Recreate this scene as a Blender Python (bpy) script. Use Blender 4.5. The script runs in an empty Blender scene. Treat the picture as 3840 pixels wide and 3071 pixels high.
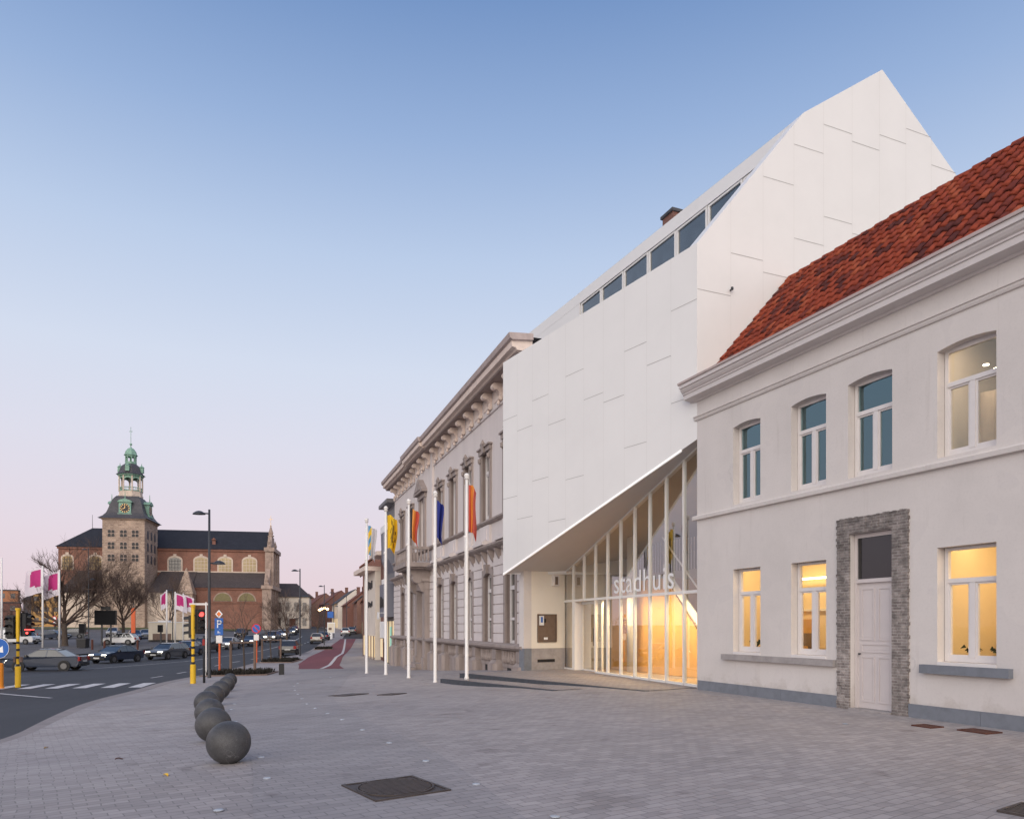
import bpy, bmesh, math, random
import numpy as np
from mathutils import Vector, Matrix
random.seed(7)
S = bpy.context.scene
COL = S.collection
R = math.radians

# ------------------------------------------------------------------ mesh builder
class MB:
    """collects faces, then links them as ONE mesh object"""
    def __init__(self):
        self.v = []; self.f = []; self.m = []; self.c = []
    def add(self, vs, fs, m=0):
        o = len(self.v); self.v += [tuple(p) for p in vs]
        for f in fs:
            self.f.append([o + i for i in f]); self.m.append(m)
        return self
    def box(self, x0, x1, y0, y1, z0, z1, m=0):
        vs = [(x0,y0,z0),(x1,y0,z0),(x1,y1,z0),(x0,y1,z0),(x0,y0,z1),(x1,y0,z1),(x1,y1,z1),(x0,y1,z1)]
        return self.add(vs, [(0,3,2,1),(4,5,6,7),(0,1,5,4),(1,2,6,5),(2,3,7,6),(3,0,4,7)], m)
    def taperbox(self, a, b, m=0):
        """a=(x0,x1,y0,y1,z) bottom, b top"""
        vs = []
        for (x0,x1,y0,y1,z) in (a, b):
            vs += [(x0,y0,z),(x1,y0,z),(x1,y1,z),(x0,y1,z)]
        return self.add(vs, [(0,3,2,1),(4,5,6,7),(0,1,5,4),(1,2,6,5),(2,3,7,6),(3,0,4,7)], m)
    def poly(self, pts, m=0):
        return self.add(pts, [tuple(range(len(pts)))], m)
    def prism(self, prof, axis, a, b, m=0):
        """profile (p,q) extruded along axis: 'x' -> (y,z), 'y' -> (x,z), 'z' -> (x,y)"""
        n = len(prof)
        def P(p, q, t):
            return (t,p,q) if axis == 'x' else ((p,t,q) if axis == 'y' else (p,q,t))
        vs = [P(p,q,a) for p,q in prof] + [P(p,q,b) for p,q in prof]
        fs = [tuple(range(n))[::-1], tuple(range(n,2*n))]
        fs += [(i,(i+1)%n,n+(i+1)%n,n+i) for i in range(n)]
        return self.add(vs, fs, m)
    def tube(self, p0, p1, r0, r1=None, n=8, m=0, caps=True):
        r1 = r0 if r1 is None else r1
        p0 = Vector(p0); p1 = Vector(p1); d = (p1-p0)
        if d.length < 1e-6: return self
        d.normalize()
        u = d.orthogonal().normalized(); w = d.cross(u)
        vs = []
        for p, r in ((p0,r0),(p1,r1)):
            for i in range(n):
                a = 2*math.pi*i/n
                vs.append(p + u*(r*math.cos(a)) + w*(r*math.sin(a)))
        fs = [(i,(i+1)%n,n+(i+1)%n,n+i) for i in range(n)]
        if caps: fs += [tuple(range(n))[::-1], tuple(range(n,2*n))]
        return self.add(vs, fs, m)
    def lathe(self, prof, c=(0,0,0), n=16, m=0, phase=0.0, sx=1, sy=1):
        """prof [(r,z)...] turned about the vertical axis through c"""
        k = len(prof); vs = []
        for r, z in prof:
            for i in range(n):
                a = 2*math.pi*i/n + phase
                vs.append((c[0]+sx*r*math.cos(a), c[1]+sy*r*math.sin(a), c[2]+z))
        fs = []
        for j in range(k-1):
            for i in range(n):
                i2 = (i+1) % n
                fs.append((j*n+i, j*n+i2, (j+1)*n+i2, (j+1)*n+i))
        fs += [tuple(range(n))[::-1], tuple(range((k-1)*n, k*n))]
        return self.add(vs, fs, m)
    def grid(self, fn, nu, nv, m=0):
        """fn(i,j) -> point"""
        vs = [fn(i,j) for i in range(nu+1) for j in range(nv+1)]
        w = nv+1
        fs = [(i*w+j,(i+1)*w+j,(i+1)*w+j+1,i*w+j+1) for i in range(nu) for j in range(nv)]
        return self.add(vs, fs, m)
    def mesh(self, name, mats, smooth=False, fix=True, cols=None):
        me = bpy.data.meshes.new(name)
        me.from_pydata(self.v, [], self.f)
        for mm in (mats if isinstance(mats, (list,tuple)) else [mats]): me.materials.append(mm)
        me.polygons.foreach_set('material_index', self.m)
        if smooth: me.polygons.foreach_set('use_smooth', [True]*len(self.f))
        if fix:
            bm = bmesh.new(); bm.from_mesh(me)
            bmesh.ops.recalc_face_normals(bm, faces=bm.faces[:]); bm.to_mesh(me); bm.free()
        me.update()
        return me
    def build(self, name, mats, parent=None, smooth=False, fix=True, label=None):
        o = bpy.data.objects.new(name, self.mesh(name, mats, smooth, fix))
        COL.objects.link(o)
        if parent is not None: o.parent = parent
        if label: o['label'] = label
        return o

def tag(o, label, cat, group=None):
    o['label'] = label; o['category'] = cat
    if group: o['group'] = group
    return o
def thing(name, label, cat, loc=(0,0,0), rz=0.0, group=None):
    o = bpy.data.objects.new(name, None); COL.objects.link(o)
    o.empty_display_size = 0.3
    o.location = loc; o.rotation_euler = (0,0,rz)
    return tag(o, label, cat, group)
def struct(o):
    o['kind'] = 'structure'; return o
def copy_tree(o, parent=None):
    c = o.copy(); COL.objects.link(c); c.parent = parent
    for ch in list(o.children): copy_tree(ch, c)
    return c

# ------------------------------------------------------------------ materials
def new_mat(name):
    m = bpy.data.materials.new(name); m.use_nodes = True
    nt = m.node_tree; b = nt.nodes['Principled BSDF']
    return m, nt, b
def N(nt, t, **kw):
    n = nt.nodes.new(t)
    for k, v in kw.items(): setattr(n, k, v)
    return n
def L(nt, a, b): nt.links.new(a, b)
def mixrgb(nt, a, b, fac, blend='MIX'):
    n = N(nt, 'ShaderNodeMix', data_type='RGBA', blend_type=blend)
    for sock, val in ((0,fac),(6,a),(7,b)):
        if hasattr(val, 'is_output'): L(nt, val, n.inputs[sock])
        elif sock == 0: n.inputs[0].default_value = val
        else: n.inputs[sock].default_value = (*val, 1) if len(val) == 3 else val
    return n.outputs[2]
def ramp(nt, fac, stops):
    r = N(nt, 'ShaderNodeValToRGB')
    el = r.color_ramp.elements
    while len(el) > 1: el.remove(el[-1])
    el[0].position = stops[0][0]; el[0].color = (*stops[0][1],1)
    for p, c in stops[1:]:
        e = el.new(p); e.color = (*c,1)
    L(nt, fac, r.inputs[0])
    return r.outputs[0]
def noise(nt, co, scale, detail=4, rough=.6):
    n = N(nt, 'ShaderNodeTexNoise'); n.inputs['Scale'].default_value = scale
    n.inputs['Detail'].default_value = detail; n.inputs['Roughness'].default_value = rough
    if co is not None: L(nt, co, n.inputs['Vector'])
    return n.outputs['Fac']
def objco(nt): return N(nt, 'ShaderNodeTexCoord').outputs['Object']
def bump(nt, b, h, strength=.3, dist=.02):
    n = N(nt, 'ShaderNodeBump'); n.inputs['Strength'].default_value = strength
    n.inputs['Distance'].default_value = dist
    L(nt, h, n.inputs['Height']); L(nt, n.outputs[0], b.inputs['Normal'])
def flat(name, col, rough=.6, metal=0.0, var=.12, scale=3.0, bmp=0.0, spec=.5, streak=False):
    """painted / plain surface with a little dirt and roughness variation"""
    m, nt, b = new_mat(name)
    co = objco(nt)
    src = co
    if streak:
        mp = N(nt, 'ShaderNodeMapping'); mp.inputs['Scale'].default_value = (1,1,.18)
        L(nt, co, mp.inputs[0]); src = mp.outputs[0]
    f = noise(nt, src, scale, 5, .65)
    c = ramp(nt, f, [(.25, tuple(x*(1-var) for x in col)), (.55, col), (.8, tuple(min(1,x*(1+var*.5)) for x in col))])
    L(nt, c, b.inputs['Base Color'])
    b.inputs['Roughness'].default_value = rough; b.inputs['Metallic'].default_value = metal
    b.inputs['Specular IOR Level'].default_value = spec
    if bmp: bump(nt, b, noise(nt, co, 60, 3), bmp, .005)
    return m
def emit(name, col, strength):
    m, nt, b = new_mat(name)
    b.inputs['Base Color'].default_value = (*col,1)
    b.inputs['Emission Color'].default_value = (*col,1); b.inputs['Emission Strength'].default_value = strength
    return m
def glass_clear(name, tint=(.93,.95,.95), refl=1.0, ior=1.5, gcol=(.95,.97,1), wave=.03):
    """thin window pane: clear with a Fresnel reflection"""
    m, nt, b = new_mat(name); nt.nodes.remove(b)
    out = nt.nodes['Material Output']
    t = N(nt, 'ShaderNodeBsdfTransparent'); t.inputs[0].default_value = (*tint,1)
    bp_ = N(nt, 'ShaderNodeBump'); bp_.inputs['Strength'].default_value = wave; bp_.inputs['Distance'].default_value = .05     # old glass is never quite flat
    L(nt, noise(nt, objco(nt), 2.2, 2, .5), bp_.inputs['Height'])
    g = N(nt, 'ShaderNodeBsdfGlossy'); g.inputs['Roughness'].default_value = .005
    g.inputs[0].default_value = (*gcol,1); L(nt, bp_.outputs[0], g.inputs['Normal'])
    f0 = ((ior-1)/(ior+1))**2                                         # Schlick: the same from both sides of the pane
    lw = N(nt, 'ShaderNodeLayerWeight'); lw.inputs[0].default_value = .5
    p5 = N(nt, 'ShaderNodeMath', operation='POWER'); p5.inputs[1].default_value = 5; L(nt, lw.outputs['Facing'], p5.inputs[0])
    ma = N(nt, 'ShaderNodeMath', operation='MULTIPLY_ADD'); ma.inputs[1].default_value = refl*(1-f0); ma.inputs[2].default_value = refl*f0; ma.use_clamp = True
    L(nt, p5.outputs[0], ma.inputs[0])
    mx = N(nt, 'ShaderNodeMixShader'); L(nt, ma.outputs[0], mx.inputs[0])
    L(nt, t.outputs[0], mx.inputs[1]); L(nt, g.outputs[0], mx.inputs[2]); L(nt, mx.outputs[0], out.inputs[0])
    return m
def glass_dark(name, col=(.03,.035,.04), rough=.04, coat=.6):
    m, nt, b = new_mat(name)
    f = noise(nt, objco(nt), .9, 2)
    L(nt, ramp(nt, f, [(.35, tuple(x*.5 for x in col)), (.65, col)]), b.inputs['Base Color'])
    b.inputs['Roughness'].default_value = rough; b.inputs['Specular IOR Level'].default_value = .8
    b.inputs['Coat Weight'].default_value = coat; b.inputs['Coat Roughness'].default_value = .02
    return m
def brick(name, c1, c2, mort, bw=.22, bh=.07, ms=.012, plane='xz', var=.35, rough=.85, bmp=.5, off=.5, stain=.3):
    """brickwork; plane: which object axes it is laid in ('xz','yz','both','xy')"""
    m, nt, b = new_mat(name)
    co = objco(nt)
    if plane == 'xy': v = co
    else:
        sp = N(nt, 'ShaderNodeSeparateXYZ'); L(nt, co, sp.inputs[0])
        cb = N(nt, 'ShaderNodeCombineXYZ')
        if plane == 'both':
            ad = N(nt, 'ShaderNodeMath', operation='ADD'); L(nt, sp.outputs[0], ad.inputs[0]); L(nt, sp.outputs[1], ad.inputs[1])
            L(nt, ad.outputs[0], cb.inputs[0])
        else: L(nt, sp.outputs[0 if plane == 'xz' else 1], cb.inputs[0])
        L(nt, sp.outputs[2], cb.inputs[1]); v = cb.outputs[0]
    t = N(nt, 'ShaderNodeTexBrick'); t.offset = off
    t.inputs['Scale'].default_value = 1
    t.inputs['Brick Width'].default_value = bw; t.inputs['Row Height'].default_value = bh
    t.inputs['Mortar Size'].default_value = ms; t.inputs['Mortar Smooth'].default_value = .3
    t.inputs['Color1'].default_value = (*c1,1); t.inputs['Color2'].default_value = (*c2,1); t.inputs['Mortar'].default_value = (*mort,1)
    L(nt, v, t.inputs['Vector'])
    n1 = noise(nt, co, .35, 6, .7)
    g = ramp(nt, n1, [(.3, (1-stain,)*3), (.7, (1,1,1))])
    c = mixrgb(nt, t.outputs['Color'], g, 1.0, 'MULTIPLY')
    n2 = noise(nt, co, 9, 3)
    g2 = ramp(nt, n2, [(.3, (1-var,)*3), (.7, (1+var*.4,)*3)])
    c = mixrgb(nt, c, g2, 1.0, 'MULTIPLY')
    L(nt, c, b.inputs['Base Color']); b.inputs['Roughness'].default_value = rough
    if bmp:
        iv = N(nt, 'ShaderNodeMath', operation='SUBTRACT'); iv.inputs[0].default_value = 1
        L(nt, t.outputs['Fac'], iv.inputs[1]); bump(nt, b, iv.outputs[0], bmp, .01)
    return m

def srgb(r, g, b):
    f = lambda c: (c/255/12.92) if c/255 <= .04045 else ((c/255+.055)/1.055)**2.4
    return (f(r), f(g), f(b))

M = {}
def plaster(name, col, base_dirt=True):
    """old painted plaster: cloudy patches, faint repairs, a few rain streaks, splashed dirt along the foot"""
    m, nt, b = new_mat(name); co = objco(nt)
    c = ramp(nt, noise(nt, co, .55, 6, .6), [(.3, tuple(x*.90 for x in col)), (.55, col), (.75, tuple(min(1,x*1.05) for x in col))])
    mp = N(nt, 'ShaderNodeMapping'); mp.inputs['Scale'].default_value = (2.4,1,.16); L(nt, co, mp.inputs[0])
    c = mixrgb(nt, c, ramp(nt, noise(nt, mp.outputs[0], 2.0, 5, .7), [(.28, (.90,.89,.88)), (.42, (1,1,1))]), 1.0, 'MULTIPLY')
    c = mixrgb(nt, c, ramp(nt, noise(nt, co, 1.1, 2, .4), [(.60, (1,1,1)), (.615, (.965,.965,.97)), (1, (.965,.965,.97))]), 1.0, 'MULTIPLY')   # repairs
    c = mixrgb(nt, c, ramp(nt, noise(nt, co, 22, 4, .7), [(.25, (.93,.93,.93)), (.5, (1,1,1))]), 1.0, 'MULTIPLY')
    v = N(nt, 'ShaderNodeTexVoronoi', feature='DISTANCE_TO_EDGE'); v.inputs['Scale'].default_value = .42
    nz = N(nt, 'ShaderNodeTexNoise'); nz.inputs['Scale'].default_value = 2.5; nz.inputs['Detail'].default_value = 6; L(nt, co, nz.inputs['Vector'])
    L(nt, mixrgb(nt, co, nz.outputs['Color'], .35), v.inputs['Vector'])
    crack = ramp(nt, v.outputs[0], [(0, (1,1,1)), (.0028, (0,0,0))])
    msk = ramp(nt, noise(nt, co, .5, 2), [(.60, (0,0,0)), (.68, (.35,.35,.35))])
    c = mixrgb(nt, c, tuple(x*.55 for x in col), mixrgb(nt, crack, msk, 1.0, 'MULTIPLY'))
    if base_dirt:
        sp = N(nt, 'ShaderNodeSeparateXYZ'); L(nt, co, sp.inputs[0])
        ad = N(nt, 'ShaderNodeMath', operation='MULTIPLY_ADD'); ad.inputs[1].default_value = 1.2; L(nt, noise(nt, co, 2.6, 5, .7), ad.inputs[0]); L(nt, sp.outputs[2], ad.inputs[2])
        c = mixrgb(nt, c, ramp(nt, ad.outputs[0], [(.62, (.80,.77,.74)), (1.0, (.93,.92,.91)), (1.0, (1,1,1))]) if False else ramp(nt, ad.outputs[0], [(.66, (.80,.775,.75)), (.98, (1,1,1))]), 1.0, 'MULTIPLY')
    L(nt, c, b.inputs['Base Color']); b.inputs['Roughness'].default_value = .88
    bump(nt, b, noise(nt, co, 40, 5, .7), .3, .006)
    return m
M['render_grey'] = plaster('render_grey', (.665,.62,.59))
M['white_trim'] = flat('white_trim', (.66,.61,.59), .5, var=.07, scale=4)
M['frame_white'] = flat('frame_white', (.74,.70,.68), .45, var=.05, scale=6)
M['blue_stone'] = flat('blue_stone', (.19,.205,.235), .7, var=.2, scale=5, bmp=.2)
M['sill_stone'] = flat('sill_stone', (.36,.33,.32), .8, var=.25, scale=5, bmp=.3)
M['panel_white'] = flat('panel_white', (.80,.79,.775), .42, var=.035, scale=.7, spec=.35)
M['joint'] = flat('joint', (.70,.685,.665), .8, var=.08)
M['joint_dark'] = flat('joint_dark', (.47,.455,.445), .8, var=.1)
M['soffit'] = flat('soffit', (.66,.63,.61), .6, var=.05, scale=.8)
M['cream'] = flat('cream', (.80,.74,.64), .8, var=.05, scale=1.2)
M['alu_white'] = flat('alu_white', (.80,.78,.75), .35, var=.04)
M['glass'] = glass_clear('glass')
M['glass_lobby'] = glass_clear('glass_lobby', (.90,.92,.90), 4.3, 1.52, (.95,.97,1), .006)
M['glass_upper'] = glass_clear('glass_upper', (.55,.76,.80), 4.2, 1.6, (.54,.80,.88))
M['glass_lit'] = glass_clear('glass_lit', (.86,.88,.86), 2.2, 1.5, (.7,.9,1))
M['glass_dark'] = glass_dark('glass_dark')
M['glass_ribbon'] = glass_dark('glass_ribbon', (.045,.065,.085), .05, .8)
M['boarded_dark'] = flat('boarded_dark', (.34,.24,.12), .8, var=.4)
M['glass_far'] = glass_dark('glass_far', (.06,.06,.065), .15, .3)
M['room_warm'] = flat('room_warm', (.80,.66,.42), .9, var=.08, scale=1.2)
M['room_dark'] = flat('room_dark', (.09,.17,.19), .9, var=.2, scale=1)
M['lobby_wall'] = flat('lobby_wall', (.46,.40,.31), .9, var=.08)
M['room_white'] = flat('room_white', (.72,.70,.66), .9, var=.05)
M['wood_orange'] = flat('wood_orange', (.62,.36,.12), .5, var=.15, scale=2, streak=True)
M['wood_floor'] = flat('wood_floor', (.42,.30,.17), .5, var=.2, scale=2)
M['curtain'] = flat('curtain', (.66,.58,.48), .95, var=.12, scale=3)
M['lamp_warm'] = emit('lamp_warm', (1.0,.74,.36), 7)
M['lamp_spot'] = emit('lamp_spot', (1.0,.86,.62), 14)
M['old_brick'] = brick('old_brick', (.42,.365,.335), (.25,.21,.195), (.46,.42,.39), .18,.052,.009, 'both', .5, stain=.55, bmp=.8)
M['rust'] = flat('rust', (.10,.035,.022), .85, var=.4, scale=12, bmp=.5)
M['iron'] = flat('iron', (.062,.048,.044), .6, var=.4, scale=8, bmp=.5)
M['dark_metal'] = flat('dark_metal', (.035,.038,.045), .45, var=.2)
M['black'] = flat('black', (.012,.012,.014), .5, var=.3)
M['bronze'] = flat('bronze', (.19,.14,.11), .45, .4, var=.2, scale=6)
M['white_paint'] = flat('white_paint', (.80,.78,.76), .4, var=.04)
M['granite_ball'] = None
M['mansion_wall'] = flat('mansion_wall', (.70,.635,.61), .85, var=.10, scale=1.1, bmp=.2, streak=True)
M['mansion_stone'] = flat('mansion_stone', (.36,.30,.275), .85, var=.30, scale=2.4, bmp=.5, streak=True)
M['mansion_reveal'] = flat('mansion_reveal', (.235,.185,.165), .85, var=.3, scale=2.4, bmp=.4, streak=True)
M['mansion_soffit_shade'] = flat('mansion_soffit_shade', (.34,.27,.245), .85, var=.2)  # darkened brown, deepens the shade under the cornice by colour
M['mansion_trim'] = flat('mansion_trim', (.78,.65,.57), .8, var=.14, scale=3)
M['mansion_gutter'] = flat('mansion_gutter', (.47,.385,.36), .7, var=.2, scale=3)
M['slate'] = brick('slate', (.075,.073,.085), (.105,.10,.115), (.03,.03,.035), .4,.25,.02, 'both', .3, rough=.6, bmp=.4)
M['trim_emissive'] = emit('trim_emissive', (1,.98,.95), .35)  # white trim with a faint emission of its own
M['furniture'] = flat('furniture', (.30,.20,.10), .6, var=.2)
M['slate_dark'] = brick('slate_dark', (.018,.020,.030), (.026,.028,.040), (.012,.012,.018), .5,.3,.02, 'both', .3, rough=.75, bmp=.2)
M['slate_brown'] = brick('slate_brown', (.105,.082,.080), (.08,.062,.062), (.03,.03,.03), .4,.25,.02, 'both', .3, rough=.75, bmp=.3)
M['church_brick'] = brick('church_brick', (.36,.145,.095), (.28,.115,.08), (.36,.24,.19), .5,.16,.02, 'both', .35, bmp=.3, stain=.4)
M['church_stone'] = brick('church_stone', (.66,.48,.36), (.38,.265,.20), (.60,.48,.40), .85,.4,.05, 'both', .7, bmp=.3, stain=.35)
M['church_pale'] = flat('church_pale', (.62,.51,.42), .85, var=.2, scale=1)
M['facade_stone'] = flat('facade_stone', (.38,.285,.235), .9, var=.45, scale=1.2, bmp=.4)
M['copper'] = flat('copper', (.22,.38,.295), .7, var=.35, scale=1.5)
M['gold'] = flat('gold', (.75,.5,.22), .4, .3, var=.1)
M['boarded'] = brick('boarded', (.58,.45,.27), (.64,.52,.33), (.42,.3,.14), 1.0,.9,.05, 'both', .2, bmp=.1, off=0)
M['red_brick_a'] = brick('red_brick_a', (.33,.115,.078), (.26,.09,.065), (.25,.17,.14), .22,.07,.012, 'both', .3, bmp=.2)
M['red_brick_b'] = brick('red_brick_b', (.27,.10,.075), (.21,.08,.06), (.22,.15,.12), .22,.07,.012, 'both', .3, bmp=.2)
M['red_brick_c'] = brick('red_brick_c', (.37,.165,.12), (.30,.135,.10), (.28,.2,.16), .22,.07,.012, 'both', .3, bmp=.2)
M['roof_red'] = flat('roof_red', (.17,.055,.035), .85, var=.3, scale=2, bmp=.3)
M['roof_grey'] = flat('roof_grey', (.06,.06,.068), .8, var=.3, scale=2, bmp=.3)
M['ochre'] = flat('ochre', (.62,.36,.13), .85, var=.12, scale=.5)
M['orange_wall'] = flat('orange_wall', (.45,.20,.10), .85, var=.12, scale=.5)
M['cream_wall'] = flat('cream_wall', (.80,.72,.58), .85, var=.12, scale=.6)
M['pale_wall'] = flat('pale_wall', (.70,.63,.55), .85, var=.14, scale=.6)
M['grey_panel'] = flat('grey_panel', (.17,.165,.175), .6, var=.08, scale=.6)
M['bay_blue'] = flat('bay_blue', (.17,.175,.215), .5, var=.08, scale=.6)
M['shop_glow'] = emit('shop_glow', (.85,.68,.42), .36)
M['shop_glow_green'] = emit('shop_glow_green', (.35,.65,.5), .35)
M['glow_far'] = emit('glow_far', (1.0,.66,.32), 7)
M['glow_red'] = emit('glow_red', (1.0,.10,.08), 3.5)
M['headlight'] = emit('headlight', (1.0,.92,.74), 9)
M['headlight_off'] = glass_dark('headlight_off', (.5,.52,.55), .1, .8)
M['tail_on'] = emit('tail_on', (1.0,.05,.03), 2.2)
M['tail_off'] = flat('tail_off', (.28,.012,.012), .2, var=.1)
M['signal_red'] = emit('signal_red', (1.0,.07,.06), 3)
M['lens_dark'] = flat('lens_dark', (.02,.02,.02), .2)
M['yellow'] = flat('yellow', (.78,.48,.02), .5, var=.12)
M['orange'] = flat('orange', (.72,.13,.035), .5, var=.12)
M['sign_blue'] = flat('sign_blue', (.012,.12,.46), .4, var=.05)
M['sign_red'] = flat('sign_red', (.62,.02,.03), .4, var=.05)
M['sign_white'] = flat('sign_white', (.86,.86,.86), .4, var=.04)
M['sign_orange'] = flat('sign_orange', (.85,.20,.02), .4, var=.04)
M['magenta'] = flat('magenta', (.50,.025,.19), .7, var=.06)
M['banner_white'] = flat('banner_white', (.74,.68,.74), .7, var=.05)
M['bark'] = flat('bark', (.10,.075,.058), .95, var=.4, scale=6, bmp=.6)
M['twig'] = flat('twig', (.125,.085,.066), .95, var=.3, scale=2)
M['timber'] = flat('timber', (.21,.145,.115), .9, var=.3, scale=5, streak=True)
M['shrub'] = flat('shrub', (.030,.026,.020), .95, var=.5, scale=8)
M['soil'] = flat('soil', (.045,.032,.026), .95, var=.4, scale=8, bmp=.8)
M['flag_yellow'] = flat('flag_yellow', (.72,.46,.015), .8, var=.06)
M['flag_black'] = flat('flag_black', (.03,.025,.03), .8)
M['flag_red'] = flat('flag_red', (.55,.09,.06), .8, var=.06)
M['flag_orange'] = flat('flag_orange', (.74,.30,.06), .8, var=.06)
M['flag_blue'] = flat('flag_blue', (.022,.035,.24), .8, var=.1)
M['flag_sky'] = flat('flag_sky', (.10,.30,.50), .8, var=.1)
M['flag_white'] = flat('flag_white', (.62,.60,.62), .8, var=.06)
M['tyre'] = flat('tyre', (.018,.018,.019), .85)
M['rim'] = flat('rim', (.16,.16,.165), .35, .6)
M['plate'] = flat('plate', (.6,.6,.58), .5)
M['plant'] = flat('plant', (.035,.06,.022), .8, var=.4)
for nm, c in (('car_navy',(.025,.035,.06)),('car_grey',(.12,.125,.135)),('car_silver',(.36,.36,.37)),
              ('car_white',(.72,.72,.72)),('car_black',(.018,.018,.022)),('car_blue',(.05,.10,.20)),('car_beige',(.36,.33,.29)),('car_red',(.25,.02,.02))):
    m = flat(nm, c, .32, .0, var=.05); m.node_tree.nodes['Principled BSDF'].inputs['Coat Weight'].default_value = .8; M[nm] = m

M['glass_mansion'] = glass_dark('glass_mansion', (.075,.07,.065), .08, .5)
M['yellow_orange'] = flat('yellow_orange', (.80,.27,.02), .5, var=.1)
M['door_paint'] = flat('door_paint', (.62,.565,.55), .5, var=.05)
M['glass_old'] = glass_dark('glass_old', (.012,.012,.014), .12, .1)
M['flag_lion'] = flat('flag_lion', (.20,.12,.012), .8)
M['screen_black'] = flat('screen_black', (.008,.008,.010), .7, spec=.15)
M['stud'] = flat('stud', (.36,.39,.44), .25, var=.1)
# granite spheres
def granite():
    m, nt, b = new_mat('granite'); co = objco(nt)
    c = ramp(nt, noise(nt, co, 90, 4, .8), [(.35, (.045,.045,.048)), (.6, (.085,.085,.090)), (.78, (.15,.15,.155))])
    v = N(nt, 'ShaderNodeTexVoronoi', feature='DISTANCE_TO_EDGE'); v.inputs['Scale'].default_value = 5
    nz = N(nt, 'ShaderNodeTexNoise'); nz.inputs['Scale'].default_value = 6; L(nt, co, nz.inputs['Vector'])
    L(nt, mixrgb(nt, co, nz.outputs['Color'], .25), v.inputs['Vector'])
    vein = ramp(nt, v.outputs[0], [(0, (1,1,1)), (.012, (0,0,0))])
    msk = ramp(nt, noise(nt, co, 3.3, 2), [(.55, (0,0,0)), (.66, (.8,.8,.8))])
    k = mixrgb(nt, vein, msk, 1.0, 'MULTIPLY')
    c = mixrgb(nt, c, (.30,.30,.305), k)
    c = mixrgb(nt, c, (.24,.24,.245), ramp(nt, noise(nt, co, 14, 5, .75), [(.64, (0,0,0)), (.74, (.75,.75,.75))]))
    dirt = ramp(nt, noise(nt, co, 2.5, 5, .7), [(.3, (.55,.53,.51)), (.7, (1.25,1.25,1.25))])
    c = mixrgb(nt, c, dirt, 1.0, 'MULTIPLY')
    L(nt, c, b.inputs['Base Color']); b.inputs['Roughness'].default_value = .52
    bump(nt, b, noise(nt, co, 45, 6, .75), .5, .012)
    return m
M['granite_ball'] = granite()

# ------------------------------------------------------------------ terrain (the square falls towards the road)
CAMZ = 1.6
_cp = [(0,0,-1.6),(-3,0,-1.6),(0,-40,-1.6),(10,0,-1.6),(10,8,-1.6),(-12,0,-1.75),(7.86,11.3,-1.6),(4.63,18.4,-1.6),(1.0,5,-1.6),
 (2.0,24,-1.62),(.61,26.1,-1.64),(1.5,14,-1.6),
 (-3.32,8.6,-1.6),(-4.31,10.6,-1.67),(-5.28,12.8,-1.76),(-6.4,15.4,-1.85),(-7.05,17.2,-1.9),(-8.05,20,-2.0),(-9.2,23.3,-2.12),(-10.6,27.6,-2.3),
 (-5.8,29.35,-1.9),(-4.64,27.05,-1.79),(-3.58,25.5,-1.82),(-2.49,23.85,-1.85),(-2.2,23.0,-1.87),(-1.1,20.9,-1.78),(0.9,18.0,-1.61),(-.6,19.2,-1.66),
 (-.3,29,-1.78),(-2.6,35.5,-2.2),(-4.5,42,-2.5),(-8.5,52.7,-2.8),(-12.4,64,-2.75),
 (-8.6,12.3,-1.95),(-11.5,19.7,-2.1),(-14.4,30.6,-2.4),(-14.4,35,-2.5),(-20.7,31,-2.5),(-19.45,67.5,-2.81),(-25,98,-2.63),(-31,138,-1.95),
 (-33,62,-3.0),(-32,75,-2.95),(-36,93,-2.85),(-50,95,-2.45),(-58,91,-2.5),(-92,172,-.5),(-60,200,-.8),(-45,170,-1.4),(-62,140,-1.4),(-38,120,-2.3),
 (-75,300,0),(-64,240,-.2),(-47,190,-.9),(100,100,-1.2),(60,0,-1.6),(-100,60,-2.4),(-110,110,-2.2),(-150,150,-.8),(-60,30,-2.7),(-60,0,-2.5),(-25,0,-2.2),
 (300,300,0),(-300,300,0),(-120,175,-.5)]
_P = np.array([c[:2] for c in _cp], float); _Z = np.array([c[2] for c in _cp], float)
def _phi(d): return np.sqrt(d*d + 9.0)
_n = len(_P)
_A = np.zeros((_n+1,_n+1))
_A[:_n,:_n] = _phi(np.linalg.norm(_P[:,None]-_P[None], axis=2)) - np.eye(_n)*.25
_A[:_n,_n] = 1; _A[_n,:_n] = 1
_W = np.linalg.solve(_A, np.append(_Z, 0))
def G(x, y):
    d = np.hypot(_P[:,0]-x, _P[:,1]-y)
    z = float(_phi(d) @ _W[:_n] + _W[_n])
    return min(max(z, -3.15), .6) + CAMZ
ROAD = -.10
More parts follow.
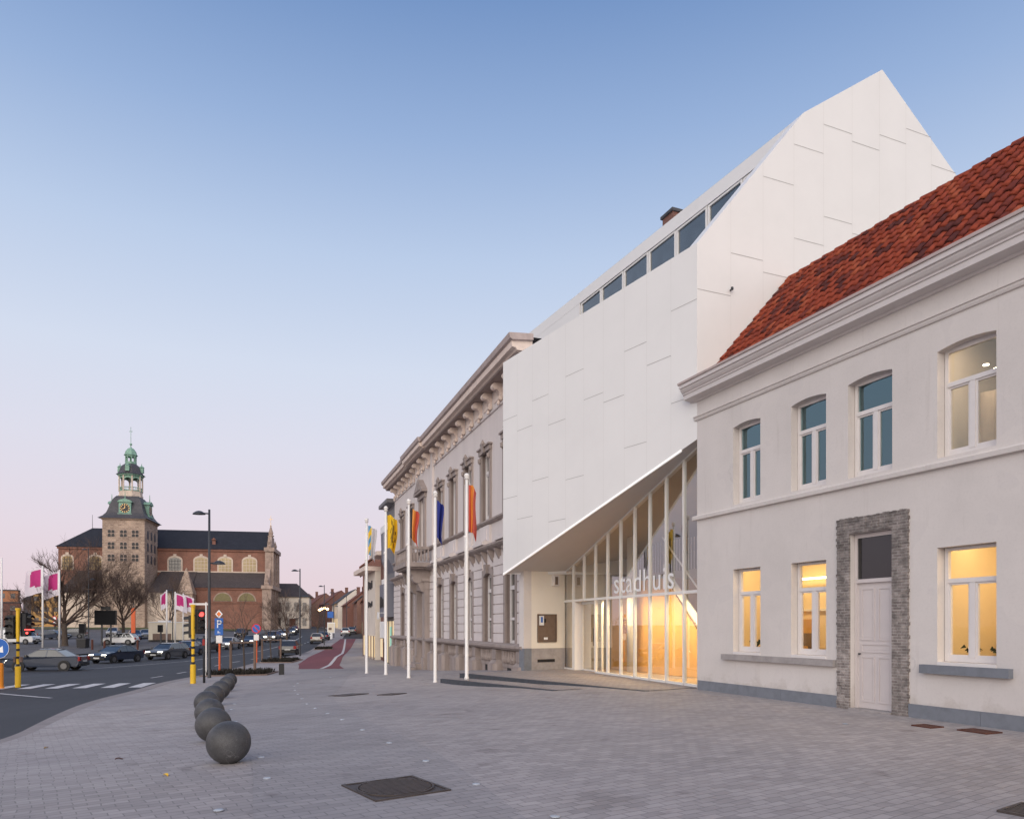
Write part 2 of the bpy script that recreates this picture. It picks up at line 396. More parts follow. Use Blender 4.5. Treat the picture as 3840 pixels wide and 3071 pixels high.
# ------------------------------------------------------------------ setting: ground, square, road
def paving_mat(name, c1, c2, mort, bw, bh, rot, var=.25, rough=.78, patch=.25):
    m, nt, b = new_mat(name); co = objco(nt)
    mp = N(nt, 'ShaderNodeMapping'); mp.inputs['Rotation'].default_value = (0,0,rot); L(nt, co, mp.inputs[0])
    # slight wobble so the courses are hand laid
    nz = N(nt, 'ShaderNodeTexNoise'); nz.inputs['Scale'].default_value = 1.9; nz.inputs['Detail'].default_value = 3; L(nt, co, nz.inputs['Vector'])
    wob = mixrgb(nt, mp.outputs[0], nz.outputs['Color'], .085)
    t = N(nt, 'ShaderNodeTexBrick'); t.inputs['Scale'].default_value = 1
    t.inputs['Brick Width'].default_value = bw; t.inputs['Row Height'].default_value = bh
    t.inputs['Mortar Size'].default_value = .006; t.inputs['Mortar Smooth'].default_value = .4
    t.inputs['Color1'].default_value = (*c1,1); t.inputs['Color2'].default_value = (*c2,1); t.inputs['Mortar'].default_value = (*mort,1)
    L(nt, wob, t.inputs['Vector'])
    big = ramp(nt, noise(nt, co, .22, 6, .65), [(.3, (1-patch,)*3), (.52, (1,1,1)), (.75, (1+patch*.5,)*3)])
    c = mixrgb(nt, t.outputs['Color'], big, 1.0, 'MULTIPLY')
    # courses differ a little: stretched noise along the courses
    m2 = N(nt, 'ShaderNodeMapping'); m2.inputs['Rotation'].default_value = (0,0,rot); m2.inputs['Scale'].default_value = (.9,3.2,1); L(nt, co, m2.inputs[0])
    c = mixrgb(nt, c, ramp(nt, noise(nt, m2.outputs[0], 1.3, 5, .7), [(.3, (1-var,)*3), (.7, (1+var*.5,)*3)]), 1.0, 'MULTIPLY')
    # small stains
    c = mixrgb(nt, c, ramp(nt, noise(nt, co, 2.1, 3, .5), [(.26, (.72,.7,.7)), (.36, (1,1,1))]), 1.0, 'MULTIPLY')
    # flattened chewing gum, drips and darker tracked areas
    v = N(nt, 'ShaderNodeTexVoronoi'); v.inputs['Scale'].default_value = 1.15; L(nt, co, v.inputs['Vector'])
    c = mixrgb(nt, c, ramp(nt, v.outputs['Distance'], [(.018, (.66,.65,.65)), (.034, (1,1,1))]), 1.0, 'MULTIPLY')
    v2 = N(nt, 'ShaderNodeTexVoronoi'); v2.inputs['Scale'].default_value = .55; L(nt, mixrgb(nt, co, nz.outputs['Color'], .4), v2.inputs['Vector'])
    c = mixrgb(nt, c, ramp(nt, v2.outputs['Distance'], [(.05, (.80,.79,.78)), (.16, (1,1,1))]), 1.0, 'MULTIPLY')
    c = mixrgb(nt, c, ramp(nt, noise(nt, co, .075, 4, .55), [(.38, (.88,.88,.90)), (.56, (1.04,1.03,1.02))]), 1.0, 'MULTIPLY')
    L(nt, c, b.inputs['Base Color']); b.inputs['Roughness'].default_value = rough
    rr = ramp(nt, noise(nt, co, .5, 4), [(.3, (rough-.16,)*3), (.7, (rough+.1,)*3)]); L(nt, rr, b.inputs['Roughness'])
    iv = N(nt, 'ShaderNodeMath', operation='SUBTRACT'); iv.inputs[0].default_value = 1; L(nt, t.outputs['Fac'], iv.inputs[1])
    bump(nt, b, iv.outputs[0], .5, .008)
    return m
def asphalt_mat(name, col, patch=.3, rough=.75):
    m, nt, b = new_mat(name); co = objco(nt)
    c = ramp(nt, noise(nt, co, 40, 4, .8), [(.3, tuple(x*.7 for x in col)), (.7, tuple(x*1.25 for x in col))])
    mp = N(nt, 'ShaderNodeMapping'); mp.inputs['Rotation'].default_value = (0,0,R(-13)); mp.inputs['Scale'].default_value = (1,.12,1); L(nt, co, mp.inputs[0])
    c = mixrgb(nt, c, ramp(nt, noise(nt, mp.outputs[0], .6, 5, .7), [(.3, (1-patch,)*3), (.7, (1+patch,)*3)]), 1.0, 'MULTIPLY')
    L(nt, c, b.inputs['Base Color']); b.inputs['Roughness'].default_value = rough
    bump(nt, b, noise(nt, co, 90, 3, .8), .35, .01)
    return m
M['paving'] = paving_mat('paving', (.418,.378,.368), (.325,.295,.288), (.245,.225,.22), .20, .10, R(-33.7), .14, patch=.16)
M['paving_track'] = paving_mat('paving_track', (.362,.334,.33), (.30,.278,.276), (.224,.207,.207), .20, .10, R(-33.7), .12, patch=.12)
M['paving_warm'] = paving_mat('paving_warm', (.38,.335,.315), (.31,.275,.26), (.16,.14,.14), .20, .10, R(-33.7), .12, patch=.12)
M['asphalt'] = asphalt_mat('asphalt', (.036,.036,.041))
M['ground_grey'] = asphalt_mat('ground_grey', (.13,.12,.12), .2, .9)
M['lot'] = asphalt_mat('lot', (.105,.10,.105), .3, .85)
M['red_asphalt'] = asphalt_mat('red_asphalt', (.20,.055,.066), .15, .85)
M['mark_white'] = flat('mark_white', (.62,.60,.60), .8, var=.3, scale=5)
M['kerb_stone'] = flat('kerb_stone', (.285,.25,.24), .8, var=.2, scale=2, bmp=.3)
M['grass'] = flat('grass', (.075,.085,.022), .95, var=.4, scale=1.5, bmp=.6)
M['step_stone'] = flat('step_stone', (.055,.062,.075), .65, var=.35, scale=9, bmp=.4)

# world sized ground sheet
xs = sorted(set([-900,-700,-500,-400,-320] + list(np.arange(-260,130,5.0)) + [160,220,320,450,700,900]))
ys = sorted(set([-250,-150,-100] + list(np.arange(-60,330,5.0)) + [380,450,600,800,1100,1500,2200]))
mb = MB()
mb.grid(lambda i,j: (xs[i], ys[j], G(xs[i],ys[j])-.22), len(xs)-1, len(ys)-1)
struct(mb.build('ground', M['ground_grey'], smooth=True))

def interp(poly, y):
    for (x0,y0),(x1,y1) in zip(poly, poly[1:]):
        if y0 <= y <= y1: return x0+(x1-x0)*(y-y0)/(y1-y0)
    return poly[0][0] if y < poly[0][1] else poly[-1][0]
KERB = [(-4.8,-14),(-5.6,-5),(-7.0,5),(-8.5,12.3),(-9.75,15.2),(-11.5,19.7),(-13.2,24.7),(-14.7,30.6),(-15.9,36.7),(-18.3,49),(-20.0,58),(-20.25,66),(-21,75),(-25.9,98),(-31,125),(-37,150),(-48,190),(-62,235),(-82,300)]
def smooth_poly(poly, it=3):
    p = [Vector((x,y,0)) for x,y in poly]
    for _ in range(it):
        q = [p[0]]
        for a, b in zip(p, p[1:]): q += [a*.75+b*.25, a*.25+b*.75]
        p = q + [p[-1]]
    return [(v.x,v.y) for v in p]
KS = smooth_poly(KERB)
def ksx(y): return interp(KS, y)
def sheet(name, fl, fr, y0, y1, dy, nx, zoff, mat):
    n = max(1, int(round((y1-y0)/dy)))
    m_ = MB()
    def P(i,j):
        y = y0+(y1-y0)*i/n; x = fl(y)+(fr(y)-fl(y))*j/nx
        return (x,y,G(x,y)+zoff)
    m_.grid(P, n, nx)
    return struct(m_.build(name, mat, smooth=True))
def rightx(y): return 16 if y < 20 else max(16-(y-20)*.62, -.2*(y-52)-2.5) if y < 60 else -.2*(y-52)-2.5
sheet('square_paving', lambda y: ksx(y)+.16, rightx, -14, 52, .6, 36, 0.0, M['paving'])
sheet('pavement', lambda y: ksx(y)+.16, lambda y: -.19*(y-52)+0.5, 52, 290, 2.0, 14, 0.0, M['paving'])
LEFT = [(-60,-30),(-58,0),(-52,20),(-47,45),(-43,75),(-42,100),(-44,125),(-49,150),(-60,190),(-74,235),(-94,300)]
LS = smooth_poly(LEFT)
sheet('road', lambda y: interp(LS,y), lambda y: ksx(y)-.02, -14, 300, 1.5, 26, ROAD, M['asphalt'])
# kerb: a row of stones with a real step down to the road
kb = MB()
def kerbstrip(m_, ya, yb, w, step):
    pts = [p for p in KS if ya <= p[1] <= yb]
    rows = []
    for (x,y) in pts:
        z = G(x,y); rows.append([(x-.02,y,z+ROAD-.1),(x,y,z+.010),(x+w,y,z+.012),(x+w,y,z-.1)])
    vs = [p for r in rows for p in r]; fs = []
    for i in range(len(rows)-1):
        for k in range(3): fs.append((4*i+k, 4*i+4+k, 4*i+5+k, 4*i+1+k))
    m_.add(vs, fs)
kerbstrip(kb, -14, 170, .46, .1)
struct(kb.build('kerb', M['kerb_stone']))
# the slightly darker cycle track that winds across the square
TRK_C = [(1.5,-6),(.4,2),(-1.0,6),(-2.0,9),(-3.4,12),(-4.9,15.5),(-6.2,20),(-7.2,26),(-8.3,32),(-9.9,40),(-11.8,46)]
TS = smooth_poly(TRK_C)
sheet('cycle_track', lambda y: interp(TS,y)-1.05-.012*y, lambda y: interp(TS,y)+1.05+.012*y, -6, 45.9, .5, 6, .006, M['paving_track'])
# red asphalt cycle path further on, with its white line
RP = [(-12.6,46),(-14.3,52),(-16.8,64),(-21.5,90),(-27.5,122)]
def rp_l(y): return interp(RP,y)-(.95 if y>52 else .75)
def rp_r(y): return interp(RP,y)+(2.1 if y<60 else 2.1-(y-60)*.008)
sheet('red_cycle_path', rp_l, rp_r, 46, 122, 1.5, 6, .010, M['red_asphalt'])
def ribbon(name, pts, w, zoff, mat, seg=10):
    m_ = MB(); P = []
    for (x0,y0),(x1,y1) in zip(pts, pts[1:]):
        d = Vector((x1-x0,y1-y0)); k = max(1,int(d.length)); nrm = Vector((-d.y,d.x)).normalized()*w/2
        for i in range(k+1):
            x = x0+d.x*i/k; y = y0+d.y*i/k
            P.append(((x-nrm.x,y-nrm.y),(x+nrm.x,y+nrm.y)))
    vs = []
    for a,b in P: vs += [(a[0],a[1],G(*a)+zoff),(b[0],b[1],G(*b)+zoff)]
    fs = [(2*i,2*i+1,2*i+3,2*i+2) for i in range(len(P)-1)]
    m_.add(vs, fs)
    return struct(m_.build(name, mat, fix=False))
ribbon('path_marking', [(-12.0,46.3),(-12.9,52),(-15.3,64),(-16.6,72),(-19.2,84),(-27.4,121)], .24, .018, M['mark_white'])
# paler asphalt crossing and side road beyond the path
sheet('side_road', lambda y: -.2*(y-122)-28.2, lambda y: -.16*(y-122)-20, 123, 200, 2.5, 6, .008, M['asphalt'])
# parking lot and lawn in front of the church
sheet('parking_lot', lambda y: -135, lambda y: interp(LS,y)-.8, 30, 158, 4, 20, -.05, M['lot'])
sheet('lawn', lambda y: -122, lambda y: -62+.1*(y-160), 159.5, 178, 3, 24, -.03, M['grass'])
# zebra crossing and lane lines
for k in range(9):
    c = -14.9-1.12*k
    m_ = MB()
    def P(i,j,c=c):
        y = 29.6+3.2*i/6; x = c-.55*j/2-.30*(y-29.6)
        return (x,y,G(x,y)+ROAD+.012)
    m_.grid(P, 6, 2)
    struct(m_.build('zebra_stripe', M['mark_white'], fix=False))
for k in range(16):
    y = 38+k*5.2
    ribbon('lane_marking', [(ksx(y)-2.5,y),(ksx(y+2.2)-2.5,y+2.2)], .14, ROAD+.012, M['mark_white'])
ribbon('lane_marking', [(-29,50),(-27.6,62),(-28.4,80),(-32,105),(-38.5,135)], .14, ROAD+.012, M['mark_white'])
ribbon('lane_marking', [(-15.4,24.6),(-19,27.2)], .14, ROAD+.012, M['mark_white'])

# ------------------------------------------------------------------ walls with openings
def wall(mb_, x0, x1, z0, z1, ops, depth, y=0.0, m=0, m_rev=0):
    """front face in the plane y, openings (xa,xb,za,zb,rise), reveals go inward (+y)"""
    X = sorted(set([x0,x1]+[o[0] for o in ops]+[o[1] for o in ops])); Z = sorted(set([z0,z1]+[o[2] for o in ops]+[o[3] for o in ops]))
    X = [v for v in X if x0 <= v <= x1]; Z = [v for v in Z if z0 <= v <= z1]
    for xa, xb in zip(X, X[1:]):
        for za, zb in zip(Z, Z[1:]):
            cx = (xa+xb)/2; cz = (za+zb)/2
            if any(o[0] < cx < o[1] and o[2] < cz < o[3] for o in ops): continue
            mb_.poly([(xa,y,za),(xb,y,za),(xb,y,zb),(xa,y,zb)], m)
    for o in ops:
        xa, xb, za, zb = o[:4]; rise = o[4] if len(o) > 4 else 0
        mb_.poly([(xa,y,za),(xa,y,zb-rise),(xa,y+depth,zb-rise),(xa,y+depth,za)], m_rev)
        mb_.poly([(xb,y,za),(xb,y+depth,za),(xb,y+depth,zb-rise),(xb,y,zb-rise)], m_rev)
        mb_.poly([(xa,y,za),(xa,y+depth,za),(xb,y+depth,za),(xb,y,za)], m_rev)
        if rise:
            k = 12; w = xb-xa; rad = (w*w/4+rise*rise)/(2*rise)
            arc = []
            for i in range(k+1):
                xx = xa+w*i/k
                arc.append((xx, zb-rad+math.sqrt(max(0,rad*rad-(xx-(xa+xb)/2)**2))))
            for (p,q),(p2,q2) in zip(arc, arc[1:]):
                mb_.poly([(p,y,q),(p2,y,q2),(p2,y,zb),(p,y,zb)], m)
                mb_.poly([(p,y,q),(p,y+depth,q),(p2,y+depth,q2),(p2,y,q2)], m_rev)
        else:
            mb_.poly([(xa,y,zb),(xb,y,zb),(xb,y+depth,zb),(xa,y+depth,zb)], m_rev)

def mk_window(parent, xa, xb, za, zb, y, mats, trans=.68, mull=True, f=.06, d=.06, pane='glass', name='window', horns=(), rise=0):
    """casement window: frame mesh with the pane as its child"""
    t = MB()
    W = xb-xa; H = zb-za; zt = za+H*trans if trans else None
    t.box(xa,xa+f,y,y+d,za,zb); t.box(xb-f,xb,y,y+d,za,zb)
    t.box(xa+f,xb-f,y+.003,y+d-.003,za,za+f*1.2); t.box(xa+f,xb-f,y+.003,y+d-.003,zb-f*.8-rise*.6,zb)
    if zt: t.box(xa+f,xb-f,y-.012,y+d-.004,zt-f*.6,zt+f*.6)
    top = zt-f*.6 if zt else zb-f
    if mull:
        xm = (xa+xb)/2; t.box(xm-f*.75,xm+f*.75,y-.006,y+d-.006,za+f*1.2,top)
        for a, b in ((xa+f,xm-f*.75),(xm+f*.75,xb-f)):          # inner sash frames
            s = f*.55; zb0 = za+f*1.2
            t.box(a,a+s,y+.012,y+d-.008,zb0,top); t.box(b-s,b,y+.012,y+d-.008,zb0,top)
            t.box(a+s,b-s,y+.014,y+d-.01,zb0,zb0+s*1.3); t.box(a+s,b-s,y+.014,y+d-.01,top-s,top)
    for h in horns: t.box(xa+f,xb-f,y+.001,y+d-.005,h-f*.4,h+f*.4)
    w = t.build(name, mats, parent)
    p = MB(); p.poly([(xa+f*.5,y+d*.55,za+f*.5),(xb-f*.5,y+d*.55,za+f*.5),(xb-f*.5,y+d*.55,zb-f*.5),(xa+f*.5,y+d*.55,zb-f*.5)])
    p.build('pane', M[pane], w, fix=False)
    return w

# ------------------------------------------------------------------ right: the old white-grey town house
HO = (4.63,18.4,0); HRZ = math.atan2(-.923,.385)
house = thing('town_house', 'two storey pale grey plastered house with red pantile roof and bricked door surround', 'house', HO, HRZ)
LEN = 16.0
UP = [(1.36,2.27),(3.20,4.14),(4.68,5.66),(6.54,7.54),(8.6,9.6),(10.6,11.6),(12.7,13.7)]
LO = [(1.36,2.27),(3.20,4.14),(6.54,7.54),(8.6,9.6),(10.6,11.6),(12.7,13.7)]
UZ0, UZ1 = 4.40, 6.24; LZ0, LZ1 = .99, 2.90
ops = [(a,b,UZ0,UZ1,.055) for a,b in UP] + [(a,b,LZ0,LZ1,0) for a,b in LO] + [(4.74,5.67,0.02,3.33,0)]
wl = MB(); wall(wl, 0, LEN, -.3, 7.5, ops, .25)
wl.poly([(.004,0,-.3),(.004,6,-.3),(.004,6,7.5),(.004,3,10.7),(.004,.2,7.5),(.004,0,7.5)]); wl.poly([(LEN,0,-.3),(LEN,6,-.3),(LEN,6,7.5),(LEN,3,10.7),(LEN,.2,7.5),(LEN,0,7.5)])
wl.poly([(0,6,-.3),(LEN,6,-.3),(LEN,6,7.5),(0,6,7.5)])
wl.build('wall', M['render_grey'], house)
# string course, upper moulding, plinth, cornice
s = MB(); s.prism([(.02,4.215),(-.075,4.225),(-.085,4.30),(-.06,4.325),(.02,4.345)], 'x', -.10, LEN); s.build('string_course', M['render_grey'], house)
s = MB(); s.prism([(.02,6.70),(-.03,6.705),(-.05,6.745),(-.05,6.775),(-.075,6.785),(-.075,6.81),(.02,6.82)], 'x', -.07, LEN); s.build('moulding', M['render_grey'], house)
s = MB()
for a, b in ((.05,1.55),(1.555,2.92),(2.925,4.435),(6.005,7.3),(7.305,8.7),(8.705,10.2),(10.205,11.8),(11.805,LEN)):
    s = MB(); s.box(a,b,-.028,.01,-.3,.235); s.build('plinth', M['blue_stone'], house)
s = MB()
s.prism([(.02,7.17),(-.04,7.18),(-.06,7.22),(-.22,7.245),(-.255,7.25),(-.255,7.355),(-.28,7.365),(-.28,7.395),(-.315,7.42),(-.35,7.47),(-.355,7.505),(-.39,7.51),(-.39,7.60),(.25,7.60),(.25,7.17)], 'x', -.22, LEN)
cor = s.build('cornice', M['white_trim'], house)
s = MB(); s.box(-.25,LEN,-.42,-.30,7.602,7.655); s.box(-.25,LEN,-.295,.28,7.602,7.625); s.build('gutter', M['mansion_gutter'], cor)
# sills
def sill(a, b, mat, nm='sill'):
    k = MB(); k.box(a,(a+b)/2-.003,-.10,.05,.80,.925); k.box((a+b)/2+.003,b,-.10,.05,.80,.925); k.build(nm, mat, house)
sill(1.04,4.40,M['sill_stone'])
k = MB(); k.box(6.28,7.80,-.11,.05,.79,.935); k.build('sill', M['blue_stone'], house)
for a, b in ((8.3,11.9),(12.4,14)): sill(a,b,M['blue_stone'])
for a, b in LO: s = MB(); s.box(a-.0,b+.0,-.012,.05,.93,.985); s.build('sill_board', M['frame_white'], house)
for i, (a, b) in enumerate(UP):
    mk_window(house, a+.012, b-.012, UZ0+.02, UZ1, .165, M['frame_white'], .66, True, .062, .07, 'glass_lit' if i == 3 else 'glass_upper', rise=.055)
for a, b in LO:
    mk_window(house, a+.012, b-.012, LZ0+.004, LZ1-.006, .165, M['frame_white'], .71, True, .062, .07, 'glass')
# door with its raised panels, dark fanlight and the exposed brick surround
ds = MB()
for a, b, z0, z1 in ((4.44,4.735,-.3,3.63),(5.675,6.0,-.3,3.63),(4.735,5.675,3.335,3.63)):
    ds.box(a,b,-.034,.20,z0,z1)
rng = random.Random(3)
for z in np.arange(-.02,3.6,.058):                              # ragged brick ends proud of the plaster
    for a, b in ((4.43,4.735),(5.675,6.01)):
        if rng.random() < .55:
            xa = a+rng.random()*(b-a-.13); ds.box(xa,xa+.08+rng.random()*.05,-.034-rng.random()*.012,-.02,z+.004,z+.050)
for z in np.arange(-.02,3.6,.116):
    ds.box(4.44-rng.random()*.03,4.5,-.030,.0,z,z+.055); ds.box(5.9,6.0+rng.random()*.03,-.030,.0,z,z+.055)
for x in np.arange(4.5,5.95,.07):
    if rng.random() < .6: ds.box(x,x+.055,-.034-rng.random()*.012,-.02,3.38+rng.random()*.03,3.60)
    ds.box(x,x+.058,-.031,.0,3.6,3.632+rng.random()*.02)
ds.build('door_surround', M['old_brick'], house)
dr = MB()
dr.box(4.745,4.80,.10,.19,.03,3.325); dr.box(5.61,5.665,.10,.19,.03,3.325); dr.box(4.80,5.61,.103,.187,3.25,3.322); dr.box(4.80,5.61,.085,.187,2.40,2.47)
dr.box(4.80,5.61,.135,.18,.04,2.40)
door = dr.build('door', M['door_paint'], house)
pn = MB()
def raised(x0,x1,z0,z1):
    pn.box(x0,x0+.028,.120,.137,z0,z1); pn.box(x1-.028,x1,.120,.137,z0,z1)
    pn.box(x0+.028,x1-.028,.121,.137,z0,z0+.028); pn.box(x0+.028,x1-.028,.121,.137,z1-.028,z1)
    pn.taperbox((x0+.05,x1-.05,.131,.137,z0+.05),(x0+.05,x1-.05,.131,.137,z1-.05))
for x0, x1 in ((4.87,5.17),(5.25,5.55)):
    raised(x0,x1,1.32,2.30); raised(x0,x1,.16,1.02)
raised(4.87,5.55,1.09,1.26)
pn.build('door_panel', M['door_paint'], door)
fl = MB(); fl.box(4.80,5.61,.13,.15,2.47,3.25); fl.build('fanlight', M['glass_old'], door)
hd = MB(); hd.tube((4.86,.12,1.06),(4.86,.08,1.06),.012,.02,8); hd.build('handle', M['dark_metal'], door)
st = MB(); st.box(4.74,5.67,-.06,.20,-.2,.035); st.build('doorstep', M['sill_stone'], house)
# interiors: rooms really lit by lamps behind the glass
ri = MB()
def room(x0,x1,y0,y1,z0,z1,m=0):
    ri.poly([(x0,y0,z0),(x1,y0,z0),(x1,y1,z0),(x0,y1,z0)],m); ri.poly([(x0,y0,z1),(x1,y0,z1),(x1,y1,z1),(x0,y1,z1)],m)
    ri.poly([(x0,y1,z0),(x1,y1,z0),(x1,y1,z1),(x0,y1,z1)],m)
    ri.poly([(x0,y0,z0),(x0,y1,z0),(x0,y1,z1),(x0,y0,z1)],m); ri.poly([(x1,y0,z0),(x1,y1,z0),(x1,y1,z1),(x1,y0,z1)],m)
room(.2,4.45,.24,2.6,.3,3.5,0); room(6.05,14,.24,2.6,.3,3.5,0)
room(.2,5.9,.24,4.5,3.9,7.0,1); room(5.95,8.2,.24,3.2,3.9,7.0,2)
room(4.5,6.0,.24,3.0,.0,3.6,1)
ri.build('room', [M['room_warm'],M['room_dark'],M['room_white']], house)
lt = MB()
for x0, x1 in ((.6,2.4),(2.9,4.2),(6.4,8.6),(9,11)): lt.box(x0,x1,2.30,2.36,2.72,2.77)
lt.build('strip_lamp', M['lamp_warm'], house)
sp = MB()
for x, z in ((6.72,6.05),(7.02,5.98),(6.9,5.93)):
    sp.lathe([(.0,-.02),(.045,-.015),(.045,.0),(.0,.005)],(x,.95,z),10)
sp.build('spot_lamp', M['lamp_spot'], house)
cu = MB()
cu.grid(lambda i,j: (6.3+1.5*i/24,1.15+.035*math.sin(i*1.25),4.3+1.35*j), 24, 1); cu.build('curtain', M['curtain'], house, smooth=True)
cu = MB()
for x0 in (1.3,3.1,4.6):
    cu.grid(lambda i,j,x0=x0: (x0+1.1*i/20,.9+.03*math.sin(i*1.4),4.3+1.2*j), 20, 1)
# indoor plants on the ground floor sills
def plant(x, y, z, h, seed, m_):
    r_ = random.Random(seed)
    for k in range(16):
        a = r_.random()*6.28; ln = h*(.5+.5*r_.random()); p = Vector((x,y,z))
        q = p+Vector((math.cos(a)*ln*.6,math.sin(a)*ln*.25,ln*.75)); e = p+Vector((math.cos(a)*ln*1.0,math.sin(a)*ln*.3,ln*.55))
        w = .02+.012*r_.random()
        m_.add([p,q+Vector((0,-w,w)),e,q+Vector((0,w,-w))],[(0,1,2,3)])
for x, sd in ((1.62,1),(2.1,6),(3.95,2),(7.3,4),(6.85,9)):
    pt = thing('potted_plant', ('small potted plant behind the ' + {1:'leftmost ground floor window, left sash',6:'leftmost ground floor window, right sash',2:'ground floor window just left of the door',4:'window right of the door, right sash',9:'window right of the door, left sash'}[sd]), 'plant',
               tuple(Matrix.Rotation(HRZ,3,'Z') @ Vector((x,.45,.99)) + Vector(HO)), HRZ, 'potted plants on the lit window sills')
    a = MB(); a.lathe([(.05,0),(.065,.1),(.06,.1),(.0,.09)],(0,0,0),12); a.build('pot', M['cream'], pt)
    a = MB(); plant(0,0,.09,.24,sd,a); a.build('leaves', M['plant'], pt, fix=False)
a = MB(); a.box(.3,4.4,.30,.75,.93,.965); a.box(6.1,13.9,.30,.75,.93,.965); a.build('inner_sill', M['room_white'], house)
# things on the lit back walls: rail, cupboards, a picture, a desk edge
a = MB(); a.box(.3,4.4,2.52,2.585,1.95,2.0); a.box(6.1,13.9,2.52,2.585,1.95,2.0); a.build('wall_rail', M['room_white'], house)
for x0, x1, z0, z1 in ((.5,1.3,.3,1.75),(3.3,4.3,.3,1.6),(6.3,7.05,.3,1.35),(9.0,10.4,.3,2.2)):
    a = MB(); a.box(x0,x1,2.1,2.58,z0,z1); a.box(x0+.03,(x0+x1)/2-.01,2.08,2.099,z0+.03,z1-.03); a.box((x0+x1)/2+.01,x1-.03,2.08,2.099,z0+.03,z1-.03); a.build('cupboard', M['wood_orange'], house)
for x0, x1, z0, z1 in ((2.0,2.7,1.3,1.8),(7.5,8.3,1.35,1.85)):
    a = MB(); a.box(x0,x1,2.55,2.585,z0,z1); a.build('picture_frame', M['furniture'], house)
for x0, x1 in ((1.7,3.0),(6.6,8.2)):
    a = MB(); a.box(x0,x1,1.2,1.8,1.02,1.06); a.box(x0+.05,x0+.1,1.25,1.75,.3,1.019); a.box(x1-.1,x1-.05,1.25,1.75,.3,1.019); a.box(x0+.3,x0+.75,1.45,1.49,1.12,1.42); a.box(x0+.48,x0+.56,1.46,1.50,1.061,1.119); a.build('desk', M['furniture'], house)

# pantile roof: real S-shaped tiles in staggered tones
def pantiles(parent, x0, x1, y0, z0, y1, z1, tw=.205, tl=.315):
    L_ = math.hypot(y1-y0, z1-z0); dy = (y1-y0)/L_; dz = (z1-z0)/L_; ny, nz = -dz, dy
    rows = int(math.ceil(L_/tl)); cols = int(math.ceil((x1-x0)/tw)); mb_ = MB(); colr = []
    r_ = random.Random(11); k = 6
    for j in range(rows):
        for i in range(cols):
            shade = r_.choice([0,0,0,1,1,2,3,4]); jit = (r_.random()-.5)*.012; lift = r_.random()*.018
            xa = x0+i*tw+jit
            vs = []
            for e, t_ in enumerate((j*tl-.035, j*tl+tl*.5, (j+1)*tl)):
                h0 = (.055,.035,.012)[e]+lift
                for q in range(k+1):
                    u = q/k; prof = .027*math.sin((u*1.06-.03)*2*math.pi+.5)
                    hh = h0+prof; tt = min(t_, L_+.02)
                    vs.append((xa+u*tw*1.03, y0+dy*tt+ny*hh, z0+dz*tt+nz*hh))
            # front lip
            for q in range(k+1):
                x_, y_, z_ = vs[q]; vs.append((x_, y_-ny*.034, z_-nz*.034))
            fs = []; w = k+1
            for e in range(2):
                for q in range(k): fs.append((e*w+q, e*w+q+1, (e+1)*w+q+1, (e+1)*w+q))
            for q in range(k): fs.append((3*w+q, 3*w+q+1, q+1, q))
            mb_.add(vs, fs, shade)
    return mb_
tm = []
for i, c in enumerate([(.27,.052,.026),(.215,.042,.024),(.32,.075,.036),(.155,.034,.024),(.095,.027,.023)]):
    tm.append(flat('pantile_%d' % i, c, .8, var=.38, scale=9, bmp=.4, spec=.2))
pt_ = pantiles(house, .02, LEN, .12, 7.62, 2.98, 10.80)
roof = pt_.build('roof', tm, house, smooth=True, fix=False)
s = MB(); s.poly([(.01,.14,7.58),(LEN,.14,7.58),(LEN,3.0,10.74),(.01,3.0,10.74)]); s.poly([(.01,6.3,7.5),(LEN,6.3,7.5),(LEN,3.02,10.72),(.01,3.02,10.72)])
s.build('roof_underlay', M['roof_red'], roof)
rg = MB(); x = .03; r_ = random.Random(5)
while x < LEN-.4:
    z = 10.74+r_.random()*.012
    for q in range(10):
        a0 = math.pi*q/10; a1 = math.pi*(q+1)/10
        rg.poly([(x,3.0-.14*math.cos(a0),z+.13*math.sin(a0)),(x,3.0-.14*math.cos(a1),z+.13*math.sin(a1)),(x+.42,3.0-.115*math.cos(a1),z-.012+.105*math.sin(a1)),(x+.42,3.0-.115*math.cos(a0),z-.012+.105*math.sin(a0))])
    rg.poly([(x,3.0-.14*math.cos(math.pi*q/10),z+.13*math.sin(math.pi*q/10)) for q in range(11)])
    x += .39
rg.build('ridge_tiles', tm[0], roof, smooth=False)

# ------------------------------------------------------------------ centre: the new white city hall
hall = thing('city_hall', 'angular white panel-clad building with slanted underside and glazed entrance lettered stadhuis', 'city hall', HO, HRZ)
FX, FY = -8.74, -1.71                                             # far end of the turned-out front
FT0, FT1 = 11.16, 10.80
def FTz(t): return FT0+(FT1-FT0)*t
def fpt(t, z, off=0.0):                                           # point on the front panel plane, t 0 (corner) .. 1 (far end)
    nx, ny = FY, -FX; l_ = math.hypot(nx,ny); nx, ny = nx/l_, ny/l_   # outward normal
    if ny > 0: nx, ny = -nx, -ny
    return (FX*t+nx*off, FY*t+ny*off, z)
def zb(t): return 6.25+(3.39-6.25)*t
fw = MB()
fw.poly([fpt(0,zb(0)),fpt(1,zb(1)),fpt(1,FT1),fpt(0,FT0)],0)
fw.poly([fpt(0,FT0),fpt(1,FT1),fpt(1,FT1,-.35),fpt(0,FT0,-.35)],0)
fw.poly([fpt(0,zb(0)+.3,-.35),fpt(1,zb(1)+.3,-.35),fpt(1,FT1,-.35),fpt(0,FT0,-.35)],0)
fw.poly([fpt(1,zb(1)),fpt(1,FT1),(FX+.25,3.45,FT1),(FX+.25,3.45,3.5)],0)
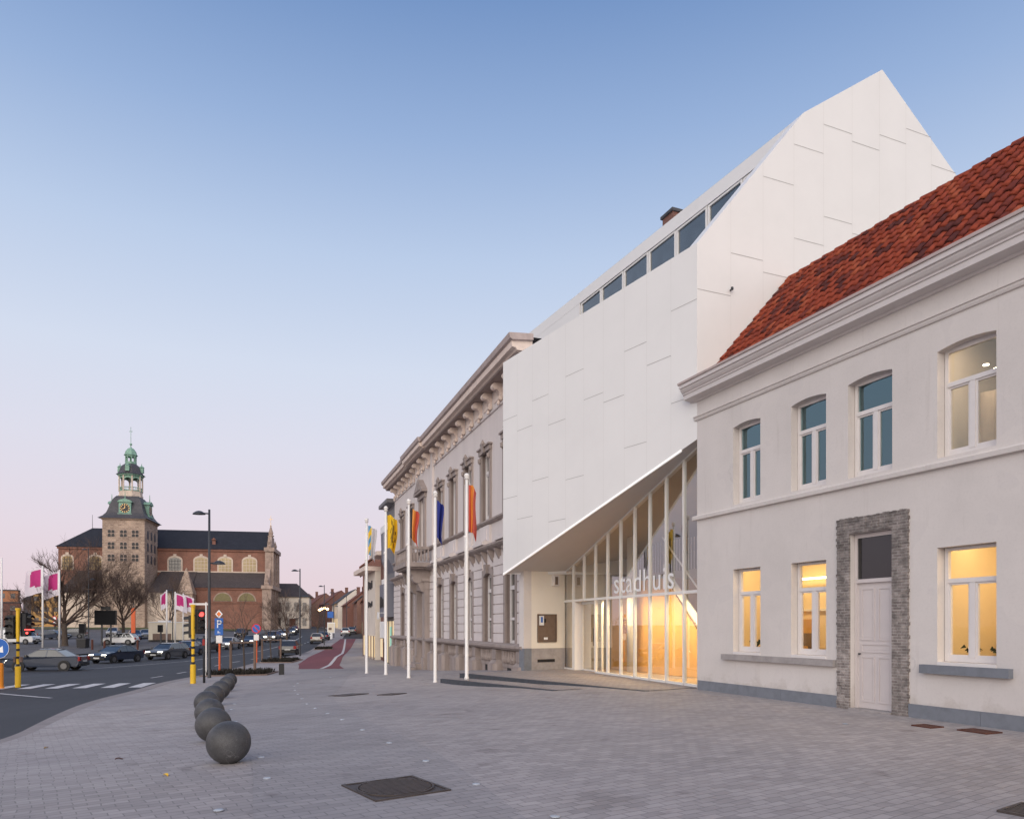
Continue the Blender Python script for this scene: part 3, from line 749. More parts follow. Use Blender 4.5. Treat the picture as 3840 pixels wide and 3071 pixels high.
# panel joints: hairline grooves (vertical faint, horizontal staggered)
FL = math.hypot(FX,FY); NC = 10
hz = {0:[9.55,6.9],1:[8.15,7.95],2:[10.0,6.3],3:[8.75,5.6],4:[9.7,6.45],5:[8.3,5.1],6:[9.05,4.95],7:[7.75,10.2],8:[8.6,5.55],9:[9.3,6.2,4.3]}
hz = {0:[9.75,7.35],1:[8.6],2:[9.25,6.55],3:[8.05],4:[8.35,5.35],5:[9.3,6.1],6:[8.0,4.9],7:[9.0,6.35],8:[8.2,5.2],9:[8.75,6.0],10:[9.3]}
for i in range(1,NC):
    t = i/NC; dt = .004/FL
    fw.poly([fpt(t-dt,zb(t)+.06,.003),fpt(t+dt,zb(t)+.06,.003),fpt(t+dt,FTz(t)-.01,.003),fpt(t-dt,FTz(t)-.01,.003)],1)
for i in range(NC):
    for z in hz[i]:
        ta, tb = i/NC+.0006, (i+1)/NC-.0006
        if z > zb(ta)+.3: fw.poly([fpt(ta,z,.004),fpt(tb,z,.004),fpt(tb,z+.016,.004),fpt(ta,z+.016,.004)],2)
fw.build('front_panel', [M['panel_white'],M['joint'],M['joint_dark']], hall)
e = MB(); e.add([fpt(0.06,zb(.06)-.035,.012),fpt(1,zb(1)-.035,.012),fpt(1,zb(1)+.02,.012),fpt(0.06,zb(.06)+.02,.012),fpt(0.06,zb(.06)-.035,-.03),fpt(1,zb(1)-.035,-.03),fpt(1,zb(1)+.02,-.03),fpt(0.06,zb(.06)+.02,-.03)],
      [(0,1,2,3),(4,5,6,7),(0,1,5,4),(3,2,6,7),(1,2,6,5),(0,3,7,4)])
e.build('edge_trim', M['trim_emissive'], hall)
# gable with raked fin
GP = [(0,0),(0,11.16),(3.45,15.33),(6.35,17.33),(9.3,15.12),(13,12.35),(13,0)]
gb = MB()
gb.poly([(0,y,z) for y,z in GP],0)
for (y0,z0),(y1,z1) in zip(GP[1:5],GP[2:6]): gb.poly([(0,y0,z0),(0,y1,z1),(-.42,y1,z1),(-.42,y0,z0)],0)
gb.poly([(-.42,y,max(z,6.6)) for y,z in GP],0)
gb.poly([(0,0,6.6),(0,0,11.16),(-.42,.02,11.16),(-.42,.02,6.6)],0)
def gtop(y):
    for (y0,z0),(y1,z1) in zip(GP[1:],GP[2:]):
        if y0 <= y <= y1 and y1 > y0: return z0+(z1-z0)*(y-y0)/(y1-y0)
    return 12
cw = 1.04
for i in range(1,13):
    y = i*cw; gb.poly([(.003,y-.004,0),(.003,y+.004,0),(.003,y+.004,gtop(y)),(.003,y-.004,gtop(y))],1)
gz_ = [[10.0],[11.1],[13.3,10.8],[14.4,11.9],[15.2,12.7],[15.0,12.45],[15.45,13.0],[15.9],[15.1]]
for i, zz in enumerate(gz_):
    for z in zz:
        if z < gtop(i*cw+.02)-.05: gb.poly([(.004,i*cw+.006,z),(.004,(i+1)*cw-.006,z),(.004,(i+1)*cw-.006,z+.016),(.004,i*cw+.006,z+.016)],2)
gb.build('gable_wall', [M['panel_white'],M['joint'],M['joint_dark']], hall)
# set-back upper storey: fascia, ribbon window, main roof
XL = -19.5
ub = MB()
YL = 3.45-.028*19.5; ZL = .30                                      # the set-back wall turns out a little towards its far end
def hexa(x0, ya0, yb0, za0, zb0, x1, ya1, yb1, za1, zb1):
    ub.add([(x0,ya0,za0),(x1,ya1,za1),(x1,yb1,za1),(x0,yb0,za0),(x0,ya0,zb0),(x1,ya1,zb1),(x1,yb1,zb1),(x0,yb0,zb0)],[(0,3,2,1),(4,5,6,7),(0,1,5,4),(1,2,6,5),(2,3,7,6),(3,0,4,7)])
hexa(XL,YL,YL+.15,14.88+ZL,15.33+ZL,-.43,3.45,3.6,14.88,15.33)    # fascia
hexa(XL,YL,YL+.17,10.9,12.55+ZL,-.43,3.45,3.62,10.9,12.55)        # parapet below glazing
XS = -12.15; f_ = (XS+.43)/(XL+.43)
hexa(XL,YL+.005,YL+.16,12.5+ZL,14.9+ZL,XS,3.45+(YL-3.45)*f_+.005,3.6+(YL-3.45)*f_,12.5+ZL*f_,14.9+ZL*f_)   # closed wall beyond the last window
ub.poly([(XL,YL,15.332+ZL),(-.43,3.45,15.332),(-.43,6.35,17.33),(XL,6.35,17.33)],0)
ub.poly([(XL,13,12.35),(-.43,13,12.35),(-.43,6.35,17.33),(XL,6.35,17.33)],0)
ub.poly([(XL,YL,0),(XL,YL,15.33+ZL),(XL,6.35,17.33),(XL,13,12.35),(XL,13,0)],0)
ub.poly([(XL,13,0),(-.43,13,0),(-.43,13,12.35),(XL,13,12.35)],0)
ub.poly([(FX+.26,-1.3,10.6),(-.43,-.05,10.6),(-.43,3.44,10.6),(FX+.26,3.44,10.6)],0)   # terrace behind the front
ub.box(FX+.25,-9.9,-.5,3.44,10.4,10.6,0) if False else None
ub.build('upper_storey', M['panel_white'], hall)
x = -.75; a_r = math.atan2(.028,1)
while x > -11.9:
    w = mk_window(hall, -1.60, -.02, 12.555, 14.875, .02, M['alu_white'], None, False, .075, .09, 'glass_ribbon', 'ribbon_window')
    w.location = (x,3.45+.028*(x+.43),-.0154*(x+.43)); w.rotation_euler = (0,0,a_r)
    x -= 1.62
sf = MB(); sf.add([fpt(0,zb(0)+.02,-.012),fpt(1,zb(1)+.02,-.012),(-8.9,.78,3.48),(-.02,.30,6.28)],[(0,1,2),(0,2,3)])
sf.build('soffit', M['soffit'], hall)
# return wall with the intercom niche
A_ = Vector((-8.52,-1.0,0)); B_ = Vector((-8.76,.72,0)); dv = (B_-A_); DL = dv.length; dv.normalize(); nv = Vector((-dv.y,dv.x,0))
if nv.x < 0: nv = -nv                                              # faces towards the entrance / camera
rw = MB()
def rpt(s_, z, off=0.0): p = A_+dv*s_+nv*off; return (p.x,p.y,z)
def rbox(m_, s0, s1, z0, z1, o0, o1, mi=0):
    vs = [rpt(s0,z0,o0),rpt(s1,z0,o0),rpt(s1,z0,o1),rpt(s0,z0,o1),rpt(s0,z1,o0),rpt(s1,z1,o0),rpt(s1,z1,o1),rpt(s0,z1,o1)]
    m_.add(vs,[(0,3,2,1),(4,5,6,7),(0,1,5,4),(1,2,6,5),(2,3,7,6),(3,0,4,7)],mi)
rbox(rw,.30,DL,.78,3.6,-.3,0); rw.build('return_wall', M['cream'], hall)
rw = MB(); rbox(rw,.30,DL,-.4,.778,-.3,.012); rw.build('return_plinth', M['sill_stone'], hall)
rw = MB(); rbox(rw,-.02,.298,.785,3.6,-.3,.004,0); rbox(rw,-.02,.298,-.4,.783,-.3,.014,1); rw.build('corner_pier', [M['render_grey'],M['blue_stone']], hall)
rw = MB()
s0, s1, z0, z1 = .54, 1.36, 1.0, 2.0
rbox(rw,s0,s1,z0,z1,.002,.010,0)
for a in ((s0,s0+.04,z0,z1),(s1-.04,s1,z0,z1),(s0+.04,s1-.04,z0,z0+.04),(s0+.04,s1-.04,z1-.04,z1)): rbox(rw,*a,.010,.045,0)
ic = rw.build('intercom_panel', M['bronze'], hall)
rw = MB(); rbox(rw,.61,.80,1.60,1.94,.012,.05,0); rbox(rw,.67,.75,1.70,1.90,.05,.053,1); ic2 = rw.build('intercom', [M['white_paint'],M['sign_blue']], ic)
rw = MB(); rbox(rw,.84,.90,1.70,1.84,.012,.04); rw.build('card_reader', M['black'], ic)
rw = MB(); rbox(rw,.82,.98,1.09,1.17,.012,.02); rw.build('notice', M['sign_white'], ic)
rw = MB(); rbox(rw,.55,1.28,.29,.39,.013,.03); rw.build('letter_slot', M['black'], hall)
rw = MB(); rbox(rw,1.16,1.40,3.02,3.40,.002,.14,0); rbox(rw,1.22,1.34,3.06,3.34,.14,.15,1); rw.build('wall_lamp', [M['frame_white'],M['bronze']], hall)
# glazed wall
GR = Vector((-.10,.28,0)); GL = Vector((-8.90,.74,0))
def gp(t, z, off=0.0):                                            # t 0 right .. 1 left ; off outward
    d = GL-GR; n_ = Vector((d.y,-d.x,0)).normalized()
    if n_.y > 0: n_ = -n_
    p = GR+d*t+n_*off; return Vector((p.x,p.y,z))
def gtopz(t): return 6.20+(3.42-6.20)*t
NP = 10; GLEN = (GL-GR).length
def gbox(m_, t0, t1, za, zb_, o0, o1, mi=0):
    f_ = (lambda t,z: z(t) if callable(z) else z)
    vs = [gp(t0,f_(t0,za),o0),gp(t1,f_(t1,za),o0),gp(t1,f_(t1,za),o1),gp(t0,f_(t0,za),o1),gp(t0,f_(t0,zb_),o0),gp(t1,f_(t1,zb_),o0),gp(t1,f_(t1,zb_),o1),gp(t0,f_(t0,zb_),o1)]
    m_.add(vs,[(0,3,2,1),(4,5,6,7),(0,1,5,4),(1,2,6,5),(2,3,7,6),(3,0,4,7)],mi)
hw = .029/GLEN
for i in range(NP+1):
    t = i/NP; mu = MB(); z1_ = gtopz(t)+.05; z0_ = 0.06
    if i == 8: z0_ = 2.52
    gbox(mu,max(0,t-hw),min(1,t+hw),z0_,z1_,-.05,.045); mu.build('mullion', M['alu_white'], hall)
for i in range(NP):
    tr = MB(); a, b = i/NP+hw, (i+1)/NP-hw
    gbox(tr,a,b,2.43,2.51,-.05,.035); tr.build('transom', M['alu_white'], hall); tr = MB(); gbox(tr,a,b,gtopz,lambda t: gtopz(t)+.06,-.10,.03)
    tr.build('head_rail', M['alu_white'], hall)
    if i not in (7,8): tr = MB(); gbox(tr,a,b,-.02,.08,-.10,.035); tr.build('bottom_rail', M['alu_white'], hall)
for i in range(NP):
    a, b = i/NP+hw*.5, (i+1)/NP-hw*.5
    p = MB()
    p.poly([gp(a,2.47),gp(b,2.47),gp(b,gtopz(b)+.02),gp(a,gtopz(a)+.02)])
    if i not in (7,8): p.poly([gp(a,.05),gp(b,.05),gp(b,2.47),gp(a,2.47)])
    p.build('glass_pane', M['glass_lobby'], hall, fix=False)
# recessed double door in bays 7 and 8 (from the right)
dd = MB(); rec = -.28
for a, b in ((.705,.712),(.752,.760),(.880,.896)): gbox(dd,a,b,.0,2.43,rec-.03,rec+.04)
gbox(dd,.712,.88,2.33,2.43,rec-.03,rec+.035); gbox(dd,.712,.752,.0,.07,rec-.03,rec+.036); gbox(dd,.76,.88,.0,.07,rec-.03,rec+.036)
gbox(dd,.880,.899,.0,2.43,rec+.045,.04)
dr_ = dd.build('entrance_door', M['alu_white'], hall)
p = MB(); p.poly([gp(.705,.05,rec),gp(.9,.05,rec),gp(.9,2.4,rec),gp(.705,2.4,rec)]); p.build('pane', M['glass_lobby'], dr_, fix=False)
p = MB(); p.tube(gp(.765,.9,rec+.08),gp(.765,1.5,rec+.08),.014,.014,8); p.build('handle', M['dark_metal'], dr_)
# lettering on the glass (mesh from the built-in font)
def lettering(txt, size, name, mat, parent, origin, xdir, up=(0,0,1), off=0.0, spacing=1.0, xs=1.0):
    cu_ = bpy.data.curves.new(name, 'FONT'); cu_.body = txt; cu_.size = size; cu_.space_character = spacing; cu_.resolution_u = 3
    cu_.extrude = .004
    to = bpy.data.objects.new('tmp', cu_); COL.objects.link(to)
    dg = bpy.context.evaluated_depsgraph_get(); me = bpy.data.meshes.new_from_object(to.evaluated_get(dg))
    bpy.data.objects.remove(to)
    xd = Vector(xdir).normalized(); ud = Vector(up); nd = xd.cross(ud)
    o_ = Vector(origin)
    for v in me.vertices: v.co = o_+xd*(v.co.x*xs)+ud*v.co.y+nd*(v.co.z+off)
    me.materials.clear(); me.materials.append(mat)
    ob = bpy.data.objects.new(name, me); COL.objects.link(ob)
    if parent: ob.parent = parent
    return ob
d_ = (GR-GL).normalized()
lettering('stadhuis', .92, 'lettering', M['sign_white'], hall, gp(.552,2.60,.015), d_, off=0.0, spacing=1.05, xs=1.12)
# lobby
lb = MB()
def lq(*pts, m=0): lb.poly(pts, m)
lq((-8.9,.9,.02),(-.05,.45,.02),(-.05,7,.02),(-8.9,7,.02),m=1)
lq((-8.9,7,0),(-.05,7,0),(-.05,7,6.9),(-8.9,7,6.9),m=0)
lq((-.06,.4,0),(-.06,7,0),(-.06,7,6.9),(-.06,.4,6.9),m=0)
lq((-8.92,.9,0),(-8.92,7,0),(-8.92,7,6.9),(-8.92,.9,6.9),m=0)
lq((-8.9,.8,3.62),(-.05,.45,6.40),(-.05,7,6.6),(-8.9,7,4.6),m=0)
lb.build('lobby', [M['lobby_wall'],M['wood_floor']], hall)
pw_ = MB(); pw_.box(-3.4,-.12,4.9,5.0,.03,3.05); pw_.build('dark_backing', M['furniture'], hall)  # added brown panel, its tone stands in for dark reflections in the glass
ga = MB(); ga.box(-8.8,-4.2,3.4,6.9,3.1,3.45); ga.box(-4.2,-.1,4.6,6.9,3.1,3.45); ga.build('gallery', M['lobby_wall'], hall)
ra = MB()
for i in range(40): ra.box(-4.15+i*.1,-4.13+i*.1,4.58,4.60,3.45,4.5)
for i in range(28): ra.box(-8.7+i*.16,-8.68+i*.16,3.38,3.40,3.45,4.5)
ra.build('balustrade', M['alu_white'], hall)
sb = MB()
sb.poly([(-1.5,2.2,.03),(-4.6,2.2,3.1),(-8.0,2.2,3.1),(-8.0,2.2,.03)],0)
sb.poly([(-1.5,2.2,.03),(-4.6,2.2,3.1),(-4.6,3.6,3.1),(-1.5,3.6,.03)],2)
sb.box(-8.0,-4.61,2.21,3.6,2.95,3.1,1)
nst = 17
for i in range(nst):
    x0 = -1.5-i*3.1/nst; sb.box(x0-3.1/nst+.002,x0,2.25,3.58,.03+i*3.07/nst,.03+(i+1)*3.07/nst,2)
stc = sb.build('staircase', [M['wood_orange'],M['room_white'],M['wood_floor']], hall)
sg = MB(); sg.add([(-1.15,2.17,.03),(-4.6,2.17,3.22),(-4.6,2.17,3.55),(-.8,2.17,.03),(-1.15,2.13,.03),(-4.6,2.13,3.22),(-4.6,2.13,3.55),(-.8,2.13,.03)],[(0,1,2,3),(4,5,6,7),(0,1,5,4),(2,3,7,6),(1,2,6,5),(0,3,7,4)])
sg.build('stringer', M['room_white'], stc)
hr = MB(); hr.tube((-1.0,2.1,1.05),(-4.6,2.1,4.4),.03,.03,8); hr.tube((-1.0,2.1,.1),(-1.0,2.1,1.05),.02,.02,8); hr.build('handrail', M['alu_white'], stc)
dl = MB()
for x, y, z in ((-2.2,3.2,3.6),(-3.6,3.0,3.3),(-1.2,2.2,4.3),(-1.4,3.6,2.9)): dl.lathe([(0,.05),(.14,.04),(.2,-.03),(0,-.035)],(x,y,z),16)
dl.build('pendant_lamp', M['bronze'], hall)
co_ = MB(); co_.lathe([(.17,0),(.17,5)],(-6.1,1.9,.02),20); co_.build('column', M['room_white'], hall, smooth=True)
# brick chimney stack of the old house behind
cam_ = MB(); cam_.lathe([(.02,0),(.035,.015),(.035,.07),(.015,.085)],(.08,1.02,10.12),10); cam_.tube((.0,1.02,10.14),(.08,1.02,10.16),.02,.02,6); cam_.build('security_camera', M['dark_metal'], hall)
# lamps that light these interiors
def area(name, loc, sx, sy, power, col, rot=(0,0,0), parent=None):
    l = bpy.data.lights.new(name, 'AREA'); l.shape = 'RECTANGLE'; l.size = sx; l.size_y = sy; l.energy = power; l.color = col
    o = bpy.data.objects.new(name, l); COL.objects.link(o); o.location = loc; o.rotation_euler = rot; o.parent = parent
    return o
WARM = (1.0,.71,.38)
area('lamp_room', (2.3,1.3,3.40), 3.4, .5, 62, WARM, (0,0,0), house)
area('lamp_room', (8.6,1.3,3.40), 4.6, .5, 80, WARM, (0,0,0), house)
area('lamp_upper_room', (6.95,.75,6.9), .5, .3, 30, (1,.72,.48), (0,0,0), house)
area('lamp_lobby', (-4.6,1.0,2.42), 3.6, .12, 185, WARM, (R(18),0,0), hall)
area('lamp_lobby', (-1.6,.80,2.42), 2.6, .12, 105, WARM, (R(18),0,0), hall)
area('lamp_lobby', (-2.2,4.4,6.1), 2.6, 1.2, 75, WARM, (0,0,0), hall)
# ------------------------------------------------------------------ the mansion (old palace) left of the city hall
MO = (.61,26.1,0); MRZ = math.atan2(-.946,.325)
man = thing('mansion', 'two storey neoclassical grey mansion with bracketed cornice, stone balcony and tall windows', 'mansion', MO, MRZ)
ML = -27.4
def mx(t): return -t                                              # t metres away from the right corner
LOWC = [1.95,4.85,7.75,10.55,13.35,21.0,24.0]; UPC = [2.1,5.2,7.95,10.7,13.4,17.3,21.2,24.2]; DC = 17.3
WL = 1.15
BZ = -1.35
ops = [(mx(t)-WL/2,mx(t)+WL/2,.85,3.78,.16) for t in LOWC] + [(mx(t)-.55,mx(t)+.55,6.0,8.85,0) for t in UPC] + [(mx(DC)-.75,mx(DC)+.75,-.55,3.6,0)]
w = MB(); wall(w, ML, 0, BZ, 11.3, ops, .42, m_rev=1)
w.poly([(-.95,.35,BZ),(-.95,9,BZ),(-.95,9,11.3),(-.95,.35,11.3)]); w.poly([(-.95,.35,BZ),(0,.0,BZ),(0,.0,11.3),(-.95,.35,11.3)]); w.poly([(ML,0,BZ),(ML,9,BZ),(ML,9,11.3),(ML,0,11.3)]); w.poly([(ML,9,BZ),(0,9,BZ),(0,9,11.3),(ML,9,11.3)])
# rusticated courses between the ground floor openings
edges = [0]; 
for t in sorted(LOWC+[DC]):
    h = WL/2+.24 if t != DC else 1.45
    edges += [t-h, t+h]
edges += [-ML]
for a, b in zip(edges[0::2], edges[1::2]):
    if b-a < .08: continue
    z = .92
    while z < 4.0:
        w.box(-b+.0,-a-.0,-.06,.01,z,z+.345); z += .385
w.poly([(ML,.0,4.0),(0,.0,4.0),(0,.001,4.0),(ML,.001,4.0)])
w.build('wall', [M['mansion_wall'],M['mansion_reveal']], man)
def prof(name, pts, mat, x0=ML-.02, x1=.02, parent=man):
    k = MB(); k.prism(pts, 'x', x0, x1); return k.build(name, mat, parent)
prof('sill_band', [(.02,.66),(-.26,.68),(-.34,.76),(-.34,.84),(-.14,.90),(.02,.92)], M['mansion_stone'])
prof('belt_cornice', [(.02,4.62),(-.10,4.64),(-.30,4.74),(-.36,4.80),(-.36,4.88),(-.06,4.98),(.02,4.98)], M['mansion_stone'])
prof('upper_sill_band', [(.02,5.78),(-.08,5.80),(-.18,5.88),(-.18,5.95),(-.02,6.0),(.02,6.0)], M['mansion_stone'])
prof('frieze_moulding', [(.02,10.28),(-.05,10.30),(-.07,10.36),(-.03,10.42),(.02,10.42)], M['mansion_wall'])
prof('cornice', [(.02,11.18),(-.55,11.20),(-.60,11.28),(-.74,11.30),(-.76,11.50),(-.30,11.58),(.02,11.58)], M['mansion_trim'], ML-.5, .28)
k = MB(); k.box(ML-.45,.24,-.54,.01,11.135,11.178); k.build('cornice_shade_strip', M['mansion_soffit_shade'], man)  # dark strip under the cornice, shadow put into its colour
prof('gutter', [(.02,11.582),(-.76,11.51),(-.84,11.56),(-.88,11.74),(.02,11.80)], M['mansion_gutter'], ML-.6, .38)
# the centre bay breaks forward a little
k = MB(); k.box(mx(19.6),mx(15.0),-.12,.0,5.0,11.17); cb = None
wall_c = MB(); wall(wall_c, mx(19.6), mx(15.0), 6.0, 11.16, [(mx(DC)-.55,mx(DC)+.55,6.0,8.85,0)], .12, y=-.12)
for x in (mx(19.6),mx(15.0)): wall_c.poly([(x,-.12,6.0),(x,0,6.0),(x,0,11.16),(x,-.12,11.16)])
wall_c.build('centre_bay', M['mansion_wall'], man)
k = MB(); k.prism([(-.0,11.19),(-.68,11.22),(-.72,11.29),(-.87,11.31),(-.89,11.5),(0,11.55)],'x',mx(19.8),mx(14.8)); k.build('cornice_break', M['mansion_trim'], man)
k = MB(); k.prism([(-.0,11.56),(-.90,11.52),(-.96,11.57),(-1.0,11.76),(0,11.84)],'x',mx(19.9),mx(14.7)); k.build('gutter', M['mansion_gutter'], man)
# scroll consoles under the cornice
t = .35; con0 = None; cpos = []
while t < 27: cpos.append(t); t += 1.39
cm = MB(); cm.prism([(0,10.48),(-.07,10.42),(-.12,10.48),(-.09,10.62),(-.10,10.74),(-.20,10.84),(-.34,10.90),(-.42,10.97),(-.40,11.06),(-.34,11.10),(-.34,11.13),(0,11.13)],'x',-.115,.115)
cm.tube((-.13,-.30,10.98),(.13,-.30,10.98),.13,.13,12); cm.tube((-.16,-.10,10.53),(.16,-.10,10.53),.085,.085,10)
cm.lathe([(0,-.1),(.07,-.05),(.05,.06),(0,.1)],(0,-.14,10.36),8)
cmesh = cm.mesh('console', M['mansion_trim'])
for t in cpos:
    o = bpy.data.objects.new('console', cmesh); COL.objects.link(o); o.parent = man
    o.location = (mx(t), -.12 if 15.1 < t < 19.5 else 0, 0)
# small panels between the consoles
for a, b in zip(cpos, cpos[1:]):
    k = MB(); m_ = (a+b)/2; k.box(mx(m_)-.28,mx(m_)+.28,-.03 if not 15 < m_ < 19.6 else -.15,.0,10.60,11.0); k.build('frieze_panel', M['mansion_trim'], man)
# little brackets under the belt cornice, and pedestals in the band above
t = .5; bm_ = MB(); bm_.prism([(0,4.16),(-.10,4.30),(-.26,4.60),(-.26,4.66),(0,4.66)],'x',-.075,.075); bmesh_ = bm_.mesh('bracket', M['mansion_stone'])
while t < 27:
    if not 14.9 < t < 19.8:
        o = bpy.data.objects.new('bracket', bmesh_); COL.objects.link(o); o.parent = man; o.location = (mx(t),0,0)
    t += .93
for t in UPC:
    k = MB()
    if abs(t-DC) > 1: k.box(mx(t)-.70,mx(t)+.70,-.10,.0,5.0,5.76); k.box(mx(t)-.38,mx(t)+.38,-.125,-.09,5.16,5.60)
    if abs(t-DC) > 1:
        k.prism([(-.42,4.90),(-.42,5.02),(-.3,5.08),(0,5.08),(0,4.90)],'x',mx(t)-.75,mx(t)+.75); k.build('parapet_panel', M['mansion_wall'], man)
# windows with stone surrounds
def surround(t, z0, z1, w_, arch, name='window_surround'):
    s_ = MB(); x = mx(t); f = .21; yy = -.075
    s_.box(x-w_/2-f,x-w_/2,yy,.02,z0,z1-(.16 if arch else 0)); s_.box(x+w_/2,x+w_/2+f,yy,.02,z0,z1-(.16 if arch else 0))
    if arch:
        k_ = 10; pts = []
        for i in range(k_+1):
            u = -1+2*i/k_; pts.append((x+u*(w_/2),z1-.16*u*u)); 
        for (a,za),(b,zb2) in zip(pts,pts[1:]):
            s_.add([(a,yy,za),(b,yy,zb2),(b,yy,z1+.26-.12*((b-x)/(w_/2))**2),(a,yy,z1+.26-.12*((a-x)/(w_/2))**2),(a,.02,za),(b,.02,zb2),(b,.02,z1+.26),(a,.02,z1+.26)],[(0,1,2,3),(0,1,5,4),(3,2,6,7)])
        s_.box(x-w_/2-f,x-w_/2,yy-.001,.02,z1-.16,z1+.13); s_.box(x+w_/2,x+w_/2+f,yy-.001,.02,z1-.16,z1+.13)
        s_.taperbox((x-.10,x+.10,yy-.09,.01,z1-.03),(x-.16,x+.16,yy-.13,.01,z1+.34))
    else:
        s_.box(x-w_/2-f-.04,x+w_/2+f+.04,yy-.05,.02,z1,z1+.20); s_.box(x-w_/2-f-.10,x+w_/2+f+.10,yy-.12,.02,z1+.201,z1+.27)
        s_.taperbox((x-.12,x+.12,yy-.10,0,z1-.02),(x-.18,x+.18,yy-.17,0,z1+.36))
        s_.lathe([(0,0),(.11,.02),(.07,.12),(.03,.2),(0,.22)],(x,yy-.09,z1+.33),8)
        for sg in (-1,1): s_.lathe([(0,-.16),(.08,-.08),(.09,.06),(0,.12)],(x+sg*(w_/2+f*.5),yy-.03,z1-.22),8)
    return s_.build(name, M['mansion_stone'], man)
for t in LOWC:
    surround(t,.90,3.78,WL,True)
    mk_window(man, mx(t)-WL/2+.01, mx(t)+WL/2-.01, .87, 3.77, .13, M['frame_white'], .75, False, .13, .10, 'glass_mansion' if 'glass_mansion' in M else 'glass_dark', horns=(1.85,), rise=.1)
for t in UPC:
    if abs(t-DC) > 1: surround(t,6.0,8.85,1.1,False)
    mk_window(man, mx(t)-.54, mx(t)+.54, 6.03, 8.84, .13, M['frame_white'], .72, True, .11, .10, 'glass_mansion' if 'glass_mansion' in M else 'glass_dark')
s_ = MB(); x = mx(DC)
s_.box(x-.85,x-.55,-.22,-.10,6.0,8.9); s_.box(x+.55,x+.85,-.22,-.10,6.0,8.9); s_.box(x-.95,x+.95,-.26,-.10,8.86,9.12)
s_.prism([(x-1.15,9.13),(x+1.15,9.13),(x+1.15,9.25),(x,9.98),(x-1.15,9.25)],'y',-.46,-.1)
s_.prism([(x-.72,9.27),(x+.72,9.27),(x,9.76)],'y',-.5,-.44)
s_.build('pediment', M['mansion_stone'], man)
# lower zone: pedestal blocks under each pier, balustrade panels between
for t in (.45,3.4,6.3,9.15,11.95,14.6,22.5,25.6,27.0,20.0):
    k = MB(); x = mx(t); k.prism([(x-.46,.02),(x-.46,-.26),(x-.34,-.40),(x+.34,-.40),(x+.46,-.26),(x+.46,.02)],'z',BZ,.1); k.taperbox((x-.40,x+.40,-.34,.02,.101),(x-.28,x+.28,-.20,.02,.26)); k.box(x-.26,x+.26,-.25,.02,.261,.655); k.build('base_block', M['mansion_stone'], man)
for t in LOWC:
    k = MB(); x = mx(t); k.box(x-1.0,x+1.0,-.05,.02,-.02,.12); k.box(x-.95,x-.02,-.07,.02,.16,.62); k.box(x+.02,x+.95,-.07,.02,.16,.62)
    for j in range(5): k.lathe([(.05,0),(.09,.12),(.05,.3),(.06,.44)],(x-.6+j*.3,-.09,.17),8)
    k.build('base_panel', M['mansion_stone'], man)
for t in LOWC: k = MB(); k.box(mx(t)-.40,mx(t)+.40,-.034,.2,-.9,-.035); k.build('cellar_window', M['black'], man)
for a, b in ((.02,DC-1.42),(DC+1.42,-ML)): k = MB(); k.box(-b,-a,-.022,.01,BZ,.655); k.build('base_course', M['mansion_stone'], man)
# entrance and balcony
k = MB(); x = mx(DC)
k.box(x-1.40,x-.76,-.34,.02,BZ,3.6); k.box(x+.76,x+1.40,-.34,.02,BZ,3.6); k.box(x-1.42,x+1.42,-.36,.02,3.601,4.05); k.box(x-1.50,x+1.50,-.5,.02,4.051,4.2)
k.box(x-1.45,x-.74,-.42,.02,BZ,-.2); k.box(x+.74,x+1.45,-.42,.02,BZ,-.2)
for sg in (-1,1):
    k.prism([(0,3.3),(-.5,3.5),(-.75,4.0),(-1.1,4.5),(-1.1,4.72),(0,4.72)],'x',x+sg*1.1-.22,x+sg*1.1+.22)
    k.tube((x+sg*1.1-.26,-.72,4.22),(x+sg*1.1+.26,-.72,4.22),.28,.28,14)
k.build('door_surround', M['mansion_stone'], man)
k = MB(); k.box(x-1.75,x+1.75,-1.35,.02,4.722,4.82); k.box(x-1.95,x+1.95,-1.5,.02,4.821,5.06)
k.box(x-1.8,x+1.8,-1.38,-1.20,5.80,5.95); k.box(x-1.78,x+1.78,-1.35,-1.22,5.061,5.15)
for sg in (-1,1):
    k.box(x+sg*1.72-.14,x+sg*1.72+.14,-1.42,-1.14,5.061,5.97); k.box(x+sg*1.72-.06,x+sg*1.72+.06,-1.14,-.1,5.80,5.95)
    for j in range(5): k.lathe([(.05,0),(.08,.2),(.04,.45),(.05,.65)],(x+sg*1.72,-1.0+j*.2,5.15),8)
for j in range(15): k.lathe([(.05,0),(.085,.2),(.04,.45),(.05,.65)],(x-1.5+j*.214,-1.285,5.15),8)
k.build('balcony', M['mansion_stone'], man)
k = MB(); k.box(x-.75,x+.75,.20,.28,-.55,3.6); k.box(x-.05,x+.05,.17,.21,-.5,2.5)
for sg in (-1,1):
    for z0, z1 in ((-.3,.7),(.85,2.3)): k.box(x+sg*.39-.26,x+sg*.39+.26,.165,.205,z0,z1)
k.box(x-.74,x+.74,.16,.22,2.5,2.62)
dm = k.build('door', M['frame_white'], man)
k = MB(); k.box(x-.28,x+.28,.19,.215,2.75,3.45); k.build('fanlight', M['glass_dark'], dm)
k = MB(); k.box(x-.9,x+.9,-.75,.2,BZ,-.56); k.box(x-1.1,x+1.1,-1.05,-.75,BZ,-.75); k.build('doorstep', M['mansion_stone'], man)
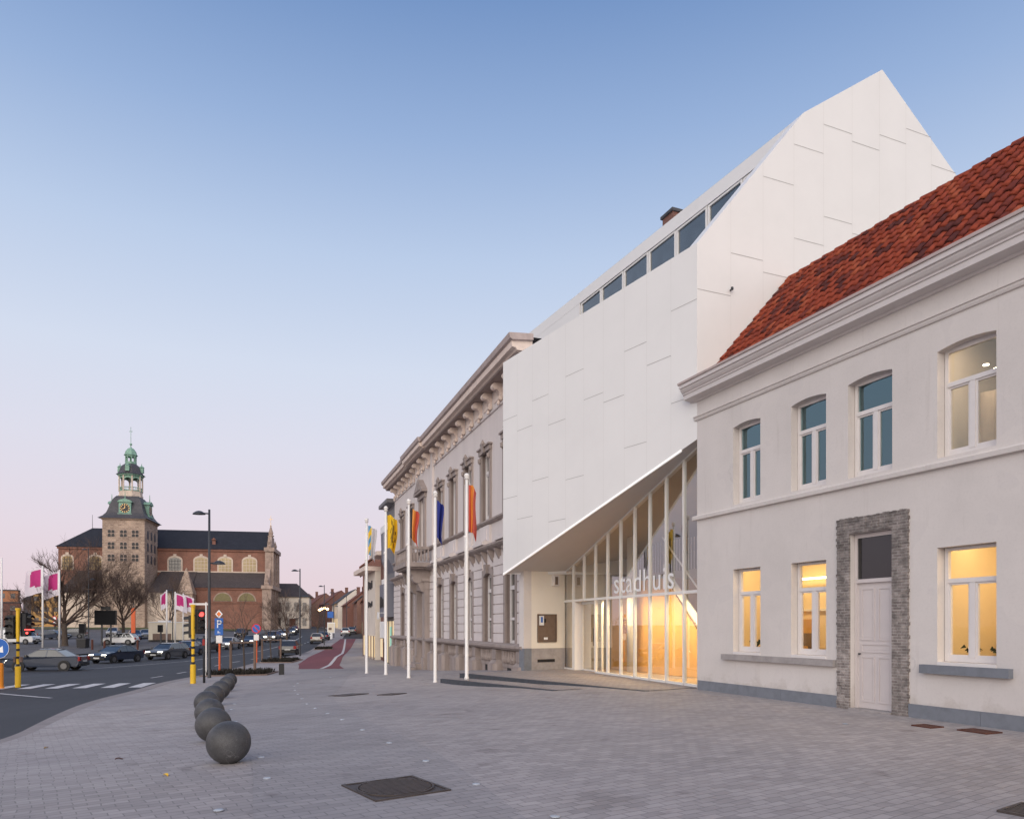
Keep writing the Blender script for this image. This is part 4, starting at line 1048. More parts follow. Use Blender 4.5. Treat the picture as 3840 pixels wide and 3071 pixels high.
k = MB(); k.poly([(ML-.5,-.3,11.75),(-7,-.3,11.75),(-10,4.5,12.15),(ML+3.5,4.5,12.15)]); k.poly([(ML-.5,9.3,11.75),(-7,9.3,11.75),(-10,4.5,12.15),(ML+3.5,4.5,12.15)]); k.poly([(-7,-.3,11.75),(-7,9.3,11.75),(-10,4.5,12.15)]); k.poly([(ML-.5,-.3,11.75),(ML-.5,9.3,11.75),(ML+3.5,4.5,12.15)]); k.poly([(-7.05,-.3,11.74),(.2,-.3,11.74),(.2,9,11.74),(-7.05,9,11.74)])
k.build('roof', M['roof_grey'], man)
ch = thing('chimney_stack', 'red brick chimney stack with grey cap poking above the white roof edge', 'chimney', tuple(Matrix.Rotation(HRZ,3,'Z') @ Vector((-9.9,6.4,0)) + Vector(HO)), HRZ)
k = MB(); k.box(-.36,.36,-.45,.45,12,18.2); k.build('shaft', M['red_brick_b'], ch); k = MB(); k.box(-.42,.42,-.52,.52,18.205,18.32); k.build('cap', M['copper'] if False else M['roof_grey'], ch)

# ------------------------------------------------------------------ row of buildings further along on the right
def facade_house(name, label, t0, t1, off, h, wallm, base, ridge, roofm, nwin, floors, winm='glass_far', shop=None, flat_roof=False, chim=0, org=MO, rz=MRZ, group='houses further along the street', dep=8, wz=None, frame=None, cat='house'):
    b = thing(name, label, cat, org, rz, group)
    x0, x1 = -t1, -t0; y = off
    ops = []; fh = (h-base)/floors
    for f in range(floors):
        if f == 0 and shop: continue
        for i in range(nwin):
            cx = x0+(i+.5)*(x1-x0)/nwin; z = base+f*fh
            ops.append((cx-.5,cx+.5,z+fh*.32,z+fh*.82,0))
    w_ = MB()
    allops = list(ops)
    if shop: allops.append((x0+.35,x1-.35,base+.35,base+2.7,0))
    wall(w_, x0, x1, base-1.0, h, allops, .15, y=y)
    for x in (x0,x1): w_.poly([(x,y,base-1),(x,y+dep,base-1),(x,y+dep,h),(x,y+dep/2,h if flat_roof else ridge),(x,y,h)])
    w_.poly([(x0,y+dep,base-1),(x1,y+dep,base-1),(x1,y+dep,h),(x0,y+dep,h)])
    w_.build('wall', wallm, b)
    r_ = MB()
    if flat_roof: r_.box(x0-.2,x1+.2,y-.75,y+dep,h+.002,h+.32)
    else:
        d = .18
        for sx in ((y-.35,h-.12,y+dep/2,ridge),(y+dep+.35,h-.12,y+dep/2,ridge)):
            r_.add([(x0-.05,sx[0],sx[1]),(x1+.05,sx[0],sx[1]),(x1+.05,sx[2],sx[3]),(x0-.05,sx[2],sx[3]),(x0-.05,sx[0],sx[1]+d),(x1+.05,sx[0],sx[1]+d),(x1+.05,sx[2],sx[3]+d),(x0-.05,sx[2],sx[3]+d)],
                   [(0,1,2,3),(4,5,6,7),(0,1,5,4),(1,2,6,5),(2,3,7,6),(3,0,4,7)])
    rf = r_.build('roof', roofm, b)
    for c in range(chim):
        cx = (x0+.6) if c == 0 else (x1-.6)
        k_ = MB(); k_.box(cx-.4,cx+.4,y+dep/2-.9,y+dep/2-.1,ridge-.8,ridge+1.25); k_.box(cx-.45,cx+.45,y+dep/2-.95,y+dep/2-.05,ridge+1.255,ridge+1.4); k_.build('chimney', M['red_brick_b'], rf)
    for o_ in ops:
        f_ = MB(); a,b2,za,zb_ = o_[:4]
        f_.box(a,a+.07,y+.08,y+.14,za,zb_); f_.box(b2-.07,b2,y+.08,y+.14,za,zb_); f_.box(a+.07,b2-.07,y+.083,y+.137,za,za+.07); f_.box(a+.07,b2-.07,y+.083,y+.137,zb_-.07,zb_); f_.box((a+b2)/2-.03,(a+b2)/2+.03,y+.085,y+.135,za+.07,zb_-.07)
        w2 = f_.build('window', M['frame_white'], b)
        p_ = MB(); p_.poly([(a,y+.12,za),(b2,y+.12,za),(b2,y+.12,zb_),(a,y+.12,zb_)]); p_.build('pane', M[winm], w2, fix=False)
    if shop:
        f_ = MB(); n_ = 3
        for i in range(n_+1):
            cx = x0+.35+(x1-x0-.7)*i/n_; f_.box(cx-.05,cx+.05,y+.05,y+.12,base+.35,base+2.7)
        s2 = f_.build('shop_front', M['dark_metal'], b)
        p_ = MB(); p_.poly([(x0+.35,y+.11,base+.35),(x1-.35,y+.11,base+.35),(x1-.35,y+.11,base+2.7),(x0+.35,y+.11,base+2.7)]); p_.build('shop_window', M[shop], s2, fix=False)
    else:
        k_ = MB(); cx = x0+.9 ; k_.box(cx-.5,cx+.5,y-.03,y+.05,base-.3,base+2.15); d_o = k_.build('door', M['timber'], b)
        k_ = MB(); k_.tube((cx+.38,y-.03,base+.95),(cx+.38,y-.09,base+.95),.03,.03,6); k_.build('handle', M['dark_metal'], d_o)
    return b
# grey shop with a projecting bay right beside the mansion
gs = thing('shop_building', 'tall dark grey shop with slanted blue-grey bay and lit window beside the mansion', 'shop', MO, MRZ, 'houses further along the street')
k = MB(); k.box(-31.2,-27.5,.05,8,-2.2,10.3); k.box(-31.25,-27.45,-.55,.05,10.302,10.55); k.build('wall', M['grey_panel'], gs)
k = MB(); k.prism([(.049,5.4),(-.35,6.3),(-.42,8.4),(.049,8.4)],'x',-31.0,-27.8); k.box(-31.0,-27.8,-.5,.048,2.2,4.6); k.build('bay', M['bay_blue'], gs)
k = MB(); k.prism([(.047,8.402),(-.45,8.402),(-.45,8.9),(.047,9.3)],'x',-31.02,-27.78); k.build('awning', M['sign_white'], gs)
k = MB(); k.box(-30.8,-28.0,-.06,.049,-1.15,1.9); k.build('shop_window', M['shop_glow'], gs)
k = MB(); k.box(-29.0,-28.2,-.09,-.061,-.9,1.5); k.build('display', M['shop_glow_green'], gs)
for x in (-30.85,-29.5,-28.05): k = MB(); k.box(x-.06,x+.06,-.10,-.061,-1.4,1.95); k.build('window_frame', M['dark_metal'], gs)
k = MB(); k.box(-29.3,-28.6,-.95,-.90,2.05,2.55); k.tube((-28.95,-.9,2.5),(-28.95,-.1,2.5),.02,.02,6); k.build('hanging_sign', M['sign_white'], gs)
k = MB()                                                            # illegible dark sign letters
for i, wd in enumerate((.5,.3,.42,.3)): k.box(-30.6+i*.62,-30.6+i*.62+wd,-.56,-.505,2.9+.06*(i%2),3.7-.1*(i%3))
k.build('sign_letters', M['black'], gs)
br = thing('corner_shop', 'narrow red brick shop with white upper window and flat overhanging roof', 'shop', MO, MRZ, 'houses further along the street')
k = MB(); k.box(-35.0,-31.3,.2,8,-2.0,6.9); k.build('wall', M['red_brick_b'], br)
k = MB(); k.box(-35.2,-31.25,-.7,8,6.902,7.2); k.build('roof', M['mansion_trim'], br)
k = MB(); k.box(-34.2,-32.2,.13,.199,2.6,5.2); k.build('window', M['sign_white'], br)
k = MB(); k.box(-34.9,-31.4,.10,.199,.6,1.9); k.build('fascia', M['sign_white'], br)
k = MB(); k.box(-33.4,-32.2,.12,.199,-1.25,.55); k.build('door', M['rust'], br); k = MB(); k.box(-34.7,-33.6,.12,.199,-.9,.55); k.build('shop_window', M['shop_glow'], br)
wh = thing('corner_shop', 'pale shop front with black sign letters under a flat overhanging roof, beyond the brick one', 'shop', MO, MRZ, 'houses further along the street')
k = MB(); k.box(-42.0,-35.25,-.2,8,-2.0,6.0); k.build('wall', M['pale_wall'], wh)
k = MB(); k.box(-42.2,-35.2,-1.1,8,6.002,6.35); k.build('roof', M['mansion_trim'], wh)
k = MB()
for z0, z1, n_ in ((4.6,5.3,6),(3.1,3.6,6)):
    for i in range(n_): k.box(-40.3+i*.62,-40.3+i*.62+.42,-.26,-.202,z0+.08*(i%2),z1-.08*((i+1)%3))
k.build('sign_letters', M['black'], wh)
k = MB(); k.box(-41.8,-35.4,-.27,-.203,-1.0,.7); k.build('shop_window', M['shop_glow'], wh)
for i in range(5): k = MB(); k.box(-41.85+i*1.6,-41.75+i*1.6,-.34,-.272,-1.4,.75); k.build('window_frame', M['timber'], wh)

HOUSES = [  # x, y, facade angle, width, eave, ridge, wall, roof, shop, label
 (-14.6,72,-.2,9,8.4,12.0,'red_brick_b','roof_red',None,1,'red brick gabled house with tall chimneys just past the pale shop front'),
 (-17.6,88,-.2,11,7.2,11.0,'red_brick_c','roof_red','shop_glow',1,'red brick shop house with warm lit window, past the tall chimneys'),
 (-20.4,103,-.2,9,6.6,10.6,'pale_wall','roof_grey',None,1,'pale house with grey roof between red brick neighbours'),
 (-23.6,118,-.21,12,6.8,10.8,'red_brick_a','roof_grey',None,2,'wide red brick house with grey slate roof and two chimneys'),
 (-27.2,134,-.22,10,6.4,10.4,'red_brick_b','roof_red','shop_glow',1,'red brick shop house with red roof behind the parked white car'),
 (-32.0,152,-.26,11,6.6,10.6,'red_brick_c','roof_grey',None,1,'light red brick house with grey roof near the far bend'),
 (-38.0,170,-.3,12,6.2,9.8,'red_brick_a','roof_red',None,2,'low red brick house with two chimneys near the far bend'),
 (-45.0,190,-.33,12,6.6,10.2,'pale_wall','roof_grey','shop_glow',1,'pale shop house with lit front at the far bend'),
 (-53.5,211,-.37,12,6.8,10.6,'red_brick_b','roof_red',None,1,'distant red brick house with red roof past the bend'),
 (-63.5,233,-.4,13,6.6,10.4,'red_brick_c','roof_red',None,1,'distant light brick house with red roof in the row past the bend'),
 (-75.0,255,-.44,14,7.0,11.0,'red_brick_a','roof_grey',None,1,'distant red brick house with grey roof, farthest of the row'),
]
for i, (x, y, sl, wd, ev, rg_, wm, rm, sh, chn, lab) in enumerate(HOUSES):
    g = G(x,y); rz = math.atan2(-1, -sl)
    facade_house('brick_house' if 'brick' in wm else 'pale_house', lab, 0, wd*1.55, 0, ev, M[wm], 0.0, rg_, M[rm], 4, 2, shop=sh, chim=chn, org=(x,y,g), rz=rz, group='houses further along the street', dep=9)
# terrace that closes the view where the street bends
for i, (x, y, wd, ev, rg_, wm, rm, lab) in enumerate([(-94,262,13,6.2,10.0,'red_brick_a','roof_red','leftmost red roofed house closing the end of the street'),(-104,258,11,5.4,8.6,'pale_wall','roof_grey','low pale house beside the leftmost red roofed house at the street end')]):
    facade_house('brick_house' if 'brick' in wm else 'pale_house', lab, 0, wd, 0, ev, M[wm], 0.0, rg_, M[rm], 4, 2, chim=1, org=(x,y,G(x,y)), rz=R(-20), group='houses further along the street', dep=9)

# ------------------------------------------------------------------ church
CO = (-92.4,175,1.2); CRZ = R(10.8)
chh = thing('church', 'brick church with dark slate roof and square stone clock tower topped by green lanterns', 'church', CO, CRZ)
def Z(z): return z-1.2
def cpart(name, mb_, mat, parent=chh, smooth=False): return mb_.build(name, mat, parent, smooth)
HWT = 4.65; TD = 10.9
def biforate(mb_f, mb_g, x, z, y=0.0):
    """twin arched window under one relieving arch"""
    w_ = .95; h_ = 1.9
    arc = [(x-w_,z-h_/2)]+[(x-w_*math.cos(math.pi*i/8), z+h_/2-.55+.75*math.sin(math.pi*i/8)) for i in range(9)]+[(x+w_,z-h_/2)]
    mb_f.prism(arc,'y',y-.06,y+.05)
    for sg in (-1,1):
        for z0 in (z-h_/2+.18, z+.08):
            cx = x+sg*.40
            pts = [(cx-.33,z0)]+[(cx-.33*math.cos(math.pi*i/6), z0+.46+.27*math.sin(math.pi*i/6)) for i in range(7)]+[(cx+.33,z0)]
            mb_g.prism(pts,'y',y-.10,y-.075)
tw = MB(); tw.box(-HWT,HWT,0,TD,Z(-1.5),Z(26.5)); tw.taperbox((-HWT,HWT,0,TD,Z(26.502)),(-HWT-.5,HWT+.5,-.5,TD+.5,Z(27.0)))
cpart('tower', tw, M['church_stone'])
for z in (23.4,20.5,17.6):
    for x in (-2.7,0.0,2.6):
        tf = MB(); tg = MB(); biforate(tf,tg,x,Z(z)); wf = tf.build('tower_window', M['facade_stone'], chh); tg.build('opening', M['black'], wf)
for z in (23.4,20.5,17.6):
    for y in (2.6,5.5,8.4):
        pts = [(y-.6,Z(z)-1)]+[(y-.6*math.cos(math.pi*i/6), Z(z)+.5+.6*math.sin(math.pi*i/6)) for i in range(7)]+[(y+.6,Z(z)-1)]
        tf = MB(); tf.prism(pts,'x',HWT-.02,HWT+.06); tf.build('tower_window', M['slate'], chh)
# bell shaped slate roof (square plan), octagonal lanterns
cy = TD/2
def square_loft(mb_, prof_, m=0):
    for (h0,z0),(h1,z1) in zip(prof_,prof_[1:]):
        mb_.taperbox((-h0,h0,cy-h0*1.08,cy+h0*1.08,Z(z0)),(-h1,h1,cy-h1*1.08,cy+h1*1.08,Z(z1)),m)
sr = MB(); square_loft(sr,[(5.55,27.0),(4.7,27.7),(4.15,28.5),(3.85,29.4),(3.6,30.3),(3.3,31.3),(2.9,32.2),(2.45,32.8)])
cpart('tower_roof', sr, M['slate'])
oc = math.pi/8
k = MB(); k.lathe([(2.75,32.8),(2.75,33.3),(2.6,33.4),(2.6,34.2)],(0,cy,Z(0)),8,0,oc); cpart('lantern_base', k, M['church_pale'])
k = MB(); pst = MB()
for i in range(8):
    a = oc+i*math.pi/4; b_ = a+math.pi/4; ra = 2.55
    p, q = Vector((ra*math.cos(a),cy+ra*math.sin(a),0)), Vector((ra*math.cos(b_),cy+ra*math.sin(b_),0))
    pst.tube(p+Vector((0,0,Z(34.2))),p+Vector((0,0,Z(37.9))),.20,.18,8)
    k.tube(p+Vector((0,0,Z(35.1))),q+Vector((0,0,Z(35.1))),.10,.10,6); k.tube(p+Vector((0,0,Z(34.3))),q+Vector((0,0,Z(34.3))),.12,.12,6)
    for j in range(1,5): u = p.lerp(q,j/5); k.tube(u+Vector((0,0,Z(34.3))),u+Vector((0,0,Z(35.1))),.05,.05,5)
    # arch between the posts
    n_ = (p+q)/2-Vector((0,cy,0)); n_.normalize(); e_ = (q-p).normalized(); hl = (q-p).length/2-.2; c0 = (p+q)/2
    arc = [c0+e_*(-hl*math.cos(math.pi*i2/8))+Vector((0,0,Z(36.7)+hl*.95*math.sin(math.pi*i2/8))) for i2 in range(9)]
    top = Z(38.0)
    for s1, s2 in zip(arc,arc[1:]):
        k.poly([s1,s2,Vector((s2.x,s2.y,top)),Vector((s1.x,s1.y,top))])
k.lathe([(2.85,37.9),(3.0,38.1),(3.0,38.3),(2.7,38.35)],(0,cy,Z(0)),8,0,oc)
cpart('lantern', k, M['copper']); cpart('lantern_posts', pst, M['church_pale'])
k = MB(); k.lathe([(3.3,38.3),(2.7,38.75),(2.5,39.3),(2.3,40.0),(1.9,40.6),(1.35,41.0)],(0,cy,Z(0)),8,0,oc); cpart('dome', k, M['slate'])
for a in (-math.pi/2,0,math.pi,math.pi/2):
    k = MB(); p = Vector((2.45*math.cos(a),cy+2.45*math.sin(a),Z(38.9))); k.box(p.x-.45,p.x+.45,p.y-.45,p.y+.45,p.z,p.z+1.3); k.lathe([(.65,0),(.4,.3),(.1,.5),(.05,1.0)],(p.x,p.y,p.z+1.3),8); cpart('dormer', k, M['copper'])
k = MB()
for i in range(8):
    a = oc+i*math.pi/4; k.tube((1.15*math.cos(a),cy+1.15*math.sin(a),Z(41.0)),(1.15*math.cos(a),cy+1.15*math.sin(a),Z(43.1)),.15,.15,6)
k.lathe([(1.3,41.0),(1.3,41.5),(1.15,41.55)],(0,cy,Z(0)),8,0,oc); k.lathe([(1.3,42.75),(1.35,43.1),(1.6,43.15),(1.35,43.5),(1.2,44.1),(.7,44.8),(.15,45.1),(.1,45.6),(.3,45.8),(.3,46.0),(.06,46.2),(.05,50.2)],(0,cy,Z(0)),8,0,oc)
k.box(-.4,.4,cy-.04,cy+.04,Z(49.0),Z(49.12))
cpart('upper_lantern', k, M['copper'])
# clock dormers
for nm, base, rot in (('front',(0,cy-4.05),0),('right',(4.0,cy),math.pi/2),('left',(-4.0,cy),-math.pi/2)):
    k = MB(); k.box(-1.35,1.35,-.5,.9,Z(28.3),Z(31.0)); k.prism([(-1.7,Z(31.002)),(1.7,Z(31.002)),(1.2,Z(31.5)),(0,Z(31.9)),(-1.2,Z(31.5))],'y',-.75,.9); k.box(-1.6,1.6,-.7,.5,Z(27.9),Z(28.298)); k.tube((0,-.3,Z(31.9)),(0,-.3,Z(33.6)),.12,.05,6)
    ob = k.build('clock_dormer', M['copper'], chh); ob.location = (base[0],base[1],0); ob.rotation_euler = (0,0,rot)
    k = MB(); n_ = 28
    k.add([(0,-.52,Z(29.6))]+[(1.12*math.cos(2*math.pi*i/n_),-.52,Z(29.6)+1.12*math.sin(2*math.pi*i/n_)) for i in range(n_)],[(0,i+1,(i+1)%n_+1) for i in range(n_)])
    cf = k.build('clock_face', M['black'], ob)
    k = MB()
    for i in range(12):
        a = 2*math.pi*i/12; k.add([(math.cos(a+d)*r_,-.535,Z(29.6)+math.sin(a+d)*r_) for d, r_ in ((-.10,.78),(.10,.78),(.09,1.08),(-.09,1.08))],[(0,1,2,3)])
    k.add([(-.07,-.54,Z(29.6)),(.07,-.54,Z(29.6)),(.05,-.54,Z(30.4)),(-.05,-.54,Z(30.4))],[(0,1,2,3)]); k.add([(0,-.541,Z(29.55)),(-.62,-.541,Z(29.3)),(-.60,-.541,Z(29.43)),(0,-.541,Z(29.68))],[(0,1,2,3)])
    k.build('clock_hands', M['gold'], cf, fix=False)
# nave
k = MB(); k.box(-18.3,31,TD,23,Z(-1.5),Z(21.0)); k.box(-18.5,31,TD-.35,23.3,Z(20.6),Z(21.2)); cpart('nave_wall', k, M['church_brick'])
k = MB()
k.poly([(-18.8,TD-.6,Z(21.1)),(31.2,TD-.6,Z(21.1)),(31.2,17,Z(26.6)),(-12.6,17,Z(26.6))]); k.poly([(-18.8,23.6,Z(21.1)),(31.2,23.6,Z(21.1)),(31.2,17,Z(26.6)),(-12.6,17,Z(26.6))]); k.poly([(-18.8,TD-.6,Z(21.1)),(-18.8,23.6,Z(21.1)),(-12.6,17,Z(26.6))])
k.tube((-12.6,17,Z(26.5)),(-12.6,17,Z(30)),.06,.04,5)
cpart('nave_roof', k, M['slate_dark'])
def archwin(x, zb_, w_, h_, y, glass, name='nave_window', fr=.36):
    f_ = MB()
    def arc(hw_, z0, z1, r_): return [(x-hw_,z0)]+[(x-hw_*math.cos(math.pi*i/10), z1+r_*math.sin(math.pi*i/10)) for i in range(11)]+[(x+hw_,z0)]
    f_.prism(arc(w_/2+fr,Z(zb_),Z(zb_+h_-w_*.22),w_*.22+fr+.15),'y',y-.18,y+.05); f_.box(x-.35,x+.35,y-.3,y-.17,Z(zb_+h_+fr-.15),Z(zb_+h_+fr+.55))
    o_ = f_.build(name, M['church_pale'], chh)
    g_ = MB(); g_.prism(arc(w_/2,Z(zb_+.02),Z(zb_+h_-w_*.22),w_*.22),'y',y-.21,y-.185); g_.build('pane', glass, o_)
    b_ = MB()
    for j in range(1,4): b_.box(x-w_/2+j*w_/4-.05,x-w_/2+j*w_/4+.05,y-.25,y-.212,Z(zb_+.02),Z(zb_+h_-.35))
    for j in range(1,4): b_.box(x-w_/2,x+w_/2,y-.245,y-.214,Z(zb_+j*h_/4)-.05,Z(zb_+j*h_/4)+.05)
    b_.build('glazing_bar', M['church_pale'] if glass is M['boarded'] else M['dark_metal'], o_)
archwin(8.8,15.4,2.9,3.4,TD,M['glass_old'])
for x in (15.1,20.9,26.9): archwin(x,15.4,3.1,3.5,TD,M['boarded'])
archwin(-16.2,15.4,2.2,3.4,TD,M['boarded_dark']); archwin(-9.8,15.4,2.8,3.4,TD,M['boarded_dark'])
# aisle, chapel, turret, left low wing
k = MB(); k.box(14.3,31,5.2,TD,Z(-1.5),Z(10.9)); k.box(14.3,31,4.9,TD,Z(10.5),Z(11.0)); cpart('aisle_wall', k, M['church_brick'])
k = MB(); k.poly([(14.0,4.6,Z(10.98)),(31,4.6,Z(10.98)),(31,TD-.05,Z(15.3)),(14.0,TD-.05,Z(15.3))]); k.poly([(14,4.6,Z(10.98)),(14,TD-.05,Z(10.98)),(14,TD-.05,Z(15.3))]); cpart('aisle_roof', k, M['slate_brown'])
k = MB(); k.box(4.66,31,TD-.25,TD-.02,Z(15.1),Z(15.45)); cpart('roof_flashing', k, M['church_pale'])
for x in (21.4,27.1):
    f_ = MB(); f_.prism([(x-2.3,Z(7.6))]+[(x-2.3*math.cos(math.pi*i/12),Z(7.6)+2.3*math.sin(math.pi*i/12)) for i in range(1,12)]+[(x+2.3,Z(7.6))],'y',5.05,5.25); o_ = f_.build('lunette', M['facade_stone'], chh)
    f_ = MB(); f_.prism([(x-1.95,Z(7.7))]+[(x-1.95*math.cos(math.pi*i/12),Z(7.7)+1.95*math.sin(math.pi*i/12)) for i in range(1,12)]+[(x+1.95,Z(7.7))],'y',5.0,5.04); f_.build('pane', flat('lunette_glass', (.17,.14,.05), .4, var=.4), o_)
k = MB(); k.box(14.3,31,5.0,5.19,Z(7.1),Z(7.4)); cpart('moulding', k, M['church_brick'])
k = MB(); k.box(4.7,13.6,2,TD,Z(-1.5),Z(9.6)); cpart('chapel_wall', k, M['church_pale'])
k = MB(); k.poly([(4.6,1.6,Z(9.5)),(14.2,1.6,Z(9.5)),(14.2,TD-.1,Z(15.35)),(5.6,TD-.1,Z(15.35))]); k.poly([(4.6,1.6,Z(9.5)),(4.8,TD-.1,Z(9.5)),(5.6,TD-.1,Z(15.35))]); k.poly([(14.2,1.6,Z(9.5)),(14.2,TD-.1,Z(9.5)),(14.2,TD-.1,Z(15.35))]); cpart('chapel_roof', k, M['slate_brown'])
k = MB(); k.box(11.7,15.2,.9,4.4,Z(-1.5),Z(9.2)); k.taperbox((11.5,15.4,.7,4.6,Z(9.202)),(13.35,13.55,2.5,2.7,Z(15.6))); cpart('turret', k, M['church_stone'])
k = MB(); k.box(-15,-4.66,4,TD-.02,Z(-1.5),Z(9.6)); cpart('side_wing', k, M['church_pale'])
k = MB(); k.poly([(-15.4,3.6,Z(9.5)),(-4.66,3.6,Z(9.5)),(-4.66,TD-.1,Z(15.2)),(-13.6,TD-.1,Z(15.2))]); k.poly([(-15.4,3.6,Z(9.5)),(-15.4,TD-.1,Z(9.5)),(-13.6,TD-.1,Z(15.2))]); cpart('side_roof', k, M['slate_brown'])
# baroque front seen edge on
k = MB()
k.box(31.01,32.7,3.6,25.5,Z(-1.5),Z(10.7)); k.box(30.8,33.6,3.2,26,Z(10.702),Z(11.6)); k.box(31.02,32.6,8.6,21.5,Z(11.602),Z(20.6)); k.box(30.8,33.4,8.2,22,Z(20.602),Z(21.6))
k.taperbox((31.1,32.2,11.2,19,Z(21.602)),(31.2,32.1,13.4,18,Z(25.0))); k.lathe([(.75,0),(.85,.3),(.5,.5),(.65,1.0),(.38,1.8),(.25,2.4),(.08,2.7)],(31.7,14.5,Z(25.002)),10)
for y in (3.9,7.2,12,17,22,25): k.box(32.702,33.25,y-.5,y+.5,Z(-1.5),Z(10.7))
for y in (9.2,12.5,17.5,20.9): k.box(32.602,33.1,y-.45,y+.45,Z(11.602),Z(20.6))
for y, z in ((5,11.6),(24.5,11.6),(9.2,21.6),(21,21.6)): k.lathe([(.5,0),(.6,.5),(.3,.8),(.5,1.5),(.2,2.4),(.03,3.0)],(32.0,y,Z(z)+.002),8)
k.taperbox((31.2,32.4,5.2,8.59,Z(11.602)),(31.2,32.4,8.0,8.59,Z(16)))
cpart('facade', k, M['facade_stone'])
k = MB(); k.tube((31.7,14.5,Z(27.9)),(31.7,14.5,Z(30.6)),.06,.045,6); k.box(31.2,32.2,14.46,14.54,Z(29.6),Z(29.72)); k.lathe([(.0,0),(.28,.25),(0,.5)],(31.7,14.5,Z(27.6)),8); cpart('cross', k, M['gold'])
k = MB(); k.box(17.5,18.3,12,12.8,Z(22.1),Z(23.6)); k.prism([(17.3,Z(23.602)),(18.5,Z(23.602)),(17.9,Z(24.2))],'y',11.7,12.9); cpart('roof_hatch', k, M['red_brick_a'])

# other distant buildings
wb = thing('white_house', 'long off-white house with brown hipped roof right of the church front', 'house', (-62.2,200,G(-62.2,200)), R(12))
k = MB(); k.box(-6.8,6.8,0,10,-2,8.6); k.build('wall', M['pale_wall'], wb)
k = MB(); k.poly([(-7.3,-.5,8.5),(7.3,-.5,8.5),(3.2,5,12.4),(-5.7,5,12.4)]); k.poly([(-7.3,10.5,8.5),(7.3,10.5,8.5),(3.2,5,12.4),(-5.7,5,12.4)]); k.poly([(7.3,-.5,8.5),(7.3,10.5,8.5),(3.2,5,12.4)]); k.poly([(-7.3,-.5,8.5),(-7.3,10.5,8.5),(-5.7,5,12.4)]); k.build('roof', M['slate_brown'], wb)
for z0, z1 in ((.6,2.8),(4.6,7.0)):
    for i in range(6):
        k = MB(); x = -5.6+i*2.24; k.box(x-.5,x+.5,-.05,.05,z0,z1); k.build('window', M['glass_dark'], wb)
k = MB(); k.box(1.6,3.2,-.08,.05,.0,2.6); k.build('door', M['sign_red'] if False else M['rust'], wb)
def block(name, label, x, y, w_, d_, h_, mat, rz, rows, cols, roofm=None, hip=0, cat='building', wm='glass_far', grp='buildings behind the car park'):
    b = thing(name, label, cat, (x,y,G(x,y)), rz, grp)
    k = MB(); k.box(-w_/2,w_/2,0,d_,-2,h_); k.build('wall', mat, b)
    k = MB()
    if hip: k.taperbox((-w_/2-.3,w_/2+.3,-.3,d_+.3,h_+.002),(-w_/2+hip,w_/2-hip,d_/2-.1,d_/2+.1,h_+hip))
    else: k.box(-w_/2-.15,w_/2+.15,-.15,d_+.15,h_+.002,h_+.35)
    k.build('roof', roofm or M['roof_grey'], b)
    for r_ in range(rows):
        for c in range(cols):
            k = MB(); xx = -w_/2+(c+.5)*w_/cols; zz = (r_+.35)*h_/rows; k.box(xx-.6,xx+.6,-.04,.04,zz,zz+h_/rows*.42); k.build('window', M[wm], b)
    return b
block('apartment_block','ochre yellow rendered apartment block behind the bare tree',-138.0,218,7.5,5,9.4,M['ochre'],R(28),3,3)
block('apartment_block','dark red brick building with lit orange upper floor at the left edge',-147.5,208,14,9,6.6,M['red_brick_b'],R(32),2,4)
block('apartment_block','orange rendered upper house behind the dark red building',-156.5,226,8,7,10.8,M['orange_wall'],R(30),3,3)
block('apartment_block','grey gabled house between the orange and the ochre buildings',-153.5,240,10,9,8.4,M['grey_panel'],R(28),2,3,M['roof_grey'],3)
block('apartment_block','cream house with grey roof far left beyond the banners',-186,246,18,9,8,M['cream_wall'],R(30),2,5,M['roof_grey'],3)
# ------------------------------------------------------------------ steps, covers, studs
def slab(name, label, pts, th, group, mat, ztop, joints=True):
    """low granite edged step: pts = outline, ztop(x,y)"""
    o = thing(name, label, 'step', (0,0,0), 0, group)
    return o
def stepz(k):                                                        # level of the landing / lower tread, sloping gently to nothing
    return lambda x, y: None
LA = [Vector((-2.30,23.6)),Vector((1.0,18.05))]                       # lower nosing
UA = [Vector((-1.72,24.1)),Vector((3.2,17.75))]                       # upper nosing
nA = Vector((.83,.56))
def step(label, a, b, back, za, zb_, parent_z=0):
    o = thing('entrance_step', label, 'step', (0,0,0), 0, 'granite steps in front of the entrance')
    d = (b-a); n = max(2,int(d.length/.62)); t_ = MB(); k = MB()
    P = [a+d*i/n for i in range(n+1)]; Zs = [za+(zb_-za)*i/n for i in range(n+1)]
    for i in range(n):
        p, q = P[i], P[i+1]; z0, z1 = Zs[i], Zs[i+1]; u = d.normalized()*.004
        p_ = p+u; q_ = q-u; w = nA*.16
        k.add([(p_.x,p_.y,z0-.16),(q_.x,q_.y,z1-.16),(q_.x+w.x,q_.y+w.y,z1-.16),(p_.x+w.x,p_.y+w.y,z0-.16),(p_.x,p_.y,z0),(q_.x,q_.y,z1),(q_.x+w.x,q_.y+w.y,z1),(p_.x+w.x,p_.y+w.y,z0)],
              [(0,3,2,1),(4,5,6,7),(0,1,5,4),(1,2,6,5),(2,3,7,6),(3,0,4,7)])
    def TP(i,j):
        p = P[0].lerp(P[-1],i/(2*n)); z = za+(zb_-za)*i/(2*n); w = .162+(back-.162)*j/8
        x, y = p.x+nA.x*w, p.y+nA.y*w; return (x,y,max(z-.002,G(x,y)+.012))
    t_.grid(TP,2*n,8)
    k.build('nosing', M['step_stone'], o); t_.build('tread', M['paving_warm'], o)
    return o
step('lower dark granite step with roughly hewn edge, in front of the glass entrance', LA[0], LA[1], 1.0, -.115, .004)
step('upper dark granite step with roughly hewn edge, nearest to the glass entrance', UA[0], UA[1], 4.6, .032, .018)
